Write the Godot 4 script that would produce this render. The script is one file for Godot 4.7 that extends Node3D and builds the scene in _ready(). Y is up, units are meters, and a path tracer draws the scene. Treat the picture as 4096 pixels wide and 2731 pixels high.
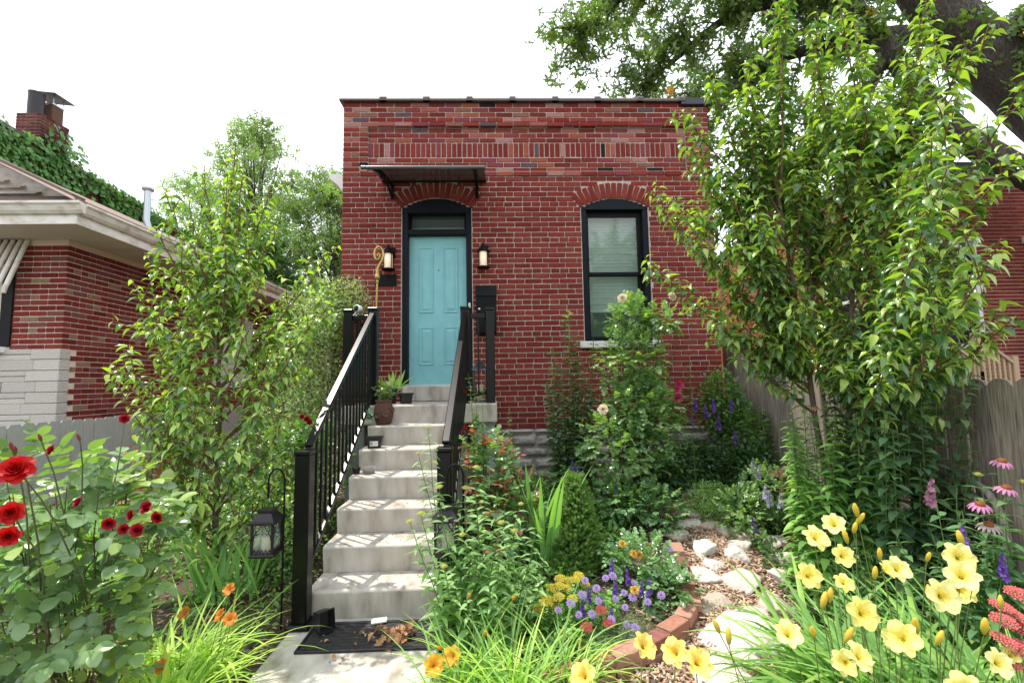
extends Node3D

# ---------- mesh collector ----------
class MB:
	var v := PackedVector3Array()
	var n := PackedVector3Array()
	var c := PackedColorArray()
	var ix := PackedInt32Array()
	var col := Color(1, 1, 1)
	func quad(a: Vector3, b: Vector3, cc: Vector3, d: Vector3) -> void:
		var nn := (b - a).cross(cc - a)
		if nn.length_squared() < 1e-16:
			nn = (cc - a).cross(d - a)
		nn = nn.normalized()
		var k := v.size()
		v.append(a); v.append(b); v.append(cc); v.append(d)
		for i in 4:
			n.append(nn); c.append(col)
		ix.append(k); ix.append(k + 2); ix.append(k + 1); ix.append(k); ix.append(k + 3); ix.append(k + 2)
	func tri(a: Vector3, b: Vector3, cc: Vector3) -> void:
		var nn := (b - a).cross(cc - a).normalized()
		var k := v.size()
		v.append(a); v.append(b); v.append(cc)
		for i in 3:
			n.append(nn); c.append(col)
		ix.append(k); ix.append(k + 2); ix.append(k + 1)
	func box(p: Vector3, s: Vector3, b := Basis()) -> void:
		var h := s * 0.5
		var q := []
		for i in 8:
			q.append(p + b * Vector3(h.x if i & 1 else -h.x, h.y if i & 2 else -h.y, h.z if i & 4 else -h.z))
		quad(q[4], q[5], q[7], q[6]); quad(q[1], q[0], q[2], q[3]); quad(q[5], q[1], q[3], q[7])
		quad(q[0], q[4], q[6], q[2]); quad(q[6], q[7], q[3], q[2]); quad(q[0], q[1], q[5], q[4])
	func span(lo: Vector3, hi: Vector3) -> void:
		box((lo + hi) * 0.5, hi - lo)
	func cbox(p: Vector3, s: Vector3, e: float, b := Basis()) -> void: # chamfered box
		var h := s * 0.5
		var P := func(sx: float, sy: float, sz: float, ax: int) -> Vector3:
			var q := Vector3(sx * (h.x - e), sy * (h.y - e), sz * (h.z - e))
			q[ax] = [sx, sy, sz][ax] * h[ax]
			return p + b * q
		for ax in 3:
			var u := (ax + 1) % 3
			var w := (ax + 2) % 3
			for sg: float in [-1.0, 1.0]:
				var r := []
				for k in 4:
					var s3 := [0.0, 0.0, 0.0]
					s3[ax] = sg
					s3[u] = -1.0 if k == 0 or k == 3 else 1.0
					s3[w] = -1.0 if k < 2 else 1.0
					r.append(P.call(s3[0], s3[1], s3[2], ax))
				if sg > 0: quad(r[0], r[1], r[2], r[3])
				else: quad(r[3], r[2], r[1], r[0])
				for sg2: float in [-1.0, 1.0]: # edge between faces ax(sg) and u(sg2)
					var s4 := [0.0, 0.0, 0.0]
					s4[ax] = sg; s4[u] = sg2; s4[w] = -1.0
					var s5 := s4.duplicate(); s5[w] = 1.0
					var a: Vector3 = P.call(s4[0], s4[1], s4[2], ax)
					var a2: Vector3 = P.call(s5[0], s5[1], s5[2], ax)
					var d: Vector3 = P.call(s4[0], s4[1], s4[2], u)
					var d2: Vector3 = P.call(s5[0], s5[1], s5[2], u)
					if sg * sg2 > 0: quad(a, d, d2, a2)
					else: quad(a2, d2, d, a)
		for i in 8:
			var sx := 1.0 if i & 1 else -1.0
			var sy := 1.0 if i & 2 else -1.0
			var sz := 1.0 if i & 4 else -1.0
			var a: Vector3 = P.call(sx, sy, sz, 0)
			var d: Vector3 = P.call(sx, sy, sz, 1)
			var f: Vector3 = P.call(sx, sy, sz, 2)
			if sx * sy * sz > 0: tri(a, d, f)
			else: tri(a, f, d)
	func bar(a: Vector3, b: Vector3, w: float, h: float, e := 0.0, up := Vector3.UP) -> void: # rectangular bar from a to b
		var y := (b - a).normalized()
		var x := y.cross(up)
		if x.length() < 0.01: x = y.cross(Vector3.BACK)
		x = x.normalized()
		var bs := Basis(x, y, x.cross(y))
		if e > 0: cbox((a + b) * 0.5, Vector3(w, a.distance_to(b), h), e, bs)
		else: box((a + b) * 0.5, Vector3(w, a.distance_to(b), h), bs)
	func tube(pts: PackedVector3Array, rad: PackedFloat32Array, sides: int, cap := true) -> void:
		var m := pts.size()
		var t := (pts[1] - pts[0]).normalized()
		var x := t.cross(Vector3.UP if absf(t.y) < 0.9 else Vector3.RIGHT).normalized()
		var k0 := v.size()
		for i in m:
			var t2 := (pts[mini(i + 1, m - 1)] - pts[maxi(i - 1, 0)]).normalized()
			x = (x - t2 * x.dot(t2)).normalized()
			var y := t2.cross(x)
			for s in sides:
				var a := TAU * s / sides
				var d := x * cos(a) + y * sin(a)
				v.append(pts[i] + d * rad[mini(i, rad.size() - 1)])
				n.append(d); c.append(col)
		for i in m - 1:
			for s in sides:
				var a := k0 + i * sides + s
				var b := k0 + i * sides + (s + 1) % sides
				ix.append(a); ix.append(a + sides); ix.append(b)
				ix.append(b); ix.append(a + sides); ix.append(b + sides)
		if cap:
			for e in 2:
				var kc := v.size()
				var at := (m - 1) * e
				v.append(pts[at]); n.append((pts[m - 1] - pts[m - 2]).normalized() if e else (pts[0] - pts[1]).normalized()); c.append(col)
				for s in sides:
					v.append(v[k0 + at * sides + s]); n.append(n[kc]); c.append(col)
				for s in sides:
					var p := kc + 1 + s
					var q := kc + 1 + (s + 1) % sides
					if e: ix.append(kc); ix.append(q); ix.append(p)
					else: ix.append(kc); ix.append(p); ix.append(q)
	func lathe(prof: Array, segs: int, xf := Transform3D()) -> void: # prof: [r, y] pairs, bottom to top, smooth
		var k0 := v.size()
		var m := prof.size()
		for i in m:
			var a: Array = prof[maxi(i - 1, 0)]
			var b: Array = prof[mini(i + 1, m - 1)]
			var tn := Vector2(b[0] - a[0], b[1] - a[1])
			var nr := Vector2(tn.y, -tn.x).normalized()
			for s in segs:
				var an := TAU * s / segs
				v.append(xf * Vector3(cos(an) * prof[i][0], prof[i][1], sin(an) * prof[i][0]))
				n.append((xf.basis * Vector3(cos(an) * nr.x, nr.y, sin(an) * nr.x)).normalized()); c.append(col)
		for i in m - 1:
			for s in segs:
				var a := k0 + i * segs + s
				var b := k0 + i * segs + (s + 1) % segs
				ix.append(a); ix.append(b); ix.append(a + segs)
				ix.append(b); ix.append(b + segs); ix.append(a + segs)
	func grid(f: Callable, nu: int, nv: int) -> void: # smooth patch f(u,v)
		var k0 := v.size()
		for j in nv + 1:
			for i in nu + 1:
				v.append(f.call(float(i) / nu, float(j) / nv)); n.append(Vector3.ZERO); c.append(col)
		for j in nv:
			for i in nu:
				var a := k0 + j * (nu + 1) + i
				var b := a + nu + 1
				for t: Array in [[a, a + 1, b + 1], [a, b + 1, b]]:
					var nn := (v[t[1]] - v[t[0]]).cross(v[t[2]] - v[t[0]])
					for q: int in t: n[q] += nn
					ix.append(t[0]); ix.append(t[2]); ix.append(t[1])
		for i in range(k0, v.size()):
			n[i] = n[i].normalized() if n[i].length_squared() > 0 else Vector3.UP
	func extrude(poly: PackedVector2Array, depth: float, xf := Transform3D()) -> void: # polygon in xy (any winding), from z 0 to depth
		var pl := poly.duplicate()
		if Geometry2D.is_polygon_clockwise(pl): pl.reverse()
		var t := Geometry2D.triangulate_polygon(pl)
		var m := pl.size()
		for e in 2:
			var z := depth * e
			for i in range(0, t.size(), 3):
				var A := xf * Vector3(pl[t[i]].x, pl[t[i]].y, z)
				var B := xf * Vector3(pl[t[i + 1]].x, pl[t[i + 1]].y, z)
				var D := xf * Vector3(pl[t[i + 2]].x, pl[t[i + 2]].y, z)
				var up := (B - A).cross(D - A).dot(xf.basis.z) > 0
				if up == (e == 1): tri(A, B, D)
				else: tri(A, D, B)
		for i in m:
			var p := pl[i]
			var q := pl[(i + 1) % m]
			quad(xf * Vector3(p.x, p.y, 0), xf * Vector3(q.x, q.y, 0), xf * Vector3(q.x, q.y, depth), xf * Vector3(p.x, p.y, depth))
	func add(o: MB, xf: Transform3D, tint := Color(1, 1, 1)) -> void:
		var k := v.size()
		for i in o.v.size():
			v.append(xf * o.v[i]); n.append((xf.basis * o.n[i]).normalized()); c.append(o.c[i] * tint)
		for i in o.ix: ix.append(i + k)
	func mesh() -> ArrayMesh:
		var a := []
		a.resize(Mesh.ARRAY_MAX)
		a[Mesh.ARRAY_VERTEX] = v; a[Mesh.ARRAY_NORMAL] = n; a[Mesh.ARRAY_COLOR] = c; a[Mesh.ARRAY_INDEX] = ix
		var m := ArrayMesh.new()
		m.add_surface_from_arrays(Mesh.PRIMITIVE_TRIANGLES, a)
		return m

var M := {}
var rng := RandomNumberGenerator.new()
var used := {}
const CAM := Vector3(1.966, 1.560, 5.770)

func rf(a: float, b: float) -> float: return rng.randf_range(a, b)
func lin(r: float, g: float, b: float) -> Color: return Color(r, g, b).linear_to_srgb()
func rdir() -> Vector3:
	var z := rf(-1, 1)
	var a := rf(0, TAU)
	var r := sqrt(1 - z * z)
	return Vector3(r * cos(a), z, r * sin(a))
func ground(x: float, z: float) -> float:
	var s := clampf((2.6 - z) / 2.6, 0.0, 1.0)
	return 0.40 * s + 0.012 * sin(x * 3.1 + z * 1.7) * s

func noise_tex(sd: int, freq: float, stops: Array, octaves := 4, kind := FastNoiseLite.TYPE_SIMPLEX_SMOOTH, size := 512, stretch := 1.0) -> NoiseTexture2D:
	var f := FastNoiseLite.new()
	f.seed = sd; f.frequency = freq; f.noise_type = kind
	f.fractal_octaves = octaves
	if octaves <= 1: f.fractal_type = FastNoiseLite.FRACTAL_NONE
	if kind == FastNoiseLite.TYPE_CELLULAR:
		f.cellular_return_type = FastNoiseLite.RETURN_CELL_VALUE
		f.cellular_jitter = 1.0
	var t := NoiseTexture2D.new()
	t.width = size; t.height = int(size * stretch); t.seamless = true; t.noise = f
	t.generate_mipmaps = false
	if stops:
		var g := Gradient.new()
		var off := PackedFloat32Array()
		var cs := PackedColorArray()
		for s: Array in stops:
			off.append(s[0]); cs.append(s[1])
		g.offsets = off; g.colors = cs
		t.color_ramp = g
	return t
func mat(called: String, col: Color, rough := 0.8, metal := 0.0, vcol := false) -> StandardMaterial3D:
	var m := StandardMaterial3D.new()
	m.resource_name = called
	m.albedo_color = col; m.roughness = rough; m.metallic = metal
	m.vertex_color_use_as_albedo = vcol
	M[called] = m
	return m
func tri_tex(m: StandardMaterial3D, t: Texture2D, scale: Vector3, bump: Texture2D = null, cm := 0.2) -> void:
	m.albedo_texture = t
	m.uv1_triplanar = true; m.uv1_world_triplanar = true; m.uv1_scale = scale
	if bump:
		m.heightmap_enabled = true; m.heightmap_texture = bump; m.heightmap_scale = cm

# ---------- naming ----------
func numbered(called: String) -> String:
	var k: int = used.get(called, 0)
	used[called] = k + 1
	return called if k == 0 else "%s_%03d" % [called, k]
func tag(o: Node, label: String, category := "", group := "", kind := "") -> Node:
	if label: o.set_meta("label", label)
	if category: o.set_meta("category", category)
	if group: o.set_meta("group", group)
	if kind: o.set_meta("kind", kind)
	return o
func thing(called: String, label: String, category: String, at := Vector3.ZERO, group := "") -> Node3D:
	var o := Node3D.new()
	o.name = numbered(called)
	add_child(o)
	o.position = at
	tag(o, label, category, group)
	return o
func part(called: String, mesh: Variant, m: Material, parent: Node, xf := Transform3D()) -> MeshInstance3D:
	var o := MeshInstance3D.new()
	o.name = called if parent != self else numbered(called)
	var me: Mesh = mesh.mesh() if mesh is MB else mesh
	o.mesh = me
	o.material_override = m
	o.transform = xf
	parent.add_child(o, true)
	return o
func local(parent: Node3D, xf: Transform3D) -> Transform3D: # world placement -> inside a thing that is only moved
	return Transform3D(xf.basis, xf.origin - parent.position)
func many(called: String, mesh: Mesh, m: Material, parent: Node, xfs: Array, cols: PackedColorArray) -> MultiMeshInstance3D:
	var mm := MultiMesh.new()
	mm.transform_format = MultiMesh.TRANSFORM_3D
	mm.use_colors = true
	mm.mesh = mesh
	mm.instance_count = xfs.size()
	for i in xfs.size():
		mm.set_instance_transform(i, xfs[i])
		mm.set_instance_color(i, cols[i])
	var o := MultiMeshInstance3D.new()
	o.name = called if parent != self else numbered(called)
	o.multimesh = mm
	o.material_override = m
	parent.add_child(o, true)
	return o
func frame(dir: Vector3, up: Vector3) -> Basis: # y along dir, z towards up
	var y := dir.normalized()
	var z := up - y * up.dot(y)
	if z.length() < 0.01: z = Vector3(0.3, 0.2, 0.9) - y * y.dot(Vector3(0.3, 0.2, 0.9))
	z = z.normalized()
	return Basis(y.cross(z), y, z)

func _ready() -> void:
	rng.seed = 20240611
	setup_camera_and_light()
	make_materials()
	build_setting()
	build_brick_house()
	build_entry()
	build_neighbours()
	build_fences()
	build_trees()
	build_garden()
	build_small_things()

func setup_camera_and_light() -> void:
	var cam := Camera3D.new()
	cam.name = "camera"
	cam.fov = 73.25
	cam.near = 0.05
	cam.far = 600.0
	cam.transform = Transform3D(Basis.from_euler(Vector3(deg_to_rad(5.045), deg_to_rad(-1.813), deg_to_rad(-0.999)), EULER_ORDER_YXZ), CAM)
	add_child(cam)
	cam.current = true
	var e := Environment.new()
	e.background_mode = Environment.BG_SKY
	var sm := ProceduralSkyMaterial.new()
	sm.sky_top_color = lin(0.86, 0.91, 0.97)
	sm.sky_horizon_color = lin(0.97, 0.97, 0.97)
	sm.ground_horizon_color = lin(0.45, 0.44, 0.42)
	sm.ground_bottom_color = lin(0.2, 0.19, 0.17)
	sm.sky_curve = 0.15
	sm.sky_energy_multiplier = 1.3
	sm.sun_angle_max = 8.0
	var sky := Sky.new()
	sky.sky_material = sm
	e.sky = sky
	e.tonemap_mode = Environment.TONE_MAPPER_LINEAR
	e.tonemap_exposure = 1.24
	e.sdfgi_enabled = true; e.ssao_enabled = true; e.ssil_enabled = true
	var we := WorldEnvironment.new()
	we.name = "surroundings"
	we.environment = e
	add_child(we)
	var sun := DirectionalLight3D.new()
	sun.name = "sun"
	sun.light_energy = 1.4
	sun.light_color = Color(1.0, 0.965, 0.91)
	sun.light_angular_distance = 0.6
	sun.shadow_enabled = true
	add_child(sun)
	sun.look_at_from_position(Vector3.ZERO, Vector3(0.293, -0.930, 0.220), Vector3.UP)

func make_materials() -> void:
	var G := func(a: float) -> Color: return lin(a, a, a)
	var bump := noise_tex(5, 0.03, [], 5)
	var fine := noise_tex(6, 0.09, [], 3)
	var m: StandardMaterial3D
	# concrete of steps and walk
	m = mat("concrete", Color.WHITE, 0.9)
	tri_tex(m, noise_tex(11, 0.006, [[0.0, lin(0.24, 0.205, 0.17)], [0.3, lin(0.40, 0.36, 0.315)], [0.55, lin(0.49, 0.45, 0.405)], [1.0, lin(0.60, 0.56, 0.515)]], 6), Vector3(1.7, 0.55, 1.1), fine, 0.12)
	m = mat("grey_pillar", lin(0.33, 0.36, 0.37), 0.7)
	m = mat("mulch", Color.WHITE, 0.95)
	tri_tex(m, noise_tex(12, 0.055, [[0.0, lin(0.055, 0.035, 0.024)], [0.4, lin(0.15, 0.095, 0.06)], [0.7, lin(0.26, 0.175, 0.115)], [1.0, lin(0.42, 0.31, 0.22)]], 3, FastNoiseLite.TYPE_CELLULAR), Vector3(1.6, 1.6, 1.6), noise_tex(13, 0.055, [], 2, FastNoiseLite.TYPE_CELLULAR), 1.2)
	m = mat("soil", Color.WHITE, 0.97)
	tri_tex(m, noise_tex(14, 0.04, [[0.0, lin(0.035, 0.025, 0.017)], [0.5, lin(0.085, 0.06, 0.04)], [1.0, lin(0.17, 0.125, 0.085)]], 5), Vector3(1.1, 1.1, 1.1), bump, 1.5)
	m = mat("asphalt", lin(0.06, 0.06, 0.06), 0.95)
	# masonry
	m = mat("brick", Color.WHITE, 0.92, 0.0, true)
	m.metallic_specular = 0.2
	tri_tex(m, noise_tex(21, 0.02, [[0.0, G.call(0.62)], [0.5, G.call(0.86)], [1.0, G.call(1.0)]], 6), Vector3(2.2, 2.2, 2.2), fine, 0.15)
	m = mat("mortar", Color.WHITE, 0.95)
	tri_tex(m, noise_tex(22, 0.03, [[0.0, lin(0.33, 0.275, 0.24)], [0.5, lin(0.46, 0.39, 0.345)], [1.0, lin(0.58, 0.50, 0.45)]], 4), Vector3(1.5, 1.5, 1.5), fine, 0.2)
	m = mat("pale_mortar", lin(0.66, 0.57, 0.47), 0.95)
	m = mat("limestone", Color.WHITE, 0.92, 0.0, true)
	tri_tex(m, noise_tex(23, 0.025, [[0.0, G.call(0.55)], [0.5, G.call(0.85)], [1.0, G.call(1.0)]], 6), Vector3(2.0, 2.0, 2.0), bump, 1.0)
	m = mat("veneer_stone", Color.WHITE, 0.92, 0.0, true)
	tri_tex(m, noise_tex(24, 0.04, [[0.0, G.call(0.8)], [1.0, G.call(1.0)]], 4), Vector3(2.0, 2.0, 2.0), bump, 0.5)
	m = mat("clay_coping", Color.WHITE, 0.6)
	tri_tex(m, noise_tex(25, 0.03, [[0.0, lin(0.045, 0.036, 0.033)], [1.0, lin(0.12, 0.095, 0.085)]], 4), Vector3(2, 2, 2))
	m = mat("flashing_blue", lin(0.018, 0.024, 0.04), 0.45)
	# joinery
	m = mat("navy_frame", lin(0.008, 0.010, 0.016), 0.5)
	m.metallic_specular = 0.25
	m = mat("black_sash", lin(0.008, 0.008, 0.009), 0.45)
	m.metallic_specular = 0.25
	m = mat("teal_paint", Color.WHITE, 0.5)
	tri_tex(m, noise_tex(26, 0.01, [[0.0, lin(0.19, 0.46, 0.52)], [1.0, lin(0.23, 0.53, 0.58)]], 3), Vector3(1, 1, 1))
	m = mat("window_glass", Color(0.5, 0.62, 0.58, 0.12), 0.03)
	m.transparency = BaseMaterial3D.TRANSPARENCY_ALPHA
	m.metallic_specular = 0.85
	m = mat("blind", lin(0.36, 0.46, 0.40), 0.7)
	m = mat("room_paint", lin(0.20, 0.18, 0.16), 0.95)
	m = mat("white_paint", lin(0.74, 0.73, 0.70), 0.55)
	m = mat("sill_stone", lin(0.62, 0.62, 0.60), 0.85)
	m = mat("aluminium", lin(0.62, 0.63, 0.64), 0.35, 0.9)
	m = mat("dark_steel", lin(0.10, 0.11, 0.11), 0.25, 0.6)
	m = mat("black_iron", lin(0.004, 0.004, 0.0045), 0.30)
	m.metallic_specular = 0.4
	m = mat("matt_black", lin(0.006, 0.006, 0.0065), 0.5)
	m.metallic_specular = 0.25
	m = mat("smoked_panel", Color(0.30, 0.295, 0.31, 0.9), 0.25)
	m.transparency = BaseMaterial3D.TRANSPARENCY_ALPHA
	m = mat("bronze", lin(0.022, 0.018, 0.022), 0.45, 0.3)
	m = mat("gold", lin(0.42, 0.30, 0.10), 0.38, 0.85)
	m = mat("white_plastic", lin(0.75, 0.75, 0.74), 0.35)
	m = mat("black_plastic", lin(0.012, 0.012, 0.013), 0.4)
	m = mat("clear_plastic", Color(0.8, 0.8, 0.8, 0.2), 0.12)
	m.transparency = BaseMaterial3D.TRANSPARENCY_ALPHA
	m = mat("rubber", Color.WHITE, 0.8)
	tri_tex(m, noise_tex(27, 0.12, [[0.0, lin(0.012, 0.012, 0.013)], [0.62, lin(0.02, 0.02, 0.021)], [0.8, lin(0.10, 0.08, 0.06)], [1.0, lin(0.22, 0.17, 0.12)]], 3), Vector3(3, 3, 3), fine, 0.3)
	m = mat("terracotta", Color.WHITE, 0.8)
	tri_tex(m, noise_tex(28, 0.02, [[0.0, lin(0.045, 0.022, 0.016)], [0.6, lin(0.10, 0.045, 0.028)], [1.0, lin(0.24, 0.085, 0.035)]], 4), Vector3(3, 3, 3))
	m = mat("candle_wax", lin(0.72, 0.66, 0.48), 0.5)
	m.subsurf_scatter_enabled = true; m.subsurf_scatter_strength = 0.3
	m = mat("lantern_glass", Color(0.8, 0.85, 0.85, 0.1), 0.05)
	m.transparency = BaseMaterial3D.TRANSPARENCY_ALPHA
	m = mat("frosted_glass", lin(0.80, 0.76, 0.70), 0.4)
	m.emission_enabled = true; m.emission = Color(1.0, 0.72, 0.42); m.emission_energy_multiplier = 0.22
	# wood, roofs
	m = mat("grey_fence_paint", Color.WHITE, 0.8)
	tri_tex(m, noise_tex(31, 0.02, [[0.0, lin(0.33, 0.34, 0.325)], [1.0, lin(0.43, 0.44, 0.42)]], 4), Vector3(4, 0.6, 4), fine, 0.1)
	m = mat("weathered_wood", Color.WHITE, 0.9, 0.0, true)
	tri_tex(m, noise_tex(32, 0.03, [[0.0, lin(0.15, 0.125, 0.105)], [0.45, lin(0.29, 0.25, 0.22)], [1.0, lin(0.44, 0.39, 0.35)]], 5), Vector3(3.0, 0.22, 3.0), noise_tex(33, 0.05, [], 4), 0.25)
	m = mat("new_wood", lin(0.42, 0.30, 0.19), 0.8)
	m = mat("shingle", Color.WHITE, 0.95, 0.0, true)
	tri_tex(m, noise_tex(34, 0.08, [[0.0, lin(0.09, 0.062, 0.05)], [0.5, lin(0.19, 0.135, 0.11)], [1.0, lin(0.33, 0.25, 0.21)]], 4), Vector3(2, 2, 2))
	m = mat("dirty_white", Color.WHITE, 0.6)
	tri_tex(m, noise_tex(35, 0.012, [[0.0, lin(0.36, 0.29, 0.21)], [0.28, lin(0.62, 0.57, 0.49)], [0.6, lin(0.72, 0.70, 0.66)], [1.0, lin(0.78, 0.76, 0.73)]], 5), Vector3(0.7, 1.3, 0.7))
	m = mat("soffit", lin(0.66, 0.62, 0.55), 0.7)
	m = mat("galvanised", lin(0.42, 0.47, 0.50), 0.35, 0.8)
	m = mat("tar_roof", lin(0.05, 0.05, 0.05), 0.9)
	m = mat("bark", Color.WHITE, 0.95)
	tri_tex(m, noise_tex(36, 0.035, [[0.0, lin(0.028, 0.023, 0.020)], [0.5, lin(0.08, 0.065, 0.056)], [1.0, lin(0.18, 0.15, 0.13)]], 5), Vector3(1.6, 0.35, 1.6), noise_tex(37, 0.05, [], 4), 4.0)
	m = mat("twig", Color.WHITE, 0.8, 0.0, true)
	m = mat("stem", Color.WHITE, 0.65, 0.0, true)
	m.backlight_enabled = true; m.backlight = Color(0.3, 0.35, 0.2)
	# leaves: colour comes with each leaf
	m = mat("leaf", Color.WHITE, 0.30, 0.0, true)
	m.backlight_enabled = true; m.backlight = Color(0.93, 1.0, 0.52)
	m = mat("gloss_leaf", Color.WHITE, 0.2, 0.0, true)
	m.metallic_specular = 0.62
	m.backlight_enabled = true; m.backlight = Color(0.86, 0.92, 0.45)
	m = mat("matt_leaf", Color.WHITE, 0.5, 0.0, true)
	m.backlight_enabled = true; m.backlight = Color(0.93, 1.0, 0.52)
	m = mat("petal", Color.WHITE, 0.55, 0.0, true)
	m.backlight_enabled = true; m.backlight = Color(0.9, 0.9, 0.9)
	m = mat("flower_head", Color.WHITE, 0.8, 0.0, true)
	m = mat("fruit", Color.WHITE, 0.45, 0.0, true)
	m = mat("dead_leaf", Color.WHITE, 0.8, 0.0, true)
	m.backlight_enabled = true; m.backlight = Color(0.4, 0.35, 0.25)
	m = mat("chip", Color.WHITE, 0.9, 0.0, true)

func structure(o: Node, label: String) -> Node:
	return tag(o, label, "", "", "structure")

func build_setting() -> void:
	# ground, one sheet from the garden to the horizon
	var xs := []
	var zs := []
	for t: float in [-300, -120, -50, -25, -15, -11]: xs.append(t)
	var q := -9.0
	while q <= 12.0:
		xs.append(q); q += 0.15
	for t: float in [14, 18, 26, 50, 120, 300]: xs.append(t)
	for t: float in [-300, -120, -60, -35, -22]: zs.append(t)
	q = -16.0
	while q <= 7.4:
		zs.append(q); q += 0.15
	for t: float in [9, 12, 18, 30, 60, 120, 300]: zs.append(t)
	var mb := MB.new()
	var fn := FastNoiseLite.new()
	fn.seed = 3; fn.frequency = 1.3
	var nx := xs.size()
	for z: float in zs:
		for x: float in xs:
			var bumpy := 0.025 * fn.get_noise_2d(x * 2.0, z * 2.0) if absf(x) < 12 and absf(z) < 16 else 0.0
			# flat under steps and walk
			if x > 0.1 and x < 2.1 and z > -0.2 and z < 7.4: bumpy = -0.02
			mb.v.append(Vector3(x, ground(x, z) + bumpy, z)); mb.n.append(Vector3.ZERO); mb.c.append(Color.WHITE)
	for j in zs.size() - 1:
		for i in nx - 1:
			var a := j * nx + i
			var b := a + nx
			for t: Array in [[a, b, a + 1], [a + 1, b, b + 1]]:
				var nn := (mb.v[t[1]] - mb.v[t[0]]).cross(mb.v[t[2]] - mb.v[t[0]])
				for k: int in t: mb.n[k] += nn
				mb.ix.append(t[0]); mb.ix.append(t[2]); mb.ix.append(t[1])
	for i in mb.n.size(): mb.n[i] = mb.n[i].normalized()
	structure(part("ground", mb, M.soil, self), "dark garden soil sloping gently up to the brick house")
	# front walk: slabs with a joint
	var walk := Node3D.new()
	walk.name = "walk"
	add_child(walk)
	structure(walk, "pale concrete front walk leading to the steps")
	for k in 4:
		mb = MB.new()
		var z0 := 2.50 + k * 1.22
		mb.cbox(Vector3(1.10, -0.045, z0 + 0.605), Vector3(0.98, 0.10, 1.208), 0.008)
		part("slab", mb, M.concrete, walk)
	# wood-chip path on the right: chips as loose geometry over the soil
	var path_line := [Vector2(2.72, 4.0), Vector2(2.92, 3.45), Vector2(3.32, 2.9), Vector2(3.62, 2.3), Vector2(3.85, 1.85), Vector2(3.95, 1.3), Vector2(4.0, 0.7), Vector2(4.05, 0.15)]
	mb = MB.new()
	mb.grid(func(u: float, w: float) -> Vector3:
		var f := w * (path_line.size() - 1)
		var i := mini(int(f), path_line.size() - 2)
		var p: Vector2 = path_line[i].lerp(path_line[i + 1], f - i)
		var d: Vector2 = (path_line[i + 1] - path_line[i]).normalized()
		var half := lerpf(0.58, 0.26, w)
		var s := (u - 0.5) * 2.0 * half * (1.0 + 0.12 * sin(w * 31.0 + u * 3.0))
		p += Vector2(-d.y, d.x) * -s
		return Vector3(p.x, ground(p.x, p.y) + 0.032 - 0.03 * absf(u - 0.5) * 2.0, p.y), 10, 60)
	structure(part("path", mb, M.mulch, self), "wood chip path winding between stones to the house")
	var chip := MB.new()
	chip.cbox(Vector3.ZERO, Vector3(1, 0.22, 0.34), 0.08)
	var xf := []
	var cols := PackedColorArray()
	var tones := [Color(0.46, 0.31, 0.22), Color(0.30, 0.19, 0.13), Color(0.60, 0.46, 0.35), Color(0.17, 0.11, 0.08), Color(0.52, 0.36, 0.25)]
	for i in 12000:
		var f := rf(0, path_line.size() - 1.001)
		var k := int(f)
		var p: Vector2 = path_line[k].lerp(path_line[k + 1], f - k)
		p += Vector2(rng.randfn(0, 0.25), rng.randfn(0, 0.15))
		var s := rf(0.012, 0.042)
		xf.append(Transform3D(Basis.from_euler(Vector3(rf(-0.5, 0.5), rf(0, TAU), rf(-0.5, 0.5))).scaled_local(Vector3(s, s, s)), Vector3(p.x, ground(p.x, p.y) + rf(0.028, 0.045), p.y)))
		cols.append(tones[rng.randi() % 5])
	for i in 5200: # litter in the beds
		var p := Vector2(rf(-1.6, 0.6), rf(1.2, 4.2)) if i % 2 else Vector2(rf(2.0, 5.0), rf(0.2, 4.0))
		var s := rf(0.01, 0.035)
		xf.append(Transform3D(Basis.from_euler(Vector3(rf(-0.5, 0.5), rf(0, TAU), rf(-0.5, 0.5))).scaled_local(Vector3(s, s, s)), Vector3(p.x, ground(p.x, p.y) + rf(0.005, 0.03), p.y)))
		cols.append(tones[rng.randi() % 5] * 0.85)
	tag(many("mulch", chip.mesh(), M.chip, self, xf, cols), "loose brown wood chips scattered on path and beds", "mulch", "", "stuff")
	# street behind the camera
	mb = MB.new()
	mb.span(Vector3(-60, -0.2, 11), Vector3(60, 0.012, 19))
	structure(part("road", mb, M.asphalt, self), "asphalt street in front of the garden")

const CO := 0.0677
const HY := 0.985 # foundation top
const HW := 4.821
var unit_brick := {}

func brick_mesh(col: Color) -> ArrayMesh:
	if not unit_brick.has(col):
		var mb := MB.new()
		mb.col = col
		mb.cbox(Vector3.ZERO, Vector3.ONE, 0.05)
		unit_brick[col] = mb.mesh()
	return unit_brick[col]

# list entries: [Transform3D (unit box placed), Color]; the first n become parts, the rest one part
func lay_bricks(parent: Node3D, list: Array, n: int, m: Material, called := "brick", rest := "brickwork") -> void:
	var unit := MB.new()
	unit.cbox(Vector3.ZERO, Vector3.ONE, 0.05)
	var mb := MB.new()
	for i in list.size():
		if i < n: part(called, brick_mesh(list[i][1]), m, parent, list[i][0])
		else: mb.add(unit, list[i][0], list[i][1])
	if mb.v.size():
		tag(part(rest, mb, m, parent), "", "", "", "stuff")

func bx(x0: float, x1: float, y0: float, y1: float, zf: float, deep := 0.055) -> Transform3D: # brick whose face is at zf, in the wall facing +z
	return Transform3D(Basis().scaled(Vector3(x1 - x0, y1 - y0, deep)), Vector3((x0 + x1) * 0.5, (y0 + y1) * 0.5, zf - deep * 0.5))

func course_y(k: int) -> float: # bottom of course A(k), k counted from the top
	return HY + (62 - k) * CO

const OPEN := [[0.762, 1.652, 1.34, 3.81, 3.945], [3.078, 3.958, 2.055, 3.81, 3.93]] # x0 x1 y0 spring crown

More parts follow.
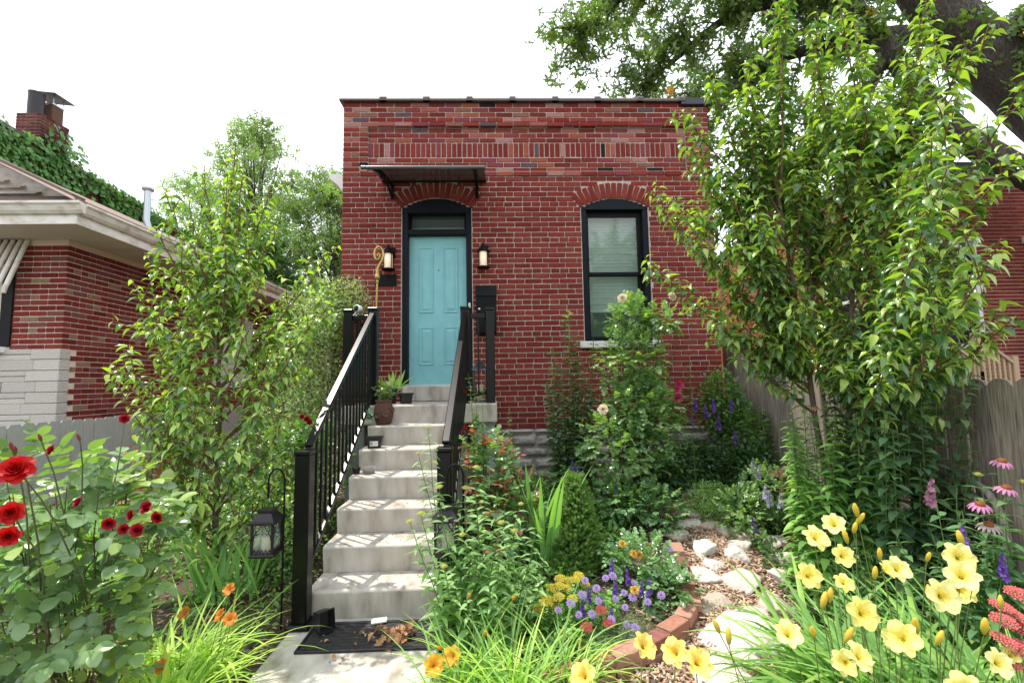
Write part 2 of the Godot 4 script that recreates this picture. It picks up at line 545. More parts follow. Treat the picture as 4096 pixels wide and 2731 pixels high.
func arch_y(o: Array, x: float, extra := 0.0) -> float: # intrados (or extrados) of an opening's segmental arch
	var h: float = (o[1] - o[0]) * 0.5
	var rise: float = o[4] - o[3]
	var r := (h * h + rise * rise) / (2.0 * rise)
	var cx: float = (o[0] + o[1]) * 0.5
	var cy: float = o[4] - r
	var dx := x - cx
	return cy + sqrt(maxf(0.0, (r + extra) * (r + extra) - dx * dx))

func build_brick_house() -> void:
	var house := thing("brick_house", "small red brick house with teal door and one tall window", "house")
	var cm := 0.008
	# wall core (mortar) with openings
	var mb := MB.new()
	var zf := -cm
	var zb := -0.24
	var top := HY + 63 * CO
	var py0 := course_y(13)
	var py1 := course_y(4)
	var X := func(x0: float, x1: float, y0: float, y1: float, front: float) -> void: mb.span(Vector3(x0, y0, zb), Vector3(x1, y1, front))
	X.call(0.004, OPEN[0][0], HY, 3.81, zf); X.call(OPEN[0][1], OPEN[1][0], HY, 3.81, zf); X.call(OPEN[1][1], HW - 0.004, HY, 3.81, zf)
	X.call(OPEN[0][0], OPEN[0][1], HY, OPEN[0][2], zf); X.call(OPEN[1][0], OPEN[1][1], HY, OPEN[1][2], zf)
	X.call(0.004, OPEN[0][0], 3.81, 4.16, zf); X.call(OPEN[0][1], OPEN[1][0], 3.81, 4.16, zf); X.call(OPEN[1][1], HW - 0.004, 3.81, 4.16, zf)
	for o: Array in OPEN:
		for k in 14:
			var xa: float = lerpf(o[0], o[1], k / 14.0)
			var xb: float = lerpf(o[0], o[1], (k + 1) / 14.0)
			X.call(xa, xb, arch_y(o, (xa + xb) * 0.5) - 0.004, 4.16, zf)
	X.call(0.004, HW - 0.004, 4.16, py0, zf)
	X.call(0.004, 0.315, py0, py1, zf); X.call(0.315, 4.505, py0, py1, zf - 0.028); X.call(4.505, HW - 0.004, py0, py1, zf)
	X.call(0.004, HW - 0.004, py1, top, zf)
	part("wall", mb, M.mortar, house)
	# side and rear walls, ceiling, floor, so that the room behind the panes is closed
	mb = MB.new()
	mb.col = Color(0.24, 0.05, 0.045)
	mb.span(Vector3(0.006, 0.3, -11.0), Vector3(0.25, top - 0.1, zb)); mb.span(Vector3(HW - 0.25, 0.3, -11.0), Vector3(HW - 0.006, top - 0.1, zb))
	mb.span(Vector3(0.25, 0.3, -11.0), Vector3(HW - 0.25, top - 0.4, -10.75))
	part("side_wall", mb, M.brick, house)
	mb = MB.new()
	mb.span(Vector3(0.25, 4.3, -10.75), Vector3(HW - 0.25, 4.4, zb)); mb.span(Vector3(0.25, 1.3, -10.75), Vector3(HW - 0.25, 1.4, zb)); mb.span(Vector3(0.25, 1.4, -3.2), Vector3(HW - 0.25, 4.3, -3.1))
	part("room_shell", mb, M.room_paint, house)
	mb = MB.new()
	mb.span(Vector3(0.2, top - 0.55, -10.9), Vector3(HW - 0.2, top - 0.45, zb))
	part("roof", mb, M.tar_roof, house)
	# brick courses
	var reds := [Color(0.235, 0.042, 0.034), Color(0.205, 0.036, 0.030), Color(0.26, 0.050, 0.038), Color(0.185, 0.032, 0.028), Color(0.25, 0.055, 0.045), Color(0.22, 0.040, 0.036)]
	var odd := [Color(0.36, 0.115, 0.095), Color(0.26, 0.12, 0.09), Color(0.34, 0.10, 0.06), Color(0.13, 0.085, 0.10), Color(0.035, 0.02, 0.022), Color(0.40, 0.20, 0.18), Color(0.24, 0.06, 0.07)]
	var pick := func(k: int) -> Color:
		var p := 0.45 if k <= 7 else (0.30 if k <= 14 else 0.0)
		return odd[[0, 1, 2, 6, 5, 6, 0, 5, 6, 1, 2, 3, 0, 6, 1, 2, 5, 3, 6, 4][rng.randi() % 20]] if rng.randf() < p else reds[rng.randi() % 6]
	var first := []
	var later := []
	var headers := [20, 27, 33, 39, 45, 51, 57]
	for k in range(0, 63):
		var y := course_y(k)
		if k == 0: y = course_y(0)
		var bh := CO - 0.0125
		var spans := [[0.0, HW]]
		var z := 0.0
		if k >= 5 and k <= 13:
			spans = [[0.0, 0.205], [0.212, 0.315], [0.322, 4.50, true], [4.507, 4.612], [4.62, HW]]
		# cut the openings and arches out
		var cut := []
		for o: Array in OPEN:
			var ym := y + bh * 0.5
			if ym > o[2] and ym < o[3]: cut.append([o[0] - 0.004, o[1] + 0.004])
			elif ym >= o[3] and ym < o[4] + 0.215:
				var cx: float = (o[0] + o[1]) * 0.5
				var half: float = (o[1] - o[0]) * 0.5 + 0.02 + (ym - o[3]) * 0.36
				var ext := arch_y(o, cx, 0.215)
				# half width limited by the extrados
				var lo := 0.0
				while lo < half and arch_y(o, cx + lo, 0.215) > ym: lo += 0.005
				half = minf(half, lo) if ym > o[3] + 0.13 else half
				if half > 0.02 and ext > ym: cut.append([cx - half, cx + half])
		for sp: Array in spans:
			var inner: bool = sp.size() > 2
			if inner and k >= 8 and k <= 10:
				if k == 8:
					var xx: float = sp[0]
					while xx < sp[1] - 0.05:
						var w := rf(0.052, 0.058)
						first.append([bx(xx, minf(xx + w, sp[1]), course_y(10) + rf(0, 0.006), course_y(8) + CO - 0.0105 - rf(0, 0.005), -0.028 + rf(-0.002, 0.003)), pick.call(k)])
						xx += w + 0.0125
				continue
			var x: float = sp[0]
			var head: bool = k in headers
			var step := 0.108 if head else 0.2105
			if sp[1] - sp[0] > 0.4:
				var shift := (0.108 if k % 2 else 0.2105)
				x = sp[0]
				step = step
				var firstw: float = shift if not head else 0.16
				var w0 := firstw
				while x < sp[1] - 0.012:
					var x1 := minf(x + w0 + rf(-0.004, 0.004), sp[1])
					if sp[1] - x1 < 0.045: x1 = sp[1]
					var segs := [[x, x1]]
					for c: Array in cut:
						var ns := []
						for s: Array in segs:
							if s[1] <= c[0] or s[0] >= c[1]: ns.append(s)
							else:
								if s[0] < c[0] - 0.02: ns.append([s[0], c[0] - 0.008])
								if s[1] > c[1] + 0.02: ns.append([c[1] + 0.008, s[1]])
						segs = ns
					for s: Array in segs:
						if s[1] - s[0] < 0.018: continue
						var zz := rf(-0.002, 0.002)
						if inner: zz -= 0.028
						if k == 4 and s[0] > 0.30 and s[1] < 4.53: zz += 0.016
						if k == 14 and s[0] > 0.2 and s[1] < 4.62: zz += 0.012
						var jy := rf(-0.0018, 0.0018)
						var e := [bx(s[0], s[1], y + jy, y + bh + jy + rf(-0.001, 0.0015), zz), pick.call(k)]
						e[0].basis = Basis(Vector3.BACK, rf(-0.006, 0.006)) * e[0].basis
						if k <= 14: first.append(e)
						else: later.append(e)
					x = x1 + 0.0105
					w0 = 0.108 if head else 0.2105
			else:
				var two: bool = k % 2 == 0 and sp[1] - sp[0] > 0.15
				var w: float = sp[1] - sp[0]
				if two:
					first.append([bx(sp[0], sp[0] + w * 0.48, y, y + bh, rf(-0.002, 0.002)), pick.call(k)])
					first.append([bx(sp[0] + w * 0.53, sp[1], y, y + bh, rf(-0.002, 0.002)), pick.call(k)])
				else: first.append([bx(sp[0], sp[1], y, y + bh, rf(-0.002, 0.002)), pick.call(k)])
	# voussoirs of the two arches
	var arch := []
	for o: Array in OPEN:
		var cx: float = (o[0] + o[1]) * 0.5
		var h: float = (o[1] - o[0]) * 0.5 + 0.012
		var rise: float = o[4] - o[3]
		var r := (h * h + rise * rise) / (2.0 * rise)
		var cy: float = o[4] - r
		var half := asin(h / r)
		var nb := 15
		for i in nb:
			var a := lerpf(-half, half, (i + 0.5) / nb)
			var lean := a * 1.25
			var p := Vector3(cx + sin(a) * r, cy + cos(a) * r, 0)
			var b := Basis(Vector3.BACK, -lean)
			p += b * Vector3(0, 0.104, -0.024 + rf(-0.002, 0.002))
			arch.append([Transform3D(b.scaled_local(Vector3(2.0 * half * r / nb - 0.002, 0.205 + rf(-0.006, 0.006), 0.055)), p), reds[rng.randi() % 5]])
	var all := arch + first + later
	lay_bricks(house, all, 300, M.brick)
	# foundation of rough limestone
	var fy := HY
	mb = MB.new()
	mb.span(Vector3(0.02, 0.2, zb), Vector3(HW - 0.02, HY - 0.002, -0.02))
	part("foundation", mb, M.mortar, house)
	for row in 5:
		var rh: float = [0.075, 0.15, 0.13, 0.14, 0.15][row]
		var x := 0.0
		while x < HW - 0.02:
			var w := minf(rf(0.22, 0.5), HW - x)
			if HW - x - w < 0.1: w = HW - x
			if x + w > 1.8:
				var st := MB.new()
				var tone := rf(0.75, 1.05)
				st.col = Color(0.56, 0.52, 0.49) * tone
				rock_face(st, Vector3(x + 0.008, fy - rh + 0.008, -0.02), Vector3(x + w - 0.008, fy - 0.008, 0.03 + rf(0, 0.02)))
				part("stone", st, M.limestone, house)
			x += w
		fy -= rh
	# clay coping along the parapet
	var x := -0.045
	for k in 9:
		var w := 0.565 if k < 8 else 0.06
		mb = MB.new()
		coping(mb, x, x + w - 0.004, top, 0.0)
		part("coping_tile", mb, M.clay_coping, house)
		x += w
		if k < 8:
			mb = MB.new()
			coping(mb, x - 0.045, x + 0.035, top, 0.020)
			part("coping_collar", mb, M.clay_coping, house)
	mb = MB.new()
	mb.cbox(Vector3(4.655, top - 0.01, -0.10), Vector3(0.40, 0.095, 0.30), 0.006)
	tag(part("flashing", mb, M.flashing_blue, house), "dark blue metal flashing capping the end of the parapet")
	# end of the white side gutter
	mb = MB.new()
	mb.extrude(PackedVector2Array([Vector2(-0.33, 4.46), Vector2(0.0, 4.46), Vector2(0.0, 4.08), Vector2(-0.10, 4.16), Vector2(-0.20, 4.30), Vector2(-0.31, 4.39)]), 8.0, Transform3D(Basis(), Vector3(0, 0, -8.4)))
	part("gutter", mb, M.white_paint, house)
	build_door(house)
	build_window(house)

func rock_face(mb: MB, lo: Vector3, hi: Vector3) -> void: # rough quarry-faced block, front towards +z
	var fn := FastNoiseLite.new()
	fn.seed = rng.randi() % 9999; fn.frequency = 5.0
	mb.grid(func(u: float, w: float) -> Vector3:
		var e := minf(minf(u, 1 - u) * (hi.x - lo.x), minf(w, 1 - w) * (hi.y - lo.y))
		var z := lerpf(lo.z, hi.z, clampf(e / 0.025, 0, 1)) + (0.022 * fn.get_noise_2d(u * (hi.x - lo.x) * 2.0, w * (hi.y - lo.y) * 2.0) if e > 0.004 else 0.0)
		return Vector3(lerpf(lo.x, hi.x, u), lerpf(lo.y, hi.y, w), z), 8, 5)

func coping(mb: MB, x0: float, x1: float, y: float, grow: float) -> void:
	var pts := PackedVector2Array()
	for k in 9:
		var a := PI * k / 8.0
		pts.append(Vector2(0.185 * cos(a) * (1 + grow * 2), 0.010 + 0.045 * pow(sin(a), 0.55) + grow))
	pts.append(Vector2(-0.185 * (1 + grow * 2), -0.012)); pts.append(Vector2(0.185 * (1 + grow * 2), -0.012))
	mb.extrude(pts, x1 - x0, Transform3D(Basis(Vector3.BACK, Vector3.UP, Vector3.LEFT), Vector3(x1, y, -0.135)))

func arched(o: Array, inset: float, y0: float) -> PackedVector2Array: # outline of an opening, shrunk by inset
	var pl := PackedVector2Array([Vector2(o[0] + inset, y0), Vector2(o[1] - inset, y0)])
	for k in 13:
		var x: float = lerpf(o[1] - inset, o[0] + inset, k / 12.0)
		pl.append(Vector2(x, arch_y(o, x) - inset - 0.004))
	return pl

func build_door(house: Node3D) -> void:
	var o: Array = OPEN[0]
	var fr := Node3D.new()
	fr.name = "door_frame"
	house.add_child(fr)
	var mb := MB.new()
	for x: float in [o[0] + 0.037, o[1] - 0.037]: mb.cbox(Vector3(x, (1.53 + 3.80) * 0.5, -0.09), Vector3(0.072, 2.27, 0.14), 0.006)
	part("jamb", mb, M.navy_frame, fr)
	mb = MB.new() # arched head
	var pl := PackedVector2Array()
	for k in 13:
		var x: float = lerpf(o[0], o[1], k / 12.0)
		pl.append(Vector2(x, arch_y(o, x) - 0.006))
	pl.append(Vector2(o[1], 3.755)); pl.append(Vector2(o[0], 3.755))
	mb.extrude(pl, 0.15, Transform3D(Basis(), Vector3(0, 0, -0.165)))
	part("arched_head", mb, M.navy_frame, fr)
	mb = MB.new()
	mb.cbox(Vector3((o[0] + o[1]) * 0.5, 3.505, -0.09), Vector3(0.744, 0.07, 0.13), 0.006)
	part("transom_bar", mb, M.navy_frame, fr)
	# transom light
	mb = MB.new()
	mb.span(Vector3(o[0] + 0.07, 3.54, -0.150), Vector3(o[1] - 0.07, 3.76, -0.146))
	part("transom_pane", mb, M.window_glass, fr)
	mb = MB.new()
	mb.span(Vector3(o[0] + 0.072, 3.54, -0.16), Vector3(o[0] + 0.10, 3.76, -0.125)); mb.span(Vector3(o[1] - 0.10, 3.54, -0.16), Vector3(o[1] - 0.072, 3.76, -0.125))
	mb.span(Vector3(o[0] + 0.10, 3.54, -0.16), Vector3(o[1] - 0.10, 3.56, -0.125))
	part("transom_sash", mb, M.black_sash, fr)
	mb = MB.new()
	mb.span(Vector3(o[0] + 0.03, 3.42, -0.23), Vector3(o[1] - 0.03, 3.62, -0.215))
	part("transom_blind", mb, M.blind, fr)
	# door leaf with four raised panels
	var door := Node3D.new()
	door.name = "door"
	house.add_child(door)
	var x0: float = o[0] + 0.074
	var x1: float = o[1] - 0.074
	var w := x1 - x0
	mb = MB.new()
	mb.span(Vector3(x0, 1.545, -0.155), Vector3(x1, 3.468, -0.118))
	part("door_leaf", mb, M.teal_paint, door)
	for row: Array in [[2.46, 3.325], [1.79, 2.28]]:
		for s in 2:
			mb = MB.new()
			var a: float = x0 + w * (0.165 if s == 0 else 0.595)
			panel(mb, a, a + w * 0.255, row[0], row[1], -0.117)
			part("panel", mb, M.teal_paint, door)
	mb = MB.new()
	mb.lathe([[0.0, 0.006], [0.006, 0.006], [0.009, 0.002], [0.009, 0.0]].map(func(p): return p), 12, Transform3D(Basis(Vector3.RIGHT, PI / 2), Vector3(x0 + w * 0.51, 3.02, -0.118)))
	part("peephole", mb, M.dark_steel, door)
	mb = MB.new()
	mb.cbox(Vector3((o[0] + o[1]) * 0.5, 1.535, -0.06), Vector3(0.80, 0.022, 0.17), 0.004)
	part("threshold", mb, M.aluminium, door)

func panel(mb: MB, x0: float, x1: float, y0: float, y1: float, z: float) -> void: # moulding ring, sunk margin, raised field
	var ring := func(i: float, d: float) -> Array: return [Vector3(x0 + i, y0 + i, z + d), Vector3(x1 - i, y0 + i, z + d), Vector3(x1 - i, y1 - i, z + d), Vector3(x0 + i, y1 - i, z + d)]
	var rings := [ring.call(0.0, 0.0), ring.call(0.006, 0.009), ring.call(0.014, 0.010), ring.call(0.024, 0.001), ring.call(0.034, 0.001), ring.call(0.056, 0.011)]
	for k in 5:
		for i in 4: mb.quad(rings[k][i], rings[k][(i + 1) % 4], rings[k + 1][(i + 1) % 4], rings[k + 1][i])
	mb.quad(rings[5][0], rings[5][1], rings[5][2], rings[5][3])

func build_window(house: Node3D) -> void:
	var o: Array = OPEN[1]
	var win := Node3D.new()
	win.name = "window"
	house.add_child(win)
	var mb := MB.new()
	for x: float in [o[0] + 0.036, o[1] - 0.036]: mb.cbox(Vector3(x, (2.075 + 3.80) * 0.5, -0.07), Vector3(0.07, 1.72, 0.10), 0.006)
	var pl := PackedVector2Array()
	for k in 13:
		var x: float = lerpf(o[0], o[1], k / 12.0)
		pl.append(Vector2(x, arch_y(o, x) - 0.005))
	pl.append(Vector2(o[1], 3.785)); pl.append(Vector2(o[0], 3.785))
	mb.extrude(pl, 0.11, Transform3D(Basis(), Vector3(0, 0, -0.122)))
	part("frame", mb, M.navy_frame, win)
	var a: float = o[0] + 0.072
	var b: float = o[1] - 0.072
	for s in 2:
		var y0 := 2.93 if s == 0 else 2.085
		var y1 := 3.785 if s == 0 else 2.965
		var z := -0.10 if s == 0 else -0.135
		mb = MB.new()
		var t := 0.035
		mb.span(Vector3(a, y0, z - 0.03), Vector3(a + t, y1, z)); mb.span(Vector3(b - t * 1.6, y0, z - 0.03), Vector3(b, y1, z))
		mb.span(Vector3(a + t, y0, z - 0.03), Vector3(b - t * 1.6, y0 + 0.04, z)); mb.span(Vector3(a + t, y1 - (0.075 if s == 0 else 0.04), z - 0.03), Vector3(b - t * 1.6, y1, z))
		part("sash", mb, M.black_sash, win)
		mb = MB.new()
		mb.span(Vector3(a + t - 0.004, y0 + 0.036, z - 0.02), Vector3(b - t * 1.6 + 0.004, y1 - 0.036, z - 0.016))
		part("pane", mb, M.window_glass, win)
	# slatted blind lowered over two thirds of the window
	var bl := Node3D.new()
	bl.name = "blind"
	win.add_child(bl)
	var slat := MB.new()
	slat.grid(func(u: float, w: float) -> Vector3: return Vector3(lerpf(a - 0.02, b + 0.02, u), (w - 0.5) * 0.047, -0.22 + 0.012 * (w - 0.5) + 0.004 * sin(w * PI)), 1, 4)
	var me := slat.mesh()
	var y := 3.80
	while y > 2.50:
		part("slat", me, M.blind, bl, Transform3D(Basis(Vector3.BACK, rf(-0.002, 0.002)), Vector3(0, y, 0)))
		y -= 0.0425
	mb = MB.new()
	mb.cbox(Vector3((a + b) * 0.5, 2.475, -0.22), Vector3(b - a + 0.03, 0.045, 0.03), 0.006)
	part("bottom_rail", mb, M.blind, bl)
	mb = MB.new()
	mb.cbox(Vector3((o[0] + o[1]) * 0.5, 2.012, -0.04), Vector3(1.02, 0.085, 0.20), 0.008)
	part("window_sill", mb, M.sill_stone, win)

const SR := 0.1914
const ST := 0.2835
const SZ := 2.533

func build_entry() -> void:
	# concrete steps
	var st := thing("concrete_steps", "weathered concrete steps rising from the walk to the teal door", "steps")
	for k in range(1, 7):
		var mb := MB.new()
		var zn := SZ - (k - 1) * ST
		var prof := PackedVector2Array()
		var y1 := k * SR
		# section in (z, y): rounded nosing, riser slightly raked
		prof.append(Vector2(0.80 if k == 6 else zn - ST - 0.05, y1))
		for q in 5:
			var a := PI / 2 * (1 - q / 4.0)
			prof.append(Vector2(zn - 0.02 + 0.02 * cos(a), y1 - 0.02 + 0.02 * sin(a)))
		prof.append(Vector2(zn - 0.018, y1 - SR + (0.002 if k > 1 else -0.05)))
		prof.append(Vector2(prof[0].x, y1 - SR + (0.002 if k > 1 else -0.05)))
		mb.extrude(prof, 0.92, Transform3D(Basis(Vector3.BACK, Vector3.UP, Vector3.LEFT), Vector3(1.585, 0, 0)))
		part("step", mb, M.concrete, st)
	var mb := MB.new()
	mb.cbox(Vector3(1.125, 7 * SR - 0.105, 0.415), Vector3(1.65, 0.21, 0.828), 0.018)
	part("landing", mb, M.concrete, st)
	mb = MB.new()
	mb.span(Vector3(0.67, 0.2, 0.02), Vector3(1.58, 7 * SR - 0.21, 0.80))
	part("landing_base", mb, M.concrete, st)
	mb = MB.new()
	mb.cbox(Vector3(1.21, 7 * SR + 0.098, 0.03), Vector3(0.84, 0.19, 0.15), 0.012)
	part("door_step", mb, M.concrete, st)
	for x: float in [0.42, 1.82]:
		mb = MB.new()
		mb.cbox(Vector3(x, 0.665, 0.62), Vector3(0.20, 0.93, 0.22), 0.01)
		part("pillar", mb, M.grey_pillar, st)
	# railings
	stair_rail("stair_railing", "black metal stair railing beside the hanging lantern and white shrub", Vector3(0.665, 0, 2.60), Vector3(0.615, 7 * SR, 0.755), 0.0)
	stair_rail("stair_railing", "black metal stair railing beside the rose and mailbox", Vector3(1.600, 0, 2.60), Vector3(1.613, 7 * SR, 0.755), 0.0)
	landing_rail("landing_railing", "short black landing railing that carries the white camera", 0.345, 0.615, -1)
	landing_rail("landing_railing", "short black landing railing below the mailbox", 1.885, 1.613, 1)
	build_awning()
	wall_lamp(Vector3(0.617, 3.12, 0), "black wall lantern with white glass beside the gold crook")
	wall_lamp(Vector3(1.803, 3.135, 0), "black wall lantern with white glass above the mailbox")
	# mailbox
	var box := thing("mailbox", "black wall mailbox with slanted lid and silver lock", "mailbox", Vector3(1.83, 2.45, 0))
	mb = MB.new()
	mb.extrude(PackedVector2Array([Vector2(0.002, -0.29), Vector2(0.10, -0.29), Vector2(0.115, -0.27), Vector2(0.115, 0.185), Vector2(0.002, 0.22)]), 0.25, Transform3D(Basis(Vector3.BACK, Vector3.UP, Vector3.LEFT), Vector3(0.125, 0, 0)))
	part("body", mb, M.matt_black, box)
	mb = MB.new()
	mb.extrude(PackedVector2Array([Vector2(0.002, 0.225), Vector2(0.05, 0.325), Vector2(0.062, 0.325), Vector2(0.128, 0.185), Vector2(0.118, 0.184), Vector2(0.055, 0.30)]), 0.262, Transform3D(Basis(Vector3.BACK, Vector3.UP, Vector3.LEFT), Vector3(0.131, 0, 0)))
	part("lid", mb, M.matt_black, box)
	mb = MB.new()
	mb.lathe([[0.014, 0.0], [0.014, 0.008], [0.011, 0.011], [0.0, 0.011]], 14, Transform3D(Basis(Vector3.RIGHT, PI / 2), Vector3(-0.085, 0.02, 0.115)))
	part("lock", mb, M.aluminium, box)
	var bell := MB.new()
	bell.cbox(Vector3.ZERO, Vector3(0.03, 0.075, 0.024), 0.009)
	var bo := part("doorbell", bell, M.white_plastic, self, Transform3D(Basis(), Vector3(1.618, 2.535, -0.006)))
	tag(bo, "small white doorbell on the dark door frame", "doorbell")
	var plq := MB.new()
	plq.cbox(Vector3.ZERO, Vector3(0.27, 0.148, 0.012), 0.004)
	tag(part("plaque", plq, M.matt_black, self, Transform3D(Basis(), Vector3(0.565, 2.868, 0.009))), "plain black rectangular plaque on the brick wall", "plaque")
	# gold crook standing behind the landing rail
	var cr := thing("crook_staff", "gold shepherd's crook staff with scrolled head beside the door", "staff", Vector3(0.56, 7 * SR, 0.42))
	mb = MB.new()
	mb.tube(PackedVector3Array([Vector3(-0.03, 0.0, 0.02), Vector3(-0.012, 0.75, 0.01), Vector3(0.005, 1.42, 0)]), PackedFloat32Array([0.011, 0.011, 0.012]), 10)
	part("shaft", mb, M.gold, cr)
	mb = MB.new()
	mb.lathe([[0.013, 0], [0.021, 0.012], [0.019, 0.026], [0.015, 0.035], [0.030, 0.06], [0.033, 0.08], [0.026, 0.105], [0.017, 0.118], [0.022, 0.13], [0.022, 0.14], [0.014, 0.152]], 16, Transform3D(Basis(), Vector3(0.005, 1.40, 0)))
	part("knop", mb, M.gold, cr)
	mb = MB.new()
	var pts := PackedVector3Array()
	var rad := PackedFloat32Array()
	for p: Vector2 in [Vector2(0.005, 1.54), Vector2(0.012, 1.585), Vector2(0.035, 1.63), Vector2(0.062, 1.68), Vector2(0.074, 1.735), Vector2(0.068, 1.79), Vector2(0.045, 1.83), Vector2(0.012, 1.838), Vector2(-0.018, 1.81), Vector2(-0.032, 1.765), Vector2(-0.028, 1.715), Vector2(-0.008, 1.682), Vector2(0.018, 1.688), Vector2(0.034, 1.715), Vector2(0.034, 1.745), Vector2(0.018, 1.76), Vector2(0.006, 1.742), Vector2(0.012, 1.725)]:
		pts.append(Vector3(p.x, p.y, 0)); rad.append(lerpf(0.017, 0.011, pts.size() / 18.0))
	mb.tube(pts, rad, 10)
	part("scroll", mb, M.gold, cr)
	# security camera on the landing rail
	var cam := thing("security_camera", "white round security camera on the black railing post", "camera", Vector3(0.455, 2.385, 0.765))
	mb = MB.new()
	var look := Transform3D(Basis(Vector3.RIGHT, PI / 2) , Vector3.ZERO)
	look.basis = Basis(Vector3.UP, -0.45) * look.basis
	mb.lathe([[0.0, -0.045], [0.022, -0.043], [0.036, -0.02], [0.041, 0.02], [0.040, 0.036], [0.034, 0.038]], 20, look)
	part("housing", mb, M.white_plastic, cam)
	mb = MB.new()
	mb.lathe([[0.035, 0.034], [0.030, 0.042], [0.018, 0.047], [0.0, 0.049]], 20, look)
	part("lens", mb, M.black_iron, cam)
	mb = MB.new()
	mb.tube(PackedVector3Array([Vector3(-0.02, -0.03, -0.02), Vector3(-0.045, -0.06, -0.01), Vector3(-0.06, -0.075, 0)]), PackedFloat32Array([0.010, 0.009, 0.012]), 8)
	part("mount", mb, M.white_plastic, cam)

func post(mb: MB, x: float, z: float, y0: float, y1: float, s := 0.098) -> void:
	mb.cbox(Vector3(x, (y0 + y1) * 0.5, z), Vector3(s, y1 - y0, s), 0.008)
func cap(mb: MB, x: float, z: float, y: float, s := 0.108) -> void:
	mb.cbox(Vector3(x, y + 0.012, z), Vector3(s, 0.030, s), 0.006)

func stair_rail(called: String, label: String, lo: Vector3, hi: Vector3, _o: float) -> void:
	var r := thing(called, label, "railing", Vector3.ZERO, "stair railings")
	var mb := MB.new()
	post(mb, lo.x, lo.z, 0.0, 1.105); part("post", mb, M.black_iron, r)
	mb = MB.new()
	post(mb, hi.x, hi.z, hi.y, 2.365); part("post", mb, M.black_iron, r)
	for p: Array in [[lo, 1.105], [hi, 2.365]]:
		mb = MB.new()
		cap(mb, p[0].x, p[0].z, p[1]); part("post_cap", mb, M.black_iron, r)
	mb = MB.new()
	mb.cbox(Vector3(lo.x, 0.022, lo.z), Vector3(0.155, 0.038, 0.155), 0.012); part("base_plate", mb, M.black_iron, r)
	var a := Vector3(lo.x, 1.150, lo.z - 0.05)
	var b := Vector3(hi.x, 2.325, hi.z + 0.045)
	var up := Vector3.UP
	mb = MB.new()
	mb.bar(a, b, 0.055, 0.030, 0.006); part("handrail", mb, M.black_iron, r)
	mb = MB.new()
	mb.bar(a - up * 0.028, b - up * 0.028, 0.034, 0.034, 0.004); part("rail_channel", mb, M.black_iron, r)
	var c := Vector3(lo.x, 0.315, lo.z - 0.05)
	var d := Vector3(hi.x, 1.440, hi.z + 0.045)
	mb = MB.new()
	mb.bar(c, d, 0.034, 0.034, 0.004); part("bottom_rail", mb, M.black_iron, r)
	for k in 17:
		var t := (k + 0.6) / 17.2
		mb = MB.new()
		mb.bar(c.lerp(d, t), a.lerp(b, t) - up * 0.02, 0.0175, 0.0175)
		part("baluster", mb, M.black_iron, r)

func landing_rail(called: String, label: String, x: float, xi: float, side: int) -> void:
	var r := thing(called, label, "railing", Vector3.ZERO, "landing railings")
	var y0 := 7 * SR
	var z := 0.745
	var mb := MB.new()
	post(mb, x, z, y0, 2.35); part("post", mb, M.black_iron, r)
	mb = MB.new()
	cap(mb, x, z, 2.35); part("post_cap", mb, M.black_iron, r)
	for y: float in [2.29, 1.44]:
		mb = MB.new()
		mb.bar(Vector3(x - side * 0.05, y, z), Vector3(xi + side * 0.05, y, z), 0.052, 0.045, 0.005, Vector3.BACK); part("rail", mb, M.black_iron, r)
		mb = MB.new()
		mb.bar(Vector3(x, y, z - 0.05), Vector3(x, y, 0.01), 0.052, 0.045, 0.005); part("rail", mb, M.black_iron, r)
	mb = MB.new()
	mb.bar(Vector3(x - side * (0.11 if side < 0 else 0.13), 1.44, z), Vector3(x - side * (0.11 if side < 0 else 0.13), 2.28, z), 0.0175, 0.0175); part("baluster", mb, M.black_iron, r)
	if side < 0:
		for k in 5:
			mb = MB.new()
			var zz := 0.11 + k * 0.115
			mb.bar(Vector3(x, 1.44, zz), Vector3(x, 2.28, zz), 0.0175, 0.0175); part("baluster", mb, M.black_iron, r)

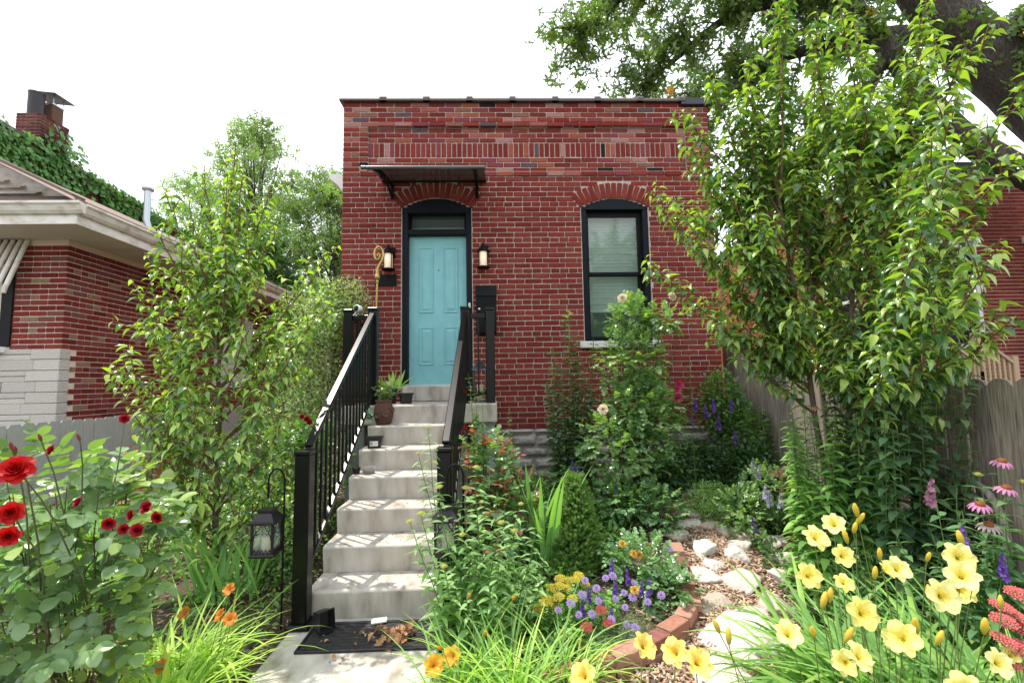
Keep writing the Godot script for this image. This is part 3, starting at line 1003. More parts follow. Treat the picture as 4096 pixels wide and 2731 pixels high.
func build_awning() -> void:
	var aw := thing("door_awning", "smoked plastic door awning with silver front bar on scroll brackets", "awning")
	var x0 := 0.50
	var x1 := 1.86
	var f := func(t: float) -> Vector2: # section (z, y): arc from the wall out and up to the front bar
		return Vector2(0.02 + 0.86 * t, 4.16 - 0.15 * t * t - 0.075 * t)
	var mb := MB.new()
	mb.grid(func(u: float, w: float) -> Vector3:
		var p: Vector2 = f.call(w)
		return Vector3(lerpf(x0 + 0.015, x1 - 0.015, u), p.y, p.x), 2, 12)
	part("canopy_sheet", mb, M.smoked_panel, aw)
	var e: Vector2 = f.call(1.0)
	mb = MB.new()
	mb.tube(PackedVector3Array([Vector3(x0, e.y - 0.008, e.x), Vector3(x1, e.y - 0.008, e.x)]), PackedFloat32Array([0.021, 0.021]), 14)
	part("front_bar", mb, M.dark_steel, aw)
	mb = MB.new()
	mb.cbox(Vector3((x0 + x1) * 0.5, 4.163, 0.018), Vector3(x1 - x0 - 0.02, 0.028, 0.034), 0.004)
	part("wall_rail", mb, M.matt_black, aw)
	for x: float in [0.64, 1.73]:
		mb = MB.new()
		mb.cbox(Vector3(x, 4.035, 0.014), Vector3(0.04, 0.21, 0.026), 0.005)
		for off: Array in [[0.0, 0.012], [-0.045, 0.010]]:
			var pts := PackedVector3Array()
			for k in 9:
				var t := k / 8.0
				var p: Vector2 = f.call(lerpf(0.05, 0.99, t))
				var drop: float = off[0] * (1.0 - t * 0.6) - 0.018 - 0.13 * pow(1.0 - t, 2.2) * (1.0 if off[0] < 0 else 0.35)
				pts.append(Vector3(x, p.y + drop, p.x if k > 0 else 0.03))
			for k in 8: mb.bar(pts[k], pts[k + 1], 0.022, off[1] * 1.6)
		for t: float in [0.3, 0.5, 0.7]:
			var p: Vector2 = f.call(t)
			mb.bar(Vector3(x, p.y - 0.02, p.x), Vector3(x, p.y - 0.09, p.x - 0.05), 0.014, 0.012)
		part("bracket", mb, M.matt_black, aw)

func wall_lamp(at: Vector3, label: String) -> void:
	var l := thing("wall_lantern", label, "lantern", at, "wall lanterns by the door")
	var c := Vector3(0, 0, 0.105)
	var mb := MB.new()
	mb.cbox(Vector3(0.02, 0.10, 0.012), Vector3(0.095, 0.14, 0.022), 0.006)
	mb.tube(PackedVector3Array([Vector3(0.0, 0.11, 0.02), Vector3(0.0, 0.125, 0.07), c + Vector3(0, 0.12, 0)]), PackedFloat32Array([0.012, 0.012, 0.014]), 8)
	part("back_plate", mb, M.matt_black, l)
	mb = MB.new()
	mb.lathe([[0.078, 0.062], [0.080, 0.075], [0.068, 0.092], [0.048, 0.118], [0.034, 0.130], [0.030, 0.140], [0.014, 0.150], [0.013, 0.165], [0.018, 0.175], [0.0, 0.186]], 20, Transform3D(Basis(), c))
	part("cap", mb, M.matt_black, l)
	mb = MB.new()
	mb.lathe([[0.0, -0.148], [0.082, -0.146], [0.084, -0.134], [0.074, -0.128], [0.070, -0.128], [0.0, -0.131]], 24, Transform3D(Basis(), c))
	part("base_ring", mb, M.matt_black, l)
	mb = MB.new()
	mb.lathe([[0.0, -0.122], [0.050, -0.122], [0.050, 0.060], [0.0, 0.060]], 24, Transform3D(Basis(), c))
	part("glass_shade", mb, M.frosted_glass, l)
	for k in 4:
		var a := PI / 4 + k * PI / 2
		mb = MB.new()
		mb.bar(c + Vector3(cos(a) * 0.070, -0.13, sin(a) * 0.070), c + Vector3(cos(a) * 0.070, 0.066, sin(a) * 0.070), 0.009, 0.009)
		part("cage_bar", mb, M.matt_black, l)
	var lamp := OmniLight3D.new()
	lamp.name = "glow"
	lamp.light_color = Color(1.0, 0.75, 0.5)
	lamp.light_energy = 0.004
	lamp.light_size = 0.05
	lamp.omni_range = 4.0
	lamp.shadow_enabled = true
	lamp.position = c + Vector3(0, 0, 0.12)
	l.add_child(lamp)

# bricks on a vertical wall: origin o, running along u, facing n; skip(uu, y) says what to leave out
func wall_bricks(o: Vector3, u: Vector3, n: Vector3, length: float, y0: float, y1: float, co: float, bl: float, pick: Callable, skip: Callable, header_every := 0, proud := 0.006) -> Array:
	var out := []
	var k := 0
	var y := y0
	var basis := Basis(u, Vector3.UP, n)
	if basis.determinant() < 0: basis = Basis(-u, Vector3.UP, n)
	while y + co <= y1 + 0.001:
		var head := header_every > 0 and k % header_every == 3
		var w := bl * (0.5 if head else 1.0)
		var x := -bl * (0.5 if k % 2 else 0.0)
		while x < length:
			var a := maxf(x, 0.0)
			var b := minf(x + w - 0.0125, length)
			if b - a > 0.03 and not skip.call((a + b) * 0.5, y + co * 0.5):
				var p := o + u * ((a + b) * 0.5) + Vector3.UP * (y - o.y + (co - 0.0135) * 0.5) + n * (proud - 0.02 + rf(-0.001, 0.001))
				out.append([Transform3D(basis.scaled_local(Vector3(b - a, co - 0.0135, 0.04)), p), pick.call()])
			x += w
		y += co
		k += 1
	return out

func plain_bricks(parent: Node3D, list: Array, m: Material, called := "brickwork") -> void:
	var mb := MB.new()
	for e: Array in list:
		mb.col = e[1]
		var b: Basis = e[0].basis
		mb.box(e[0].origin, Vector3.ONE, b)
	tag(part(called, mb, m, parent), "", "", "", "stuff")

func build_neighbours() -> void:
	var mb: MB
	# ---- one-storey brick neighbour on the left ----
	var nb := thing("neighbour_house", "low brown-red brick house with white eaves and pale stone base", "house")
	var cx := -3.33
	var cz := 0.05
	mb = MB.new()
	mb.span(Vector3(-9.0, 0.2, -9.0), Vector3(cx - 0.004, 3.42, cz - 0.004))
	part("wall", mb, M.pale_mortar, nb)
	var dark := [Color(0.25, 0.045, 0.038), Color(0.30, 0.06, 0.05), Color(0.19, 0.034, 0.03), Color(0.27, 0.075, 0.07), Color(0.26, 0.05, 0.042), Color(0.34, 0.22, 0.14), Color(0.25, 0.095, 0.085)]
	var pick := func() -> Color:
		var r := rng.randf()
		return (dark[5] if r < 0.09 else dark[[0, 1, 2, 3, 4, 6, 0][rng.randi() % 7]]) * 0.86
	var st_top := 2.055
	var front := wall_bricks(Vector3(cx, st_top, cz), Vector3.LEFT, Vector3.BACK, 3.2, st_top, 3.41, 0.0681, 0.2065, pick, func(a: float, y: float) -> bool: return (a > 0.69 and a < 2.3 and y < 3.34), 6)
	var side := wall_bricks(Vector3(cx, 0.35, cz), Vector3.FORWARD, Vector3.RIGHT, 8.5, 0.354, 3.41, 0.0681, 0.2065, pick, func(a: float, y: float) -> bool: return (a < 0.10 and y < st_top) or (a > 3.0 and a < 4.3 and y > 1.6 and y < 2.9), 6)
	var order := front.slice(0, 120)
	var near := side.filter(func(e: Array) -> bool: return e[0].origin.z > -1.5 and e[0].origin.y > 1.3)
	var rest := side.filter(func(e: Array) -> bool: return not (e[0].origin.z > -1.5 and e[0].origin.y > 1.3)) + front.slice(120)
	lay_bricks(nb, order + near + rest, 300, M.brick)
	# stone veneer: blocks of two heights on the front, ends turned round the corner
	var y := st_top
	var row := 0
	while y > 0.5:
		var h := 0.131
		var x := cx
		var big := row % 2 == 0
		var k := 0
		while x > cx - 1.9:
			var w := rf(0.34, 0.5) if k > 0 else rf(0.22, 0.42)
			var split: bool = (k + row) % 2 == 1
			var hs := [0.062, 0.062] if split else [h - 0.006]
			if k == 0: hs = [h - 0.006]
			var yy := y
			for hh: float in hs:
				mb = MB.new()
				mb.col = Color(0.56, 0.53, 0.48) * rf(0.92, 1.06) if rng.randf() > 0.14 else Color(0.55, 0.42, 0.42)
				var d := 0.085 if k == 0 else 0.0
				mb.cbox(Vector3(x - w * 0.5 + 0.012, yy - hh * 0.5, cz - d * 0.5 + 0.005), Vector3(w - 0.012 + (0.024 if k == 0 else 0.0), hh, 0.06 + d), 0.006)
				part("stone", mb, M.veneer_stone, nb)
				yy -= hh + 0.007
			x -= w
			k += 1
		y -= h
		row += 1
	# window, its sill and the slatted metal awning
	mb = MB.new()
	mb.span(Vector3(-5.70, 2.09, cz - 0.10), Vector3(-4.00, 3.36, cz + 0.010)); var nw := part("window", mb, M.window_glass, nb)
	mb = MB.new()
	mb.span(Vector3(-4.06, 2.09, cz - 0.02), Vector3(-3.93, 3.40, cz + 0.022)); mb.span(Vector3(-5.70, 3.33, cz - 0.02), Vector3(-4.06, 3.40, cz + 0.022)); mb.span(Vector3(-4.55, 2.09, cz - 0.02), Vector3(-4.49, 3.33, cz + 0.02))
	part("frame", mb, M.black_sash, nw)
	mb = MB.new()
	mb.cbox(Vector3(-4.78, 2.05, cz + 0.03), Vector3(1.64, 0.07, 0.16), 0.008); part("window_sill", mb, M.veneer_stone, nb)
	for k in 9:
		mb = MB.new()
		var x := -3.80 - k * 0.085
		var pts := PackedVector3Array([Vector3(x, 3.40, cz + 0.02), Vector3(x, 3.30, cz + 0.06), Vector3(x, 2.76 + k * 0.035, cz + 0.24), Vector3(x, 2.70 + k * 0.035, cz + 0.25)])
		mb.tube(pts, PackedFloat32Array([0.024, 0.026, 0.026, 0.022]), 6)
		part("awning_slat", mb, M.dirty_white, nb)
	mb = MB.new()
	mb.span(Vector3(cx - 0.0, 1.55, -4.25), Vector3(cx + 0.012, 2.95, -2.95)); part("blocked_window", mb, M.sill_stone, nb)
	# eaves: soffit, fascia, gutter on two sides
	var ex := -2.73
	var ez := 0.62
	mb = MB.new()
	mb.quad(Vector3(-9, 3.42, cz), Vector3(ex, 3.42, cz), Vector3(ex, 3.42, ez), Vector3(-9, 3.42, ez))
	mb.quad(Vector3(cx, 3.42, -9), Vector3(ex, 3.42, -9), Vector3(ex, 3.42, cz), Vector3(cx, 3.42, cz))
	part("soffit", mb, M.soffit, nb)
	for k in 26: # soffit board joints
		mb = MB.new()
		mb.span(Vector3(cx + 0.01, 3.414, -8.0 + k * 0.32), Vector3(ex - 0.02, 3.419, -7.985 + k * 0.32))
		part("soffit_rib", mb, M.soffit, nb)
	mb = MB.new()
	mb.span(Vector3(-9, 3.41, ez - 0.02), Vector3(ex, 3.62, ez)); mb.span(Vector3(ex - 0.02, 3.408, -9), Vector3(ex + 0.0005, 3.62, ez - 0.02))
	part("fascia", mb, M.dirty_white, nb)
	for k in 2:
		mb = MB.new()
		var prof := PackedVector2Array([Vector2(0.002, 3.52), Vector2(0.03, 3.52), Vector2(0.055, 3.55), Vector2(0.075, 3.60), Vector2(0.095, 3.62), Vector2(0.095, 3.645), Vector2(0.085, 3.645), Vector2(0.002, 3.63)])
		if k == 0: mb.extrude(prof, 9.095 + ex + 0.0, Transform3D(Basis(Vector3.BACK, Vector3.UP, Vector3.LEFT), Vector3(ex + 0.095, 0, ez)))
		else: mb.extrude(prof, 9.6, Transform3D(Basis(Vector3.RIGHT, Vector3.UP, Vector3.BACK), Vector3(ex, 0, -9)))
		part("gutter", mb, M.dirty_white, nb)
	# roof: ridge along z, small skirt in front of a louvred gable
	var ry := func(x: float) -> float: return 3.635 + 0.50 * (ex - x)
	mb = MB.new()
	mb.quad(Vector3(ex + 0.05, 3.64, ez + 0.05), Vector3(ex + 0.05, 3.64, -9), Vector3(-6.1, ry.call(-6.1), -9), Vector3(-6.1, ry.call(-6.1), -0.55))
	mb.quad(Vector3(-9.5, 3.64, ez + 0.05), Vector3(ex + 0.05, 3.64, ez + 0.05), Vector3(-3.9, ry.call(-3.9), -0.56), Vector3(-8.3, ry.call(-3.9), -0.56))
	mb.quad(Vector3(-9.5, 3.64, -9), Vector3(-9.5, 3.64, ez + 0.05), Vector3(-6.1, ry.call(-6.1), -0.55), Vector3(-6.1, ry.call(-6.1), -9))
	part("roof", mb, M.shingle, nb)
	for k in 7: # shingle courses on the visible skirt and slope
		mb = MB.new()
		var t := k / 7.0
		var a0 := Vector3(-9.3, lerpf(3.64, ry.call(-3.9), t) + 0.006, lerpf(ez + 0.05, -0.56, t))
		var a1 := Vector3(lerpf(ex + 0.05, -3.9, t), a0.y, a0.z)
		mb.bar(a0, a1, 0.03, 0.012)
		mb.bar(a1, Vector3(a1.x, a1.y, -9), 0.03, 0.012)
		part("shingle_course", mb, M.shingle, nb)
	mb = MB.new()
	mb.tri(Vector3(-8.2, ry.call(-3.9) + 0.02, -0.60), Vector3(-4.0, ry.call(-3.9) + 0.02, -0.60), Vector3(-6.1, ry.call(-6.1) - 0.02, -0.60))
	part("gable", mb, M.dirty_white, nb)
	for k in 4:
		mb = MB.new()
		var yy: float = ry.call(-3.9) + 0.07 + k * 0.085
		var x1 := -4.35 - k * 0.22
		mb.box(Vector3((x1 - 7.9) * 0.5, yy, -0.575), Vector3(x1 + 7.9, 0.012, 0.11), Basis(Vector3.RIGHT, 0.6))
		part("louvre", mb, M.dirty_white, nb)
	mb = MB.new()
	mb.bar(Vector3(-3.75, ry.call(-3.75) + 0.03, -0.5), Vector3(-6.1, ry.call(-6.1) + 0.03, -0.5), 0.20, 0.05)
	part("rake_board", mb, M.shingle, nb)
	var vp := thing("vent_pipe", "slim galvanised vent pipe rising above the white gutter", "pipe", Vector3(-5.0, 4.5, -3.35))
	mb = MB.new()
	mb.tube(PackedVector3Array([Vector3(0.05, -0.1, 0), Vector3(0.05, 0.25, 0), Vector3(0, 0.4, 0), Vector3(0, 1.02, 0)]), PackedFloat32Array([0.055, 0.055, 0.06, 0.06]), 12); part("pipe", mb, M.galvanised, vp)
	mb = MB.new()
	mb.lathe([[0.06, 1.0], [0.10, 1.01], [0.10, 1.06], [0.07, 1.10], [0, 1.11]], 14); part("rain_cap", mb, M.galvanised, vp)
	# ---- ivy-covered flat-roofed building behind it ----
	var iv := thing("ivy_building", "tall dark brick building overgrown with green ivy", "building")
	var wx := -8.5
	var wtop := func(z: float) -> float: return 7.08 + (z + 5.0) * 0.085
	mb = MB.new()
	mb.extrude(PackedVector2Array([Vector2(1.0, 0.2), Vector2(17.0, 0.2), Vector2(17.0, wtop.call(-17.0)), Vector2(1.0, wtop.call(-1.0))]), 6.0, Transform3D(Basis(Vector3.FORWARD, Vector3.UP, Vector3.RIGHT), Vector3(wx - 6.006, 0, 0)))
	part("wall", mb, M.mortar, iv)
	var sooty := [Color(0.10, 0.035, 0.032), Color(0.13, 0.045, 0.038), Color(0.085, 0.032, 0.032), Color(0.16, 0.06, 0.05)]
	plain_bricks(iv, wall_bricks(Vector3(wx, 4.2, -2.5), Vector3.FORWARD, Vector3.RIGHT, 13.0, 4.2, 7.2, 0.068, 0.215, func() -> Color: return sooty[rng.randi() % 4], func(a: float, yy: float) -> bool: return yy > wtop.call(-2.5 - a) - 0.1), M.brick)
	mb = MB.new()
	mb.bar(Vector3(wx - 0.08, wtop.call(-1.0) + 0.03, -1.0), Vector3(wx - 0.08, wtop.call(-17.0) + 0.03, -17.0), 0.28, 0.09); part("coping", mb, M.clay_coping, iv)
	# chimney stack with two flues
	var ch := Node3D.new()
	ch.name = "chimney"
	iv.add_child(ch)
	mb = MB.new()
	mb.span(Vector3(-9.05, 6.7, -5.35), Vector3(-8.506, 7.94, -4.656)); part("stack", mb, M.mortar, ch)
	var cb := wall_bricks(Vector3(-8.5, 6.75, -4.65), Vector3.FORWARD, Vector3.RIGHT, 0.7, 6.75, 7.95, 0.075, 0.23, func() -> Color: return sooty[rng.randi() % 4] * 0.95, func(_a: float, _y: float) -> bool: return false)
	cb += wall_bricks(Vector3(-8.5, 6.75, -4.65), Vector3.LEFT, Vector3.BACK, 0.55, 6.75, 7.95, 0.075, 0.23, func() -> Color: return sooty[rng.randi() % 4] * 1.05, func(_a: float, _y: float) -> bool: return false)
	for e: Array in cb: part("brick", brick_mesh(e[1]), M.brick, ch, e[0])
	mb = MB.new()
	mb.lathe([[0.15, 7.74], [0.15, 8.34], [0.158, 8.345], [0.158, 8.36], [0.13, 8.36], [0.13, 8.0]], 20, Transform3D(Basis(), Vector3(-8.78, 0.15, -4.80))); part("flue_pipe", mb, M.bronze, ch)
	mb = MB.new()
	mb.cbox(Vector3(-8.76, 8.13, -5.14), Vector3(0.34, 0.46, 0.28), 0.01); part("clay_flue", mb, M.terracotta, ch)
	mb = MB.new()
	mb.cbox(Vector3(-8.76, 8.39, -5.14), Vector3(0.36, 0.05, 0.30), 0.01); part("flue_collar", mb, M.galvanised, ch)
	for p: Vector2 in [Vector2(-8.92, -5.02), Vector2(-8.60, -5.02), Vector2(-8.60, -5.26), Vector2(-8.92, -5.26)]:
		mb = MB.new()
		mb.bar(Vector3(p.x, 8.40, p.y), Vector3(p.x, 8.60, p.y), 0.012, 0.012); part("cap_leg", mb, M.galvanised, ch)
	mb = MB.new()
	mb.box(Vector3(-8.76, 8.61, -5.14), Vector3(0.62, 0.02, 0.52), Basis(Vector3.BACK, -0.10)); part("rain_cap", mb, M.bronze, ch)
	# ivy
	var xf := []
	var cols := PackedColorArray()
	var iv_leaf := leaf_mesh(0.95, 0.10, 0.25, 5, 2)
	for i in 12000:
		var z := rf(-10.2, -2.6)
		var yt: float = wtop.call(z) + 0.10
		if z > -5.75 and z < -4.75: yt = 7.55 + 0.2 * sin(z * 30.0)
		var yb := 4.0
		var yy := rf(yb, yt)
		if z < -8.2 and sin(z * 7.0 + yy * 3.0) > -0.2: continue
		if sin(z * 2.3 + yy * 1.9) * sin(yy * 2.7 - z) > 0.86: continue
		var thick := absf(rng.randfn(0.06, 0.06))
		var dir := Vector3(rf(0.0, 0.5), rf(-1.0, -0.2), rf(-0.7, 0.7))
		var s := rf(0.07, 0.15)
		xf.append(Transform3D(frame(dir, Vector3(1, rf(0.2, 0.9), rf(-0.4, 0.4))).scaled_local(Vector3(s, s, s)), Vector3(wx + 0.02 + thick + (0.1 if yy > yt - 0.2 else 0.0) - (0.25 * rng.randf() if z < -5.35 and z > -5.75 and yy > 7.0 else 0.0), yy, z)))
		cols.append(Color(0.055, 0.13, 0.03) * (LB * rf(0.6, 1.35)))
	var ivn := thing("ivy", "thick green ivy climbing the brick building and chimney", "ivy")
	tag(many("leaves", iv_leaf, M.leaf, ivn, xf, cols), "", "", "", "stuff")
	mb = MB.new()
	mb.col = Color(0.09, 0.06, 0.045)
	for k in 22:
		var p := Vector3(wx + 0.02, 3.6, rf(-9.0, -3.0))
		var pts := PackedVector3Array()
		for q in 7:
			pts.append(p); p += Vector3(rf(0, 0.01), rf(0.3, 0.55), rf(-0.25, 0.15))
		mb.tube(pts, PackedFloat32Array([0.025, 0.022, 0.02, 0.016, 0.012, 0.009, 0.006]), 5)
	part("stems", mb, M.twig, ivn)
	# ---- brick house on the right: sunlit flank and shaded front painted into its bricks ----
	var rh := thing("brick_rowhouse", "brick house with sunlight painted into its orange flank and white window sills seen through the pear tree", "house")
	var rx := 9.0
	var rz := -2.1
	mb = MB.new()
	mb.span(Vector3(rx + 0.004, 0.2, -9.0), Vector3(17.0, 5.25, rz - 0.004)); part("wall", mb, M.pale_mortar, rh)
	var sunlit_reds := [Color(0.42, 0.13, 0.07), Color(0.46, 0.16, 0.09), Color(0.37, 0.105, 0.06), Color(0.40, 0.14, 0.085)]  # flank palette: sunlight is put into the brick colour
	var win_s := func(a: float, yy: float) -> bool: return yy > 2.3 and yy < 3.75 and ((a > 0.75 and a < 1.55) or (a > 3.0 and a < 3.8))
	var win_f := func(a: float, yy: float) -> bool: return yy > 2.1 and yy < 3.9 and ((a > 0.7 and a < 1.6) or (a > 2.6 and a < 3.5))
	plain_bricks(rh, wall_bricks(Vector3(rx, 0.4, rz), Vector3.FORWARD, Vector3.LEFT, 6.8, 0.4, 5.2, 0.0677, 0.215, func() -> Color: return sunlit_reds[rng.randi() % 4], win_s) + wall_bricks(Vector3(rx, 0.4, rz), Vector3.RIGHT, Vector3.BACK, 6.0, 0.4, 5.2, 0.0677, 0.215, func() -> Color: return [Color(0.24, 0.045, 0.035), Color(0.28, 0.06, 0.045), Color(0.20, 0.04, 0.035)][rng.randi() % 3], win_f), M.brick)  # front face gets darker reds, its shade put into the colour
	mb = MB.new()
	mb.span(Vector3(rx - 0.12, 5.20, -9.0), Vector3(17.0, 5.38, rz + 0.14)); part("cornice", mb, M.tar_roof, rh)
	for w: Array in [[0, 0.75], [0, 3.0], [1, 0.7], [1, 2.6]]:
		var win := Node3D.new()
		win.name = "window"
		rh.add_child(win, true)
		var on_side: bool = w[0] == 0
		var len := 0.8 if on_side else 0.9
		var y0 := 2.3 if on_side else 2.1
		var y1 := 3.75 if on_side else 3.9
		var P := func(a: float, yy: float, out: float) -> Vector3: return Vector3(rx - out, yy, rz - w[1] - a) if on_side else Vector3(rx + w[1] + a, yy, rz + out)
		var B := func(mm: MB, a0: float, a1: float, b0: float, b1: float, o0: float, o1: float) -> void:
			var p: Vector3 = P.call(a0, b0, o0)
			var q: Vector3 = P.call(a1, b1, o1)
			mm.span(Vector3(minf(p.x, q.x), p.y, minf(p.z, q.z)), Vector3(maxf(p.x, q.x), q.y, maxf(p.z, q.z)))
		mb = MB.new()
		B.call(mb, 0, len, y0, y1, 0.0, 0.012); part("pane", mb, M.black_iron, win)
		mb = MB.new()
		B.call(mb, 0, 0.07, y0, y1, 0.0, 0.05); B.call(mb, len - 0.07, len, y0, y1, 0.0, 0.05); B.call(mb, 0.07, len - 0.07, y1 - 0.07, y1, 0.0, 0.05); B.call(mb, 0.07, len - 0.07, (y0 + y1) * 0.5 - 0.03, (y0 + y1) * 0.5 + 0.03, 0.0, 0.045)
		part("frame", mb, M.white_paint, win)
		mb = MB.new()
		B.call(mb, -0.08, len + 0.08, y0 - 0.09, y0 - 0.003, 0.0, 0.09); part("sill", mb, M.white_paint, win)
		mb = MB.new()
		B.call(mb, -0.08, len + 0.08, y1 + 0.003, y1 + 0.12, 0.0, 0.06); part("lintel", mb, M.white_paint, win)
	# white clapboard house far back
	var cl := thing("clapboard_house", "small white clapboard house behind the weathered fence", "house")
	mb = MB.new()
	mb.span(Vector3(6.9, 0.3, -14.0), Vector3(9.6, 3.4, -10.0)); part("wall", mb, M.white_paint, cl)
	for k in 20:
		mb = MB.new()
		mb.box(Vector3(8.25, 0.4 + k * 0.15, -9.99), Vector3(2.72, 0.15, 0.02), Basis(Vector3.RIGHT, -0.10)); part("clapboard", mb, M.white_paint, cl)
	mb = MB.new()
	mb.extrude(PackedVector2Array([Vector2(6.7, 3.4), Vector2(9.8, 3.4), Vector2(8.25, 4.4)]), 4.4, Transform3D(Basis(), Vector3(0, 0, -14.2))); part("roof", mb, M.tar_roof, cl)
	# wooden porch stair of the house on the right
	for k in 2:
		var s := thing("porch_stair", ["pale wooden porch stair railing nearest the dark brick wall", "pale wooden porch stair railing farther along the fence"][1 - k], "railing", Vector3(8.75 + k * 0.55, 0.4, -1.0), "wooden porch stairs")
		mb = MB.new()
		mb.bar(Vector3(0, 1.72, 0), Vector3(0.50, 1.32, 0), 0.08, 0.045, 0.006); part("handrail", mb, M.new_wood, s)
		mb = MB.new()
		mb.bar(Vector3(0, 0.95, 0), Vector3(0.50, 0.55, 0), 0.05, 0.05, 0.006); part("bottom_rail", mb, M.new_wood, s)
		for q in 2:
			mb = MB.new()
			mb.cbox(Vector3(-0.03 if q == 0 else 0.53, 0.90 if q == 0 else 0.72, 0), Vector3(0.09, 1.78 if q == 0 else 1.40, 0.09), 0.008); part("post", mb, M.new_wood, s)
		for q in 6:
			mb = MB.new()
			var t := (q + 0.7) / 6.3
			mb.bar(Vector3(0.5 * t, 0.95 - 0.4 * t, 0), Vector3(0.5 * t, 1.72 - 0.4 * t, 0), 0.032, 0.032); part("baluster", mb, M.new_wood, s)

func build_fences() -> void:
	var mb: MB
	var fe := thing("picket_fence", "low grey painted board fence in front of the stone base", "fence")
	var X := -2.93
	var nm := MB.new()
	var dog := PackedVector2Array([Vector2(-0.069, -0.4), Vector2(0.069, -0.4), Vector2(0.069, 1.185), Vector2(0.047, 1.215), Vector2(-0.047, 1.215), Vector2(-0.069, 1.185)])
	nm.extrude(dog, 0.016, Transform3D(Basis(Vector3.FORWARD, Vector3.UP, Vector3.RIGHT), Vector3.ZERO))
	var me := nm.mesh()
	for k in 40:
		var z := 2.35 - k * 0.1415
		part("board", me, M.grey_fence_paint, fe, Transform3D(Basis(Vector3.RIGHT, rf(-0.004, 0.004)), Vector3(X + rf(-0.002, 0.002), rf(-0.006, 0.006), z)))
	for y: float in [0.45, 1.05]:
		mb = MB.new()
		mb.span(Vector3(X - 0.045, y, -3.3), Vector3(X - 0.002, y + 0.085, 2.4)); part("rail", mb, M.grey_fence_paint, fe)
	# weathered board fence on the right
	var rf_ := thing("board_fence", "weathered brown board fence along the side of the garden", "fence")
	var F := 5.06
	var top := func(z: float) -> float:
		var pts := [Vector2(-0.4, 2.16), Vector2(0.03, 1.96), Vector2(0.735, 1.66), Vector2(1.6, 1.56), Vector2(2.5, 1.535), Vector2(4.6, 1.53)]
		for i in pts.size() - 1:
			if z <= pts[i + 1].x: return lerpf(pts[i].y, pts[i + 1].y, clampf((z - pts[i].x) / (pts[i + 1].x - pts[i].x), 0, 1))
		return 1.53
	var tones := [Color(0.95, 0.93, 0.92), Color(0.80, 0.79, 0.79), Color(1.0, 0.95, 0.9), Color(0.68, 0.66, 0.65)]
	var variants := []
	for k in 4:
		nm = MB.new()
		nm.col = tones[k]
		var w := 0.067
		var pl := PackedVector2Array([Vector2(-w, -1.6), Vector2(w, -1.6), Vector2(w, -0.04)])
		for q in 7:
			var a := PI * q / 6.0
			pl.append(Vector2(cos(a) * w * 0.93, -0.04 + 0.04 * sin(a)))
		pl.append(Vector2(-w, -0.04))
		nm.extrude(pl, 0.018, Transform3D(Basis(Vector3.FORWARD, Vector3.UP, Vector3.RIGHT), Vector3(-0.018, 0, 0)))
		variants.append(nm.mesh())
	for k in 35:
		var z := -0.34 + k * 0.1465
		part("board", variants[rng.randi() % 4], M.weathered_wood, rf_, Transform3D(Basis(Vector3.RIGHT, rf(-0.01, 0.01)), Vector3(F + rf(-0.003, 0.003), top.call(z) + rf(-0.012, 0.012), z)))
	for k in 3:
		mb = MB.new()
		mb.span(Vector3(F + 0.008, 0.55 + k * 0.35, 1.2), Vector3(F + 0.05, 0.64 + k * 0.35, 4.8)); part("rail", mb, M.weathered_wood, rf_)
	for z: float in [-0.42, 2.0, 4.4]:
		mb = MB.new()
		mb.cbox(Vector3(F + 0.06, 0.9, z), Vector3(0.09, 1.9 if z > 0 else 2.5, 0.09), 0.006); part("post", mb, M.weathered_wood, rf_)

# ---------- leaves ----------
const LB := 2.5 # a leaf sends about half its light through: its sheet colour is reflectance plus transmittance
func lc(c: Color) -> Color: return Color(c.r * 1.07, c.g * 1.02, c.b * 1.3) * LB
# unit leaf along +y, face towards +z. kinds: 0 ovate with stalk, 1 lance, 2 ivy/heart, 3 lobed oak, 4 round
func leaf_mb(wide: float, fold: float, curl: float, rows: int, kind: int, col := Color.WHITE) -> MB:
	var mb := MB.new()
	mb.col = col
	var half := func(t: float) -> float:
		match kind:
			0:
				if t < 0.16: return 0.012
				var s := (t - 0.16) / 0.84
				return maxf(0.004, wide * 0.5 * pow(sin(PI * pow(s, 0.72)), 0.8) * (1.0 - 0.35 * s * s))
			1: return maxf(0.004, wide * 0.5 * sin(PI * pow(t, 0.62)))
			2: return wide * 0.5 * pow(maxf(0.0, 1.0 - t), 0.6) * minf(1.0, 0.35 + t * 4.0) * (1.0 + 0.25 * cos(t * 9.0))
			3: return maxf(0.004, wide * 0.5 * pow(sin(PI * clampf(t, 0.02, 1.0)), 0.6) * (0.35 + 0.65 * absf(cos(t * PI * 3.5))))
			_: return wide * 0.5 * sqrt(maxf(0.0, sin(PI * pow(t, 0.85))))
		return 0.0
	mb.grid(func(u: float, t: float) -> Vector3:
		var s := (u - 0.5) * 2.0
		var h: float = half.call(t)
		return Vector3(s * h, t - curl * 0.25 * t * t, -curl * 0.55 * t * t + fold * absf(s) * h), 2, rows)
	return mb
func leaf_mesh(wide: float, fold: float, curl: float, rows: int, kind: int, col := Color.WHITE) -> ArrayMesh:
	return leaf_mb(wide, fold, curl, rows, kind, col).mesh()

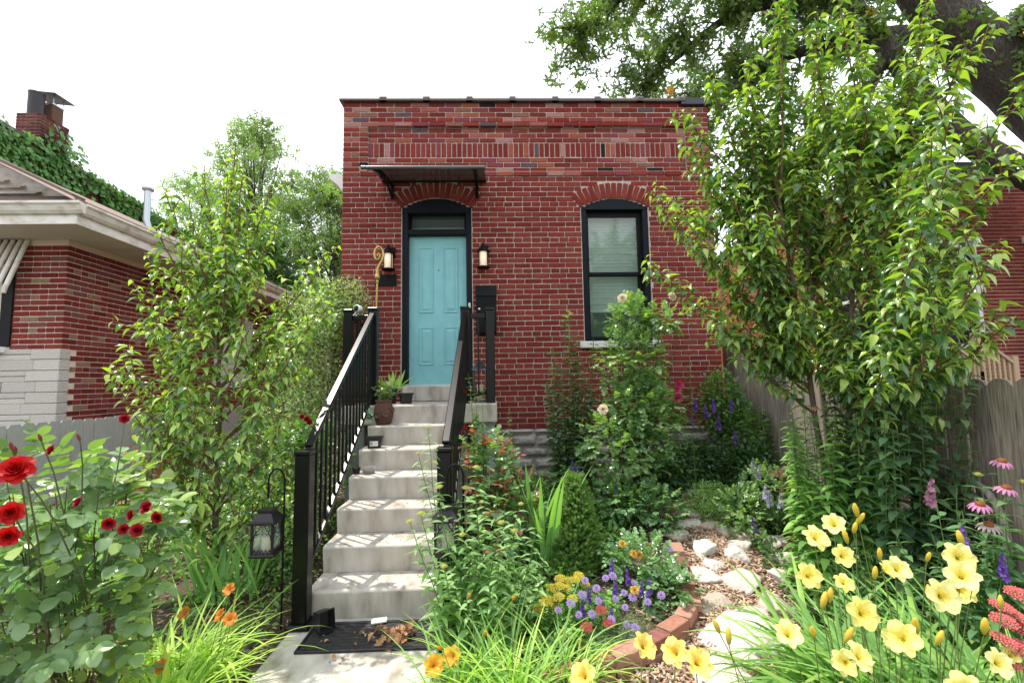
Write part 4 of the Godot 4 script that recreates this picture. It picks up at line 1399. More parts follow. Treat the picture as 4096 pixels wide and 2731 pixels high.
# list of [Transform3D, palette index]; the nearest `singles` become parts, the rest one part
func emit(root: Node3D, list: Array, spec: Array, pal: Array, m: Material, singles: int, called := "leaf", rest := "foliage") -> void:
	list.sort_custom(func(a: Array, b: Array) -> bool: return (a[0].origin + root.position).distance_squared_to(CAM) < (b[0].origin + root.position).distance_squared_to(CAM))
	var var_mesh := []
	if singles > 0:
		for c: Color in pal: var_mesh.append(leaf_mesh(spec[0], spec[1], spec[2], spec[3], spec[4], lc(c)))
	var k := mini(singles, list.size())
	for i in k: part(called, var_mesh[list[i][1]], m, root, list[i][0])
	if list.size() > k:
		var xf := []
		var cols := PackedColorArray()
		for i in range(k, list.size()):
			xf.append(list[i][0])
			cols.append(lc(pal[list[i][1]]) * rf(0.8, 1.15))
		tag(many(rest, leaf_mesh(spec[0], spec[1], spec[2], spec[3], spec[4]), m, root, xf, cols), "", "", "", "stuff")

func curve(a: Vector3, b: Vector3, sag: Vector3, n: int, wob := 0.0) -> PackedVector3Array:
	var p := PackedVector3Array()
	for i in n + 1:
		var t := float(i) / n
		var w := Vector3(rf(-wob, wob), rf(-wob, wob), rf(-wob, wob)) if i > 0 and i < n else Vector3.ZERO
		p.append(a.lerp(b, t) + sag * 4.0 * t * (1.0 - t) + w)
	return p
func taper(n: int, r0: float, r1: float) -> PackedFloat32Array:
	var r := PackedFloat32Array()
	for i in n: r.append(lerpf(r0, r1, float(i) / (n - 1)))
	return r
func along(p: PackedVector3Array, t: float) -> Vector3:
	var f := clampf(t, 0, 0.9999) * (p.size() - 1)
	var i := int(f)
	return p[i].lerp(p[i + 1], f - i)
func heading(p: PackedVector3Array, t: float) -> Vector3:
	var i := mini(int(clampf(t, 0, 0.9999) * (p.size() - 1)), p.size() - 2)
	return (p[i + 1] - p[i]).normalized()

func leaves_on(list: Array, p: PackedVector3Array, n: int, t0: float, size: float, npal: int, droop := 0.35, fresh := -1) -> void:
	var turn := rf(0, TAU)
	for i in n:
		var t := lerpf(t0, 1.0, (i + rf(0.2, 0.8)) / n)
		var d := heading(p, t)
		turn += 2.4
		var side := frame(d, Vector3(0.2, 0.1, 0.97)) * Vector3(cos(turn), 0, sin(turn))
		var dir := side * 0.9 + d * rf(0.1, 0.5)
		dir.y = dir.y * 0.5 - droop * rf(0.0, 1.0) + 0.15
		dir = dir.normalized()
		var s := size * rf(0.72, 1.15) * (1.0 if t < 0.9 else 0.75)
		var up := (Vector3.UP + rdir() * 0.45)
		var pi := rng.randi() % npal
		if fresh >= 0 and t > 0.8 and rng.randf() < 0.6: pi = fresh
		list.append([Transform3D(frame(dir, up).scaled_local(Vector3(s * rf(0.85, 1.1), s, s)), along(p, t)), pi])

func pear_tree(called: String, label: String, base: Vector3, tips: Array, size: float, per: int, twigs: int, singles: int, fruit: int, pal: Array, trunks: int) -> Node3D:
	var root := thing(called, label, "tree", base)
	var wood := MB.new()
	wood.col = Color(0.12, 0.075, 0.05)
	var list := []
	var fr := []
	var forks := []
	var mean := Vector3.ZERO
	for t: Vector3 in tips: mean += (t - base) / tips.size()
	for k in trunks:
		var a := TAU * k / maxi(1, trunks)
		var e := Vector3(mean.x * 0.75, mean.y * 1.05, mean.z * 0.75) + (Vector3(cos(a) * 0.4, 0, sin(a) * 0.3) if trunks > 1 else Vector3.ZERO)
		var p := curve(Vector3(cos(a), 0, sin(a)) * (0.03 if trunks > 1 else 0.0), e, Vector3(0, 0, 0), 8, 0.012)
		wood.col = Color(0.16, 0.12, 0.095)
		wood.tube(p, taper(9, 0.026, 0.011), 8)
		forks.append(p)
	for t: Vector3 in tips:
		var tip: Vector3 = t - base
		var best := 0
		var bd := 1e9
		for k in forks.size():
			var d: float = Vector2(forks[k][8].x - tip.x, forks[k][8].z - tip.z).length()
			if d < bd:
				bd = d; best = k
		var f := clampf((tip.y - bd * 0.9 - 0.1) / forks[best][8].y, 0.12, 0.95) * rf(0.82, 1.0)
		var st := along(forks[best], f)
		var p := curve(st, tip, Vector3(0, -0.06, 0) * st.distance_to(tip) + rdir() * 0.03, 8, 0.012)
		wood.col = Color(0.17, 0.095, 0.05)
		wood.tube(p, taper(9, 0.011, 0.0032), 6)
		leaves_on(list, p, int(st.distance_to(tip) * per * 0.9), 0.25, size, pal.size(), 0.35, pal.size() - 1)
		for q in twigs:
			var tt := lerpf(0.15, 0.95, (q + rf(0, 1)) / twigs)
			var o := along(p, tt)
			var hd := heading(p, tt)
			var d := (hd * 0.8 + rdir() * 0.75 + Vector3.UP * 0.35).normalized()
			var ln := rf(0.16, 0.42) * (1.15 - tt * 0.5)
			var p2 := curve(o, o + d * ln, Vector3(0, 0.01, 0), 4, 0.006)
			wood.tube(p2, taper(5, 0.0045, 0.002), 5)
			leaves_on(list, p2, int(ln * per), 0.12, size, pal.size(), 0.4, pal.size() - 1)
			if fruit > 0 and rng.randf() < 0.30: fr.append(o + Vector3(rf(-0.04, 0.04), -0.055, rf(-0.04, 0.04)))
	part("trunk", wood, M.twig, root)
	emit(root, list, [0.38, 0.45, 0.95, 8, 0], pal, M.gloss_leaf, singles)
	if fruit > 0:
		var fm := MB.new()
		fm.col = Color(0.28, 0.33, 0.08)
		fm.lathe([[0.0, -0.026], [0.016, -0.022], [0.025, -0.006], [0.024, 0.008], [0.015, 0.021], [0.006, 0.028], [0.0, 0.03]], 14)
		fm.col = Color(0.10, 0.07, 0.03)
		fm.tube(PackedVector3Array([Vector3(0, 0.026, 0), Vector3(0.006, 0.055, 0)]), PackedFloat32Array([0.0015, 0.0015]), 5)
		var me := fm.mesh()
		for i in mini(fruit, fr.size()): part("pear", me, M.fruit, root, Transform3D(Basis.from_euler(Vector3(rf(-0.3, 0.3), rf(0, 6), rf(-0.3, 0.3))).scaled(Vector3.ONE * rf(0.8, 1.15)), fr[i]))
	return root

func sprig_mesh(n: int, leaf_len: float, wide: float, kind: int, spread: float) -> ArrayMesh:
	var mb := MB.new()
	var lf := leaf_mb(wide, 0.25, 0.35, 7 if kind == 3 else 3, kind)
	var r := RandomNumberGenerator.new()
	r.seed = 77 + n + kind
	for i in n:
		var a := i * 2.4
		var t := (i + 0.5) / n
		var o := Vector3(0, t * spread, 0)
		var d := Vector3(cos(a), r.randf_range(-0.3, 0.8), sin(a)).normalized()
		var s := leaf_len * r.randf_range(0.7, 1.15)
		mb.add(lf, Transform3D(frame(d, Vector3.UP + Vector3(r.randf_range(-0.4, 0.4), 0, r.randf_range(-0.4, 0.4))).scaled_local(Vector3(s, s, s)), o), Color.WHITE * r.randf_range(0.8, 1.15))
	mb.col = Color(0.9, 0.6, 0.5)
	mb.tube(PackedVector3Array([Vector3.ZERO, Vector3(0, spread, 0)]), PackedFloat32Array([0.004, 0.002]), 4, false)
	return mb.mesh()

# a far tree: trunk, limbs, and sprigs gathered in clumps round the limb ends
func far_tree(called: String, label: String, base: Vector3, height: float, rx: float, clumps: int, per: int, col: Color, sprig: Mesh, s0: float, bare := 0.3, group := "") -> Node3D:
	var root := thing(called, label, "tree", base, group)
	var wood := MB.new()
	wood.col = Color(0.06, 0.048, 0.04)
	var tp := curve(Vector3.ZERO, Vector3(rf(-0.3, 0.3), height * 0.8, rf(-0.3, 0.3)), Vector3(rf(-0.2, 0.2), 0, rf(-0.2, 0.2)), 8, 0.05)
	wood.tube(tp, taper(9, height * 0.022, height * 0.004), 8)
	var xf := []
	var cols := PackedColorArray()
	for k in clumps:
		var t := lerpf(bare, 1.0, pow((k + 0.5) / clumps, 0.85))
		var a := k * 2.4 + rf(-0.4, 0.4)
		var w := rx * sin(PI * clampf(0.18 + (t - bare) / (1.0 - bare) * 0.78, 0, 1)) * rf(0.45, 1.08)
		var e := Vector3(cos(a) * w, height * t * rf(0.94, 1.04), sin(a) * w)
		var st := along(tp, clampf(t * 0.8 - 0.12, 0.1, 0.95))
		var p := curve(st, e, Vector3(0, 0.06 * w, 0), 5, 0.04 * rx)
		wood.tube(p, taper(6, height * 0.006, height * 0.0012), 5)
		var cr := rx * rf(0.13, 0.27)
		var tone := rf(0.75, 1.25)
		for i in per:
			var d := rdir() * pow(rng.randf(), 0.5)
			var o := e + Vector3(d.x * cr * 1.2, d.y * cr * 0.75, d.z * cr * 1.2)
			if rng.randf() < 0.25: o = along(p, rf(0.5, 1.0)) + d * cr * 0.5
			var s := s0 * rf(0.75, 1.3)
			xf.append(Transform3D(frame((d + Vector3(rf(-0.4, 0.4), rf(-0.2, 0.6), rf(-0.4, 0.4))), rdir()).scaled_local(Vector3(s, s, s)), o))
			cols.append(lc(col) * (tone * rf(0.75, 1.25)))
	part("trunk", wood, M.bark, root)
	tag(many("crown", sprig, M.leaf, root, xf, cols), "", "", "", "stuff")
	return root

func build_trees() -> void:
	var pal := [Color(0.085, 0.155, 0.030), Color(0.11, 0.19, 0.035), Color(0.06, 0.12, 0.028), Color(0.14, 0.22, 0.04), Color(0.045, 0.095, 0.03), Color(0.19, 0.265, 0.05)]
	var tl := [Vector3(-0.66, 3.17, 2.20), Vector3(-0.40, 3.36, 2.10), Vector3(0.03, 3.22, 2.30), Vector3(-0.00, 3.03, 2.00), Vector3(-0.77, 2.38, 2.30), Vector3(-0.63, 1.75, 2.50), Vector3(-0.84, 2.64, 2.10), Vector3(0.80, 2.60, 2.40), Vector3(0.52, 2.53, 2.20), Vector3(0.16, 2.88, 2.00), Vector3(-0.28, 2.81, 2.40), Vector3(-0.04, 3.04, 2.40), Vector3(0.29, 2.32, 2.50), Vector3(-0.67, 2.54, 1.90), Vector3(-0.45, 2.08, 2.50), Vector3(0.69, 2.07, 2.50), Vector3(-0.37, 2.80, 1.80), Vector3(0.22, 2.22, 2.00), Vector3(0.29, 1.96, 2.70), Vector3(-0.06, 1.94, 2.60), Vector3(-0.24, 1.53, 2.60), Vector3(0.39, 1.58, 2.60), Vector3(0.38, 1.32, 2.30), Vector3(-0.56, 1.44, 2.40), Vector3(-0.25, 2.24, 2.10), Vector3(-0.71, 1.89, 1.90), Vector3(0.44, 1.72, 2.10), Vector3(-0.45, 1.15, 2.4), Vector3(0.22, 1.15, 2.5), Vector3(0.42, 1.0, 2.2), Vector3(-0.62, 1.2, 2.1), Vector3(-0.05, 1.45, 2.65), Vector3(-0.85, 2.1, 2.1), Vector3(0.62, 2.25, 2.0), Vector3(0.1, 2.6, 2.6), Vector3(-0.55, 2.75, 2.4), Vector3(0.25, 2.05, 1.8), Vector3(-0.95, 1.75, 2.2), Vector3(-0.15, 3.3, 2.15), Vector3(-0.1, 3.5, 2.2), Vector3(0.15, 3.2, 2.1), Vector3(-0.3, 0.75, 2.4), Vector3(0.15, 0.7, 2.45), Vector3(-0.5, 0.85, 2.2), Vector3(0.35, 0.75, 2.1), Vector3(-0.05, 0.95, 2.55), Vector3(-0.75, 1.45, 2.3)]
	var young := pear_tree("pear_tree", "slender young pear tree with bright leaves before the neighbour's wall", Vector3(-0.13, 0.05, 2.2), tl, 0.100, 38, 7, 300, 0, pal, 1)
	var lb := MB.new()
	lb.cbox(Vector3.ZERO, Vector3(0.05, 0.10, 0.004), 0.001)
	var tg := part("tag", lb, M.white_paint, young, Transform3D(Basis(Vector3.UP, 0.3), Vector3(0.01, 0.98, 0.035)))
	tag(tg, "white paper tag tied to the thin trunk")
	var pal2 := [Color(0.060, 0.118, 0.026), Color(0.085, 0.15, 0.03), Color(0.04, 0.088, 0.024), Color(0.11, 0.18, 0.035), Color(0.032, 0.07, 0.022), Color(0.17, 0.235, 0.042)]
	var tr := [Vector3(3.17, 3.04, 2.30), Vector3(3.12, 2.51, 2.30), Vector3(3.51, 3.77, 2.20), Vector3(4.23, 4.51, 2.40), Vector3(5.04, 4.61, 2.20), Vector3(5.33, 4.13, 2.60), Vector3(5.45, 3.95, 2.90), Vector3(5.02, 2.84, 3.30), Vector3(4.75, 2.26, 3.40), Vector3(4.67, 2.09, 3.20), Vector3(3.59, 1.98, 2.40), Vector3(4.94, 4.32, 2.00), Vector3(5.68, 4.04, 1.80), Vector3(4.30, 3.59, 2.00), Vector3(3.68, 2.52, 2.60), Vector3(4.23, 2.97, 2.60), Vector3(4.49, 2.33, 2.80), Vector3(5.13, 2.91, 2.50), Vector3(3.78, 3.24, 2.00), Vector3(5.18, 3.20, 2.90), Vector3(4.35, 4.19, 2.60), Vector3(5.24, 3.36, 3.20), Vector3(3.89, 3.66, 2.40), Vector3(4.20, 2.35, 2.20), Vector3(5.47, 2.38, 2.00), Vector3(4.69, 1.85, 3.30), Vector3(4.89, 1.89, 3.30), Vector3(3.75, 2.15, 2.3), Vector3(4.05, 1.95, 2.5), Vector3(4.35, 1.75, 2.7), Vector3(3.95, 2.75, 2.3), Vector3(4.6, 2.7, 2.9), Vector3(4.75, 3.6, 2.6), Vector3(4.0, 4.1, 2.3), Vector3(5.0, 3.8, 2.8), Vector3(4.5, 3.3, 2.9), Vector3(5.3, 2.6, 2.6), Vector3(5.1, 2.3, 2.9), Vector3(4.55, 2.0, 2.4), Vector3(3.4, 2.75, 2.45), Vector3(3.6, 3.4, 2.2), Vector3(5.5, 3.5, 2.3), Vector3(5.35, 3.0, 2.1), Vector3(4.85, 2.5, 3.2), Vector3(4.25, 3.9, 2.0), Vector3(4.6, 4.4, 2.3), Vector3(3.9, 2.4, 2.0), Vector3(4.15, 2.55, 3.70), Vector3(4.30, 2.95, 3.65), Vector3(4.38, 2.20, 3.70), Vector3(4.05, 2.10, 3.55), Vector3(4.42, 3.25, 3.60), Vector3(4.25, 4.75, 2.5), Vector3(4.75, 4.7, 2.4), Vector3(3.72, 4.0, 2.3), Vector3(5.2, 4.4, 2.7), Vector3(4.34, 3.09, 2.80), Vector3(4.37, 2.97, 2.36), Vector3(3.72, 2.98, 2.42), Vector3(4.80, 3.22, 1.80), Vector3(4.37, 2.81, 2.70), Vector3(4.49, 3.27, 2.25), Vector3(4.82, 2.85, 1.96), Vector3(4.93, 2.53, 1.90), Vector3(4.22, 3.75, 2.10), Vector3(4.75, 3.59, 1.95), Vector3(3.71, 3.09, 2.18), Vector3(4.78, 2.07, 2.15), Vector3(3.78, 2.71, 2.71), Vector3(3.79, 2.39, 2.60), Vector3(3.51, 3.14, 1.92), Vector3(4.68, 2.65, 2.19), Vector3(5.51, 2.91, 2.35), Vector3(4.69, 2.77, 1.73), Vector3(4.92, 2.39, 2.67), Vector3(4.67, 2.47, 1.83), Vector3(4.59, 3.76, 2.40), Vector3(4.62, 2.10, 2.07), Vector3(4.89, 3.14, 1.78), Vector3(4.76, 2.91, 2.55), Vector3(4.56, 3.50, 2.77), Vector3(5.00, 3.42, 2.63), Vector3(4.78, 1.77, 2.75), Vector3(4.76, 1.95, 2.53), Vector3(4.61, 1.95, 2.66), Vector3(4.37, 1.78, 2.67), Vector3(4.35, 1.68, 2.71), Vector3(4.89, 1.96, 2.78), Vector3(4.04, 1.91, 2.66), Vector3(4.12, 1.94, 2.27)]
	pear_tree("pear_tree", "large pear tree with small green fruit by the board fence", Vector3(4.62, 0.07, 2.15), tr, 0.114, 42, 11, 300, 40, pal2, 4)
	# the great oak leaning in from the right, behind the fence
	var oak := thing("oak_tree", "great leaning oak with dark bark arching over the house", "tree", Vector3(12.2, 0.3, -0.6))
	var wood := MB.new()
	var O := oak.position
	var W := func(pts: Array, r: Array, sides: int) -> PackedVector3Array:
		var p := PackedVector3Array()
		for q: Vector3 in pts: p.append(q - O)
		var c := Curve3D.new()
		for i in p.size():
			var tan := (p[mini(i + 1, p.size() - 1)] - p[maxi(i - 1, 0)]) / 6.0
			c.add_point(p[i], -tan, tan)
		var sm := PackedVector3Array()
		var rr := PackedFloat32Array()
		var m := p.size() * 4
		for i in m:
			var t := float(i) / (m - 1)
			sm.append(c.sample_baked(t * c.get_baked_length(), true))
			var f := t * (r.size() - 1)
			var k := mini(int(f), r.size() - 2)
			rr.append(lerpf(r[k], r[k + 1], f - k) * (1.0 + 0.05 * sin(i * 1.7)))
		wood.tube(sm, rr, sides)
		return sm
	W.call([Vector3(12.2, 0.0, -0.6), Vector3(12.15, 2.2, -0.65), Vector3(11.7, 4.2, -0.75), Vector3(10.75, 5.7, -0.9), Vector3(9.85, 6.75, -1.0), Vector3(9.2, 7.75, -1.05), Vector3(8.8, 9.3, -1.2), Vector3(8.7, 11.2, -1.3)], [0.80, 0.58, 0.48, 0.44, 0.42, 0.38, 0.3, 0.2], 16)
	var limbs := []
	limbs.append(W.call([Vector3(11.5, 4.35, -0.8), Vector3(10.2, 4.65, -0.85), Vector3(9.28, 5.39, -0.95), Vector3(8.80, 6.08, -1.00), Vector3(8.33, 6.82, -1.00), Vector3(7.93, 7.58, -1.10), Vector3(7.59, 8.29, -1.20), Vector3(7.2, 9.6, -1.4)], [0.30, 0.24, 0.19, 0.165, 0.15, 0.14, 0.12, 0.07], 12))
	limbs.append(W.call([Vector3(9.6, 7.2, -1.0), Vector3(9.24, 7.1, -1.10), Vector3(8.73, 7.36, -1.40), Vector3(8.12, 7.46, -1.70), Vector3(7.05, 7.30, -2.00), Vector3(6.04, 6.68, -2.20), Vector3(5.43, 5.96, -2.40)], [0.17, 0.15, 0.11, 0.09, 0.07, 0.05, 0.015], 9))
	limbs.append(W.call([Vector3(9.5, 7.8, -1.1), Vector3(9.0, 8.1, -1.3), Vector3(8.04, 8.53, -1.80), Vector3(6.58, 8.54, -2.40), Vector3(5.60, 7.92, -2.80), Vector3(5.03, 7.59, -3.00)], [0.2, 0.17, 0.12, 0.08, 0.05, 0.015], 9))
	limbs.append(W.call([Vector3(9.2, 8.9, -1.2), Vector3(7.77, 9.82, -2.50), Vector3(5.31, 9.79, -3.00), Vector3(4.24, 9.17, -3.20), Vector3(3.50, 8.56, -3.30)], [0.2, 0.13, 0.09, 0.05, 0.015], 9))
	limbs.append(W.call([Vector3(8.33, 6.82, -1.00), Vector3(8.16, 6.20, -1.30), Vector3(7.68, 5.76, -1.60), Vector3(7.06, 5.13, -1.90), Vector3(6.57, 4.26, -2.10)], [0.08, 0.07, 0.05, 0.035, 0.01], 8))
	limbs.append(W.call([Vector3(8.80, 6.08, -1.00), Vector3(8.13, 5.10, -0.80), Vector3(8.09, 4.39, -0.60)], [0.06, 0.035, 0.01], 7))
	limbs.append(W.call([Vector3(9.8, 6.9, -1.00), Vector3(10.2, 7.05, -0.60), Vector3(10.5, 6.7, -0.40)], [0.08, 0.05, 0.01], 7))
	limbs.append(W.call([Vector3(9.15, 9.4, -1.2), Vector3(7.5, 10.8, -2.0), Vector3(5.8, 10.6, -2.2), Vector3(4.9, 9.9, -2.4)], [0.15, 0.09, 0.05, 0.015], 8))
	var xf := []
	var cols := PackedColorArray()
	for li in limbs.size():
		var p: PackedVector3Array = limbs[li]
		var n: int = [30, 74, 84, 100, 64, 20, 16, 66][li]
		for k in n:
			var t := lerpf(0.22 if li > 0 else 0.5, 1.0, rng.randf())
			var o := along(p, t)
			var d := (rdir() + heading(p, t) * 0.5 + Vector3(-0.15, -0.15, 0)).normalized()
			var ln := rf(0.4, 1.25)
			if li == 2 or li == 3 or li == 7: ln *= 1.15
			var e := o + d * ln
			if (e + O).y < 5.7 and (e + O).x < 5.0: continue
			var p2 := curve(o, e, Vector3(0, 0.05, 0), 4, 0.05)
			wood.tube(p2, taper(5, 0.018, 0.004), 5)
			var tone := rf(0.75, 1.2)
			for q in 14:
				var at := along(p2, rf(0.25, 1.0)) + rdir() * rf(0.05, 0.26)
				var s := rf(0.8, 1.25)
				xf.append(Transform3D(frame(rdir() + Vector3(0, -0.2, 0), rdir()).scaled_local(Vector3(s, s, s)), at))
				cols.append((Color(0.07, 0.108, 0.032) if rng.randf() > 0.012 else Color(0.30, 0.15, 0.06)) * (LB * tone * rf(0.8, 1.2)))
	part("trunk", wood, M.bark, oak)
	tag(many("crown", sprig_mesh(6, 0.115, 0.62, 3, 0.16), M.leaf, oak, xf, cols), "", "", "", "stuff")
	# trees behind the neighbour's roof
	var sp := sprig_mesh(9, 0.09, 0.5, 1, 0.26)
	far_tree("garden_tree", "bushy green tree close behind the brick house wall", Vector3(-3.4, 0.4, -9.5), 8.2, 2.3, 60, 90, Color(0.10, 0.155, 0.05), sp, 1.15, 0.28, "trees behind the houses")
	far_tree("garden_tree", "tall airy tree with open top behind the neighbour's roof", Vector3(-6.6, 0.4, -10.5), 10.4, 2.5, 60, 70, Color(0.11, 0.165, 0.055), sp, 1.15, 0.30, "trees behind the houses")
	far_tree("garden_tree", "round-topped distant tree behind the ivy building", Vector3(-12.0, 0.4, -16.0), 11.2, 2.8, 40, 60, Color(0.09, 0.17, 0.04), sp, 1.25, 0.35, "trees behind the houses")
	far_tree("garden_tree", "dark low tree between the neighbour's roof and brick house", Vector3(-4.6, 0.4, -7.2), 5.2, 1.5, 34, 90, Color(0.05, 0.10, 0.024), sp, 1.1, 0.28, "trees behind the houses")
	# street trees across the road, mirrored in the panes
	for k in 3:
		far_tree("street_tree", ["broad street tree across the road behind the viewer, nearest the walk", "broad street tree across the road, middle of three", "broad street tree across the road, last of three"][k], Vector3(-4.0 + k * 7.0, 0, 22.0 + k), 11.0, 4.2, 26, 36, Color(0.08, 0.15, 0.035), sp, 2.4, 0.25, "street trees")

# ---------- plant kit ----------
func blade_mesh(wide: float, bend: float, fold: float, col := Color.WHITE, rows := 8) -> ArrayMesh: # unit blade up +y, arching towards +z
	var mb := MB.new()
	mb.col = col
	mb.grid(func(u: float, t: float) -> Vector3:
		var s := (u - 0.5) * 2.0
		var h := wide * 0.5 * minf(1.0, 0.55 + t * 1.5) * (1.0 - pow(t, 3.0)) + 0.0015
		var a := bend * t
		# arc of constant curvature
		var y := sin(a) / bend if bend > 0.01 else t
		var z := (1.0 - cos(a)) / bend if bend > 0.01 else 0.0
		return Vector3(s * h, y, z + fold * absf(s) * h), 2, rows)
	return mb.mesh()

func blade_clump(root: Node3D, spots: Array, n: int, l0: float, l1: float, wide: float, bends: Array, lean: float, pal: Array, singles: int, m: Material, called := "leaf") -> void:
	for bi in bends.size():
		var list := []
		var cnt := n / bends.size()
		for i in cnt:
			var s: Vector3 = spots[rng.randi() % spots.size()]
			var a := rf(0, TAU)
			var out := Vector3(cos(a), 0, sin(a))
			var up := (Vector3.UP + out * rf(0.05, lean)).normalized()
			var ln := rf(l0, l1)
			var b := frame(up, out).scaled_local(Vector3(ln * rf(0.8, 1.2), ln, ln))
			list.append([Transform3D(b, s - root.position + Vector3(rf(-0.05, 0.05), 0, rf(-0.05, 0.05)) + out * rf(0, 0.03)), rng.randi() % pal.size()])
		list.sort_custom(func(x: Array, y: Array) -> bool: return (x[0].origin + root.position).distance_squared_to(CAM) < (y[0].origin + root.position).distance_squared_to(CAM))
		var k := mini(singles / bends.size(), list.size())
		var vm := []
		if k > 0:
			for c: Color in pal: vm.append(blade_mesh(wide, bends[bi], 0.5, lc(c)))
		for i in k: part(called, vm[list[i][1]], m, root, list[i][0])
		if list.size() > k:
			var xf := []
			var cols := PackedColorArray()
			for i in range(k, list.size()):
				xf.append(list[i][0]); cols.append(lc(pal[list[i][1]]) * rf(0.85, 1.1))
			tag(many("foliage", blade_mesh(wide, bends[bi], 0.5), m, root, xf, cols), "", "", "", "stuff")

# blobs: [centre, radii, count]; compound leaves have five leaflets
func bush(root: Node3D, base: Vector3, blobs: Array, size: float, pal: Array, spec: Array, m: Material, singles: int, compound: bool, stem_col: Color, up_bias := 0.8, stem_r := 0.006, stems_per := 7) -> void:
	var list := []
	var wood := MB.new()
	wood.col = stem_col
	for b: Array in blobs:
		var c: Vector3 = b[0] - root.position
		var r: Vector3 = b[1]
		var tips := []
		for q in stems_per:
			var d := rdir() * 0.75
			var e := c + Vector3(d.x * r.x, absf(d.y) * r.y * 0.9, d.z * r.z)
			tips.append(e)
			var o := base - root.position + Vector3(rf(-0.05, 0.05), 0, rf(-0.05, 0.05))
			wood.tube(curve(o, e, Vector3((e.x - o.x) * 0.12, 0, (e.z - o.z) * 0.12), 6, 0.012), taper(7, stem_r, stem_r * 0.3), 5)
		var n := int(b[2] * 1.9)
		var i := 0
		while i < n:
			var d := rdir()
			var p := c + Vector3(d.x * r.x, d.y * r.y, d.z * r.z) * pow(rng.randf(), 0.38) * rf(0.85, 1.1)
			if (p + root.position).y < ground(p.x + root.position.x, p.z + root.position.z) + 0.02:
				i += 1
				continue
			var out := (d * 0.7 + rdir() * 0.6 + Vector3(0, 0.15, 0)).normalized()
			if compound:
				var sd := frame(out, Vector3.UP + rdir() * 0.4)
				var pi := rng.randi() % pal.size()
				for q in 5:
					var t: float = [0.35, 0.35, 0.8, 0.8, 1.0][q]
					var sgn: float = [-1.0, 1.0, -1.0, 1.0, 0.0][q]
					var o := p + out * (t * size * 1.5)
					var dir := (sd.x * sgn * 0.9 + out * (0.45 if q < 4 else 1.0) + Vector3.DOWN * 0.12).normalized()
					var s := size * rf(0.8, 1.1) * (1.12 if q == 4 else 0.95)
					list.append([Transform3D(frame(dir, sd.z * up_bias + Vector3.UP * 0.4 + rdir() * 0.25).scaled_local(Vector3(s, s, s)), o), pi if rng.randf() < 0.8 else rng.randi() % pal.size()])
				i += 5
			else:
				var s := size * rf(0.65, 1.2)
				list.append([Transform3D(frame((out + Vector3.DOWN * 0.2), Vector3.UP * up_bias + d * 0.5 + rdir() * 0.35).scaled_local(Vector3(s, s, s)), p), rng.randi() % pal.size()])
				i += 1
	part("stems", wood, M.stem, root)
	emit(root, list, spec, pal, m, singles)

# upright stems with paired lance leaves; tops are world points
func leafy_stems(root: Node3D, base: Vector3, tops: Array, gap: float, size: float, pal: Array, spec: Array, m: Material, singles: int, r := 0.0035, spread := 0.06, t0 := 0.08, droop := 0.25) -> void:
	var list := []
	var wood := MB.new()
	wood.col = Color(0.10, 0.16, 0.045)
	for tp: Vector3 in tops:
		var e := tp - root.position
		var o := base - root.position + Vector3(rf(-spread, spread), 0, rf(-spread, spread))
		o.x = lerpf(o.x, e.x, 0.45); o.z = lerpf(o.z, e.z, 0.45)
		o.y = ground(o.x + root.position.x, o.z + root.position.z) - root.position.y
		var p := curve(o, e, Vector3(rf(-0.03, 0.03), 0, rf(-0.03, 0.03)), 7, 0.006)
		wood.tube(p, taper(8, r, r * 0.55), 6)
		var n := int(o.distance_to(e) / gap)
		var a := rf(0, TAU)
		for i in n:
			var t := lerpf(t0, 0.97, (i + 0.5) / n)
			a += PI / 2 + rf(-0.25, 0.25)
			var sz := size * (1.15 - 0.65 * t) * rf(0.8, 1.15)
			for q in 2:
				var side := Vector3(cos(a + PI * q), 0, sin(a + PI * q))
				var dir := side + Vector3.UP * rf(0.1, 0.7) + Vector3.DOWN * droop
				list.append([Transform3D(frame(dir, Vector3.UP + rdir() * 0.3).scaled_local(Vector3(sz, sz, sz)), along(p, t)), rng.randi() % pal.size()])
	part("stems", wood, M.stem, root)
	emit(root, list, spec, pal, m, singles)

func stalks(root: Node3D, base: Vector3, tops: Array, r: float, col: Color, spread := 0.06) -> void:
	var mb := MB.new()
	mb.col = col
	for tp: Vector3 in tops:
		var e := tp - root.position
		var o := base - root.position + Vector3(rf(-spread, spread), 0, rf(-spread, spread))
		o.x = lerpf(o.x, e.x, 0.6); o.z = lerpf(o.z, e.z, 0.6)
		o.y = ground(o.x + root.position.x, o.z + root.position.z) - root.position.y
		mb.tube(curve(o, e, Vector3(rf(-0.02, 0.02), 0, rf(-0.02, 0.02)), 5, 0.004), taper(6, r, r * 0.7), 5)
	part("stalks", mb, M.stem, root)

func stalks_from(root: Node3D, base: Vector3, tops: Array, r: float, col: Color, spread := 0.06) -> void: # flower stalks that leave the bush itself
	var mb := MB.new()
	mb.col = col
	for tp: Vector3 in tops:
		var e := tp - root.position
		var o := base - root.position + Vector3(rf(-spread, spread), rf(-spread, spread), rf(-spread, spread))
		mb.tube(curve(o, e, Vector3(0.02, 0.03, 0), 5, 0.004), taper(6, r, r * 0.7), 5)
	part("stalks", mb, M.stem, root)

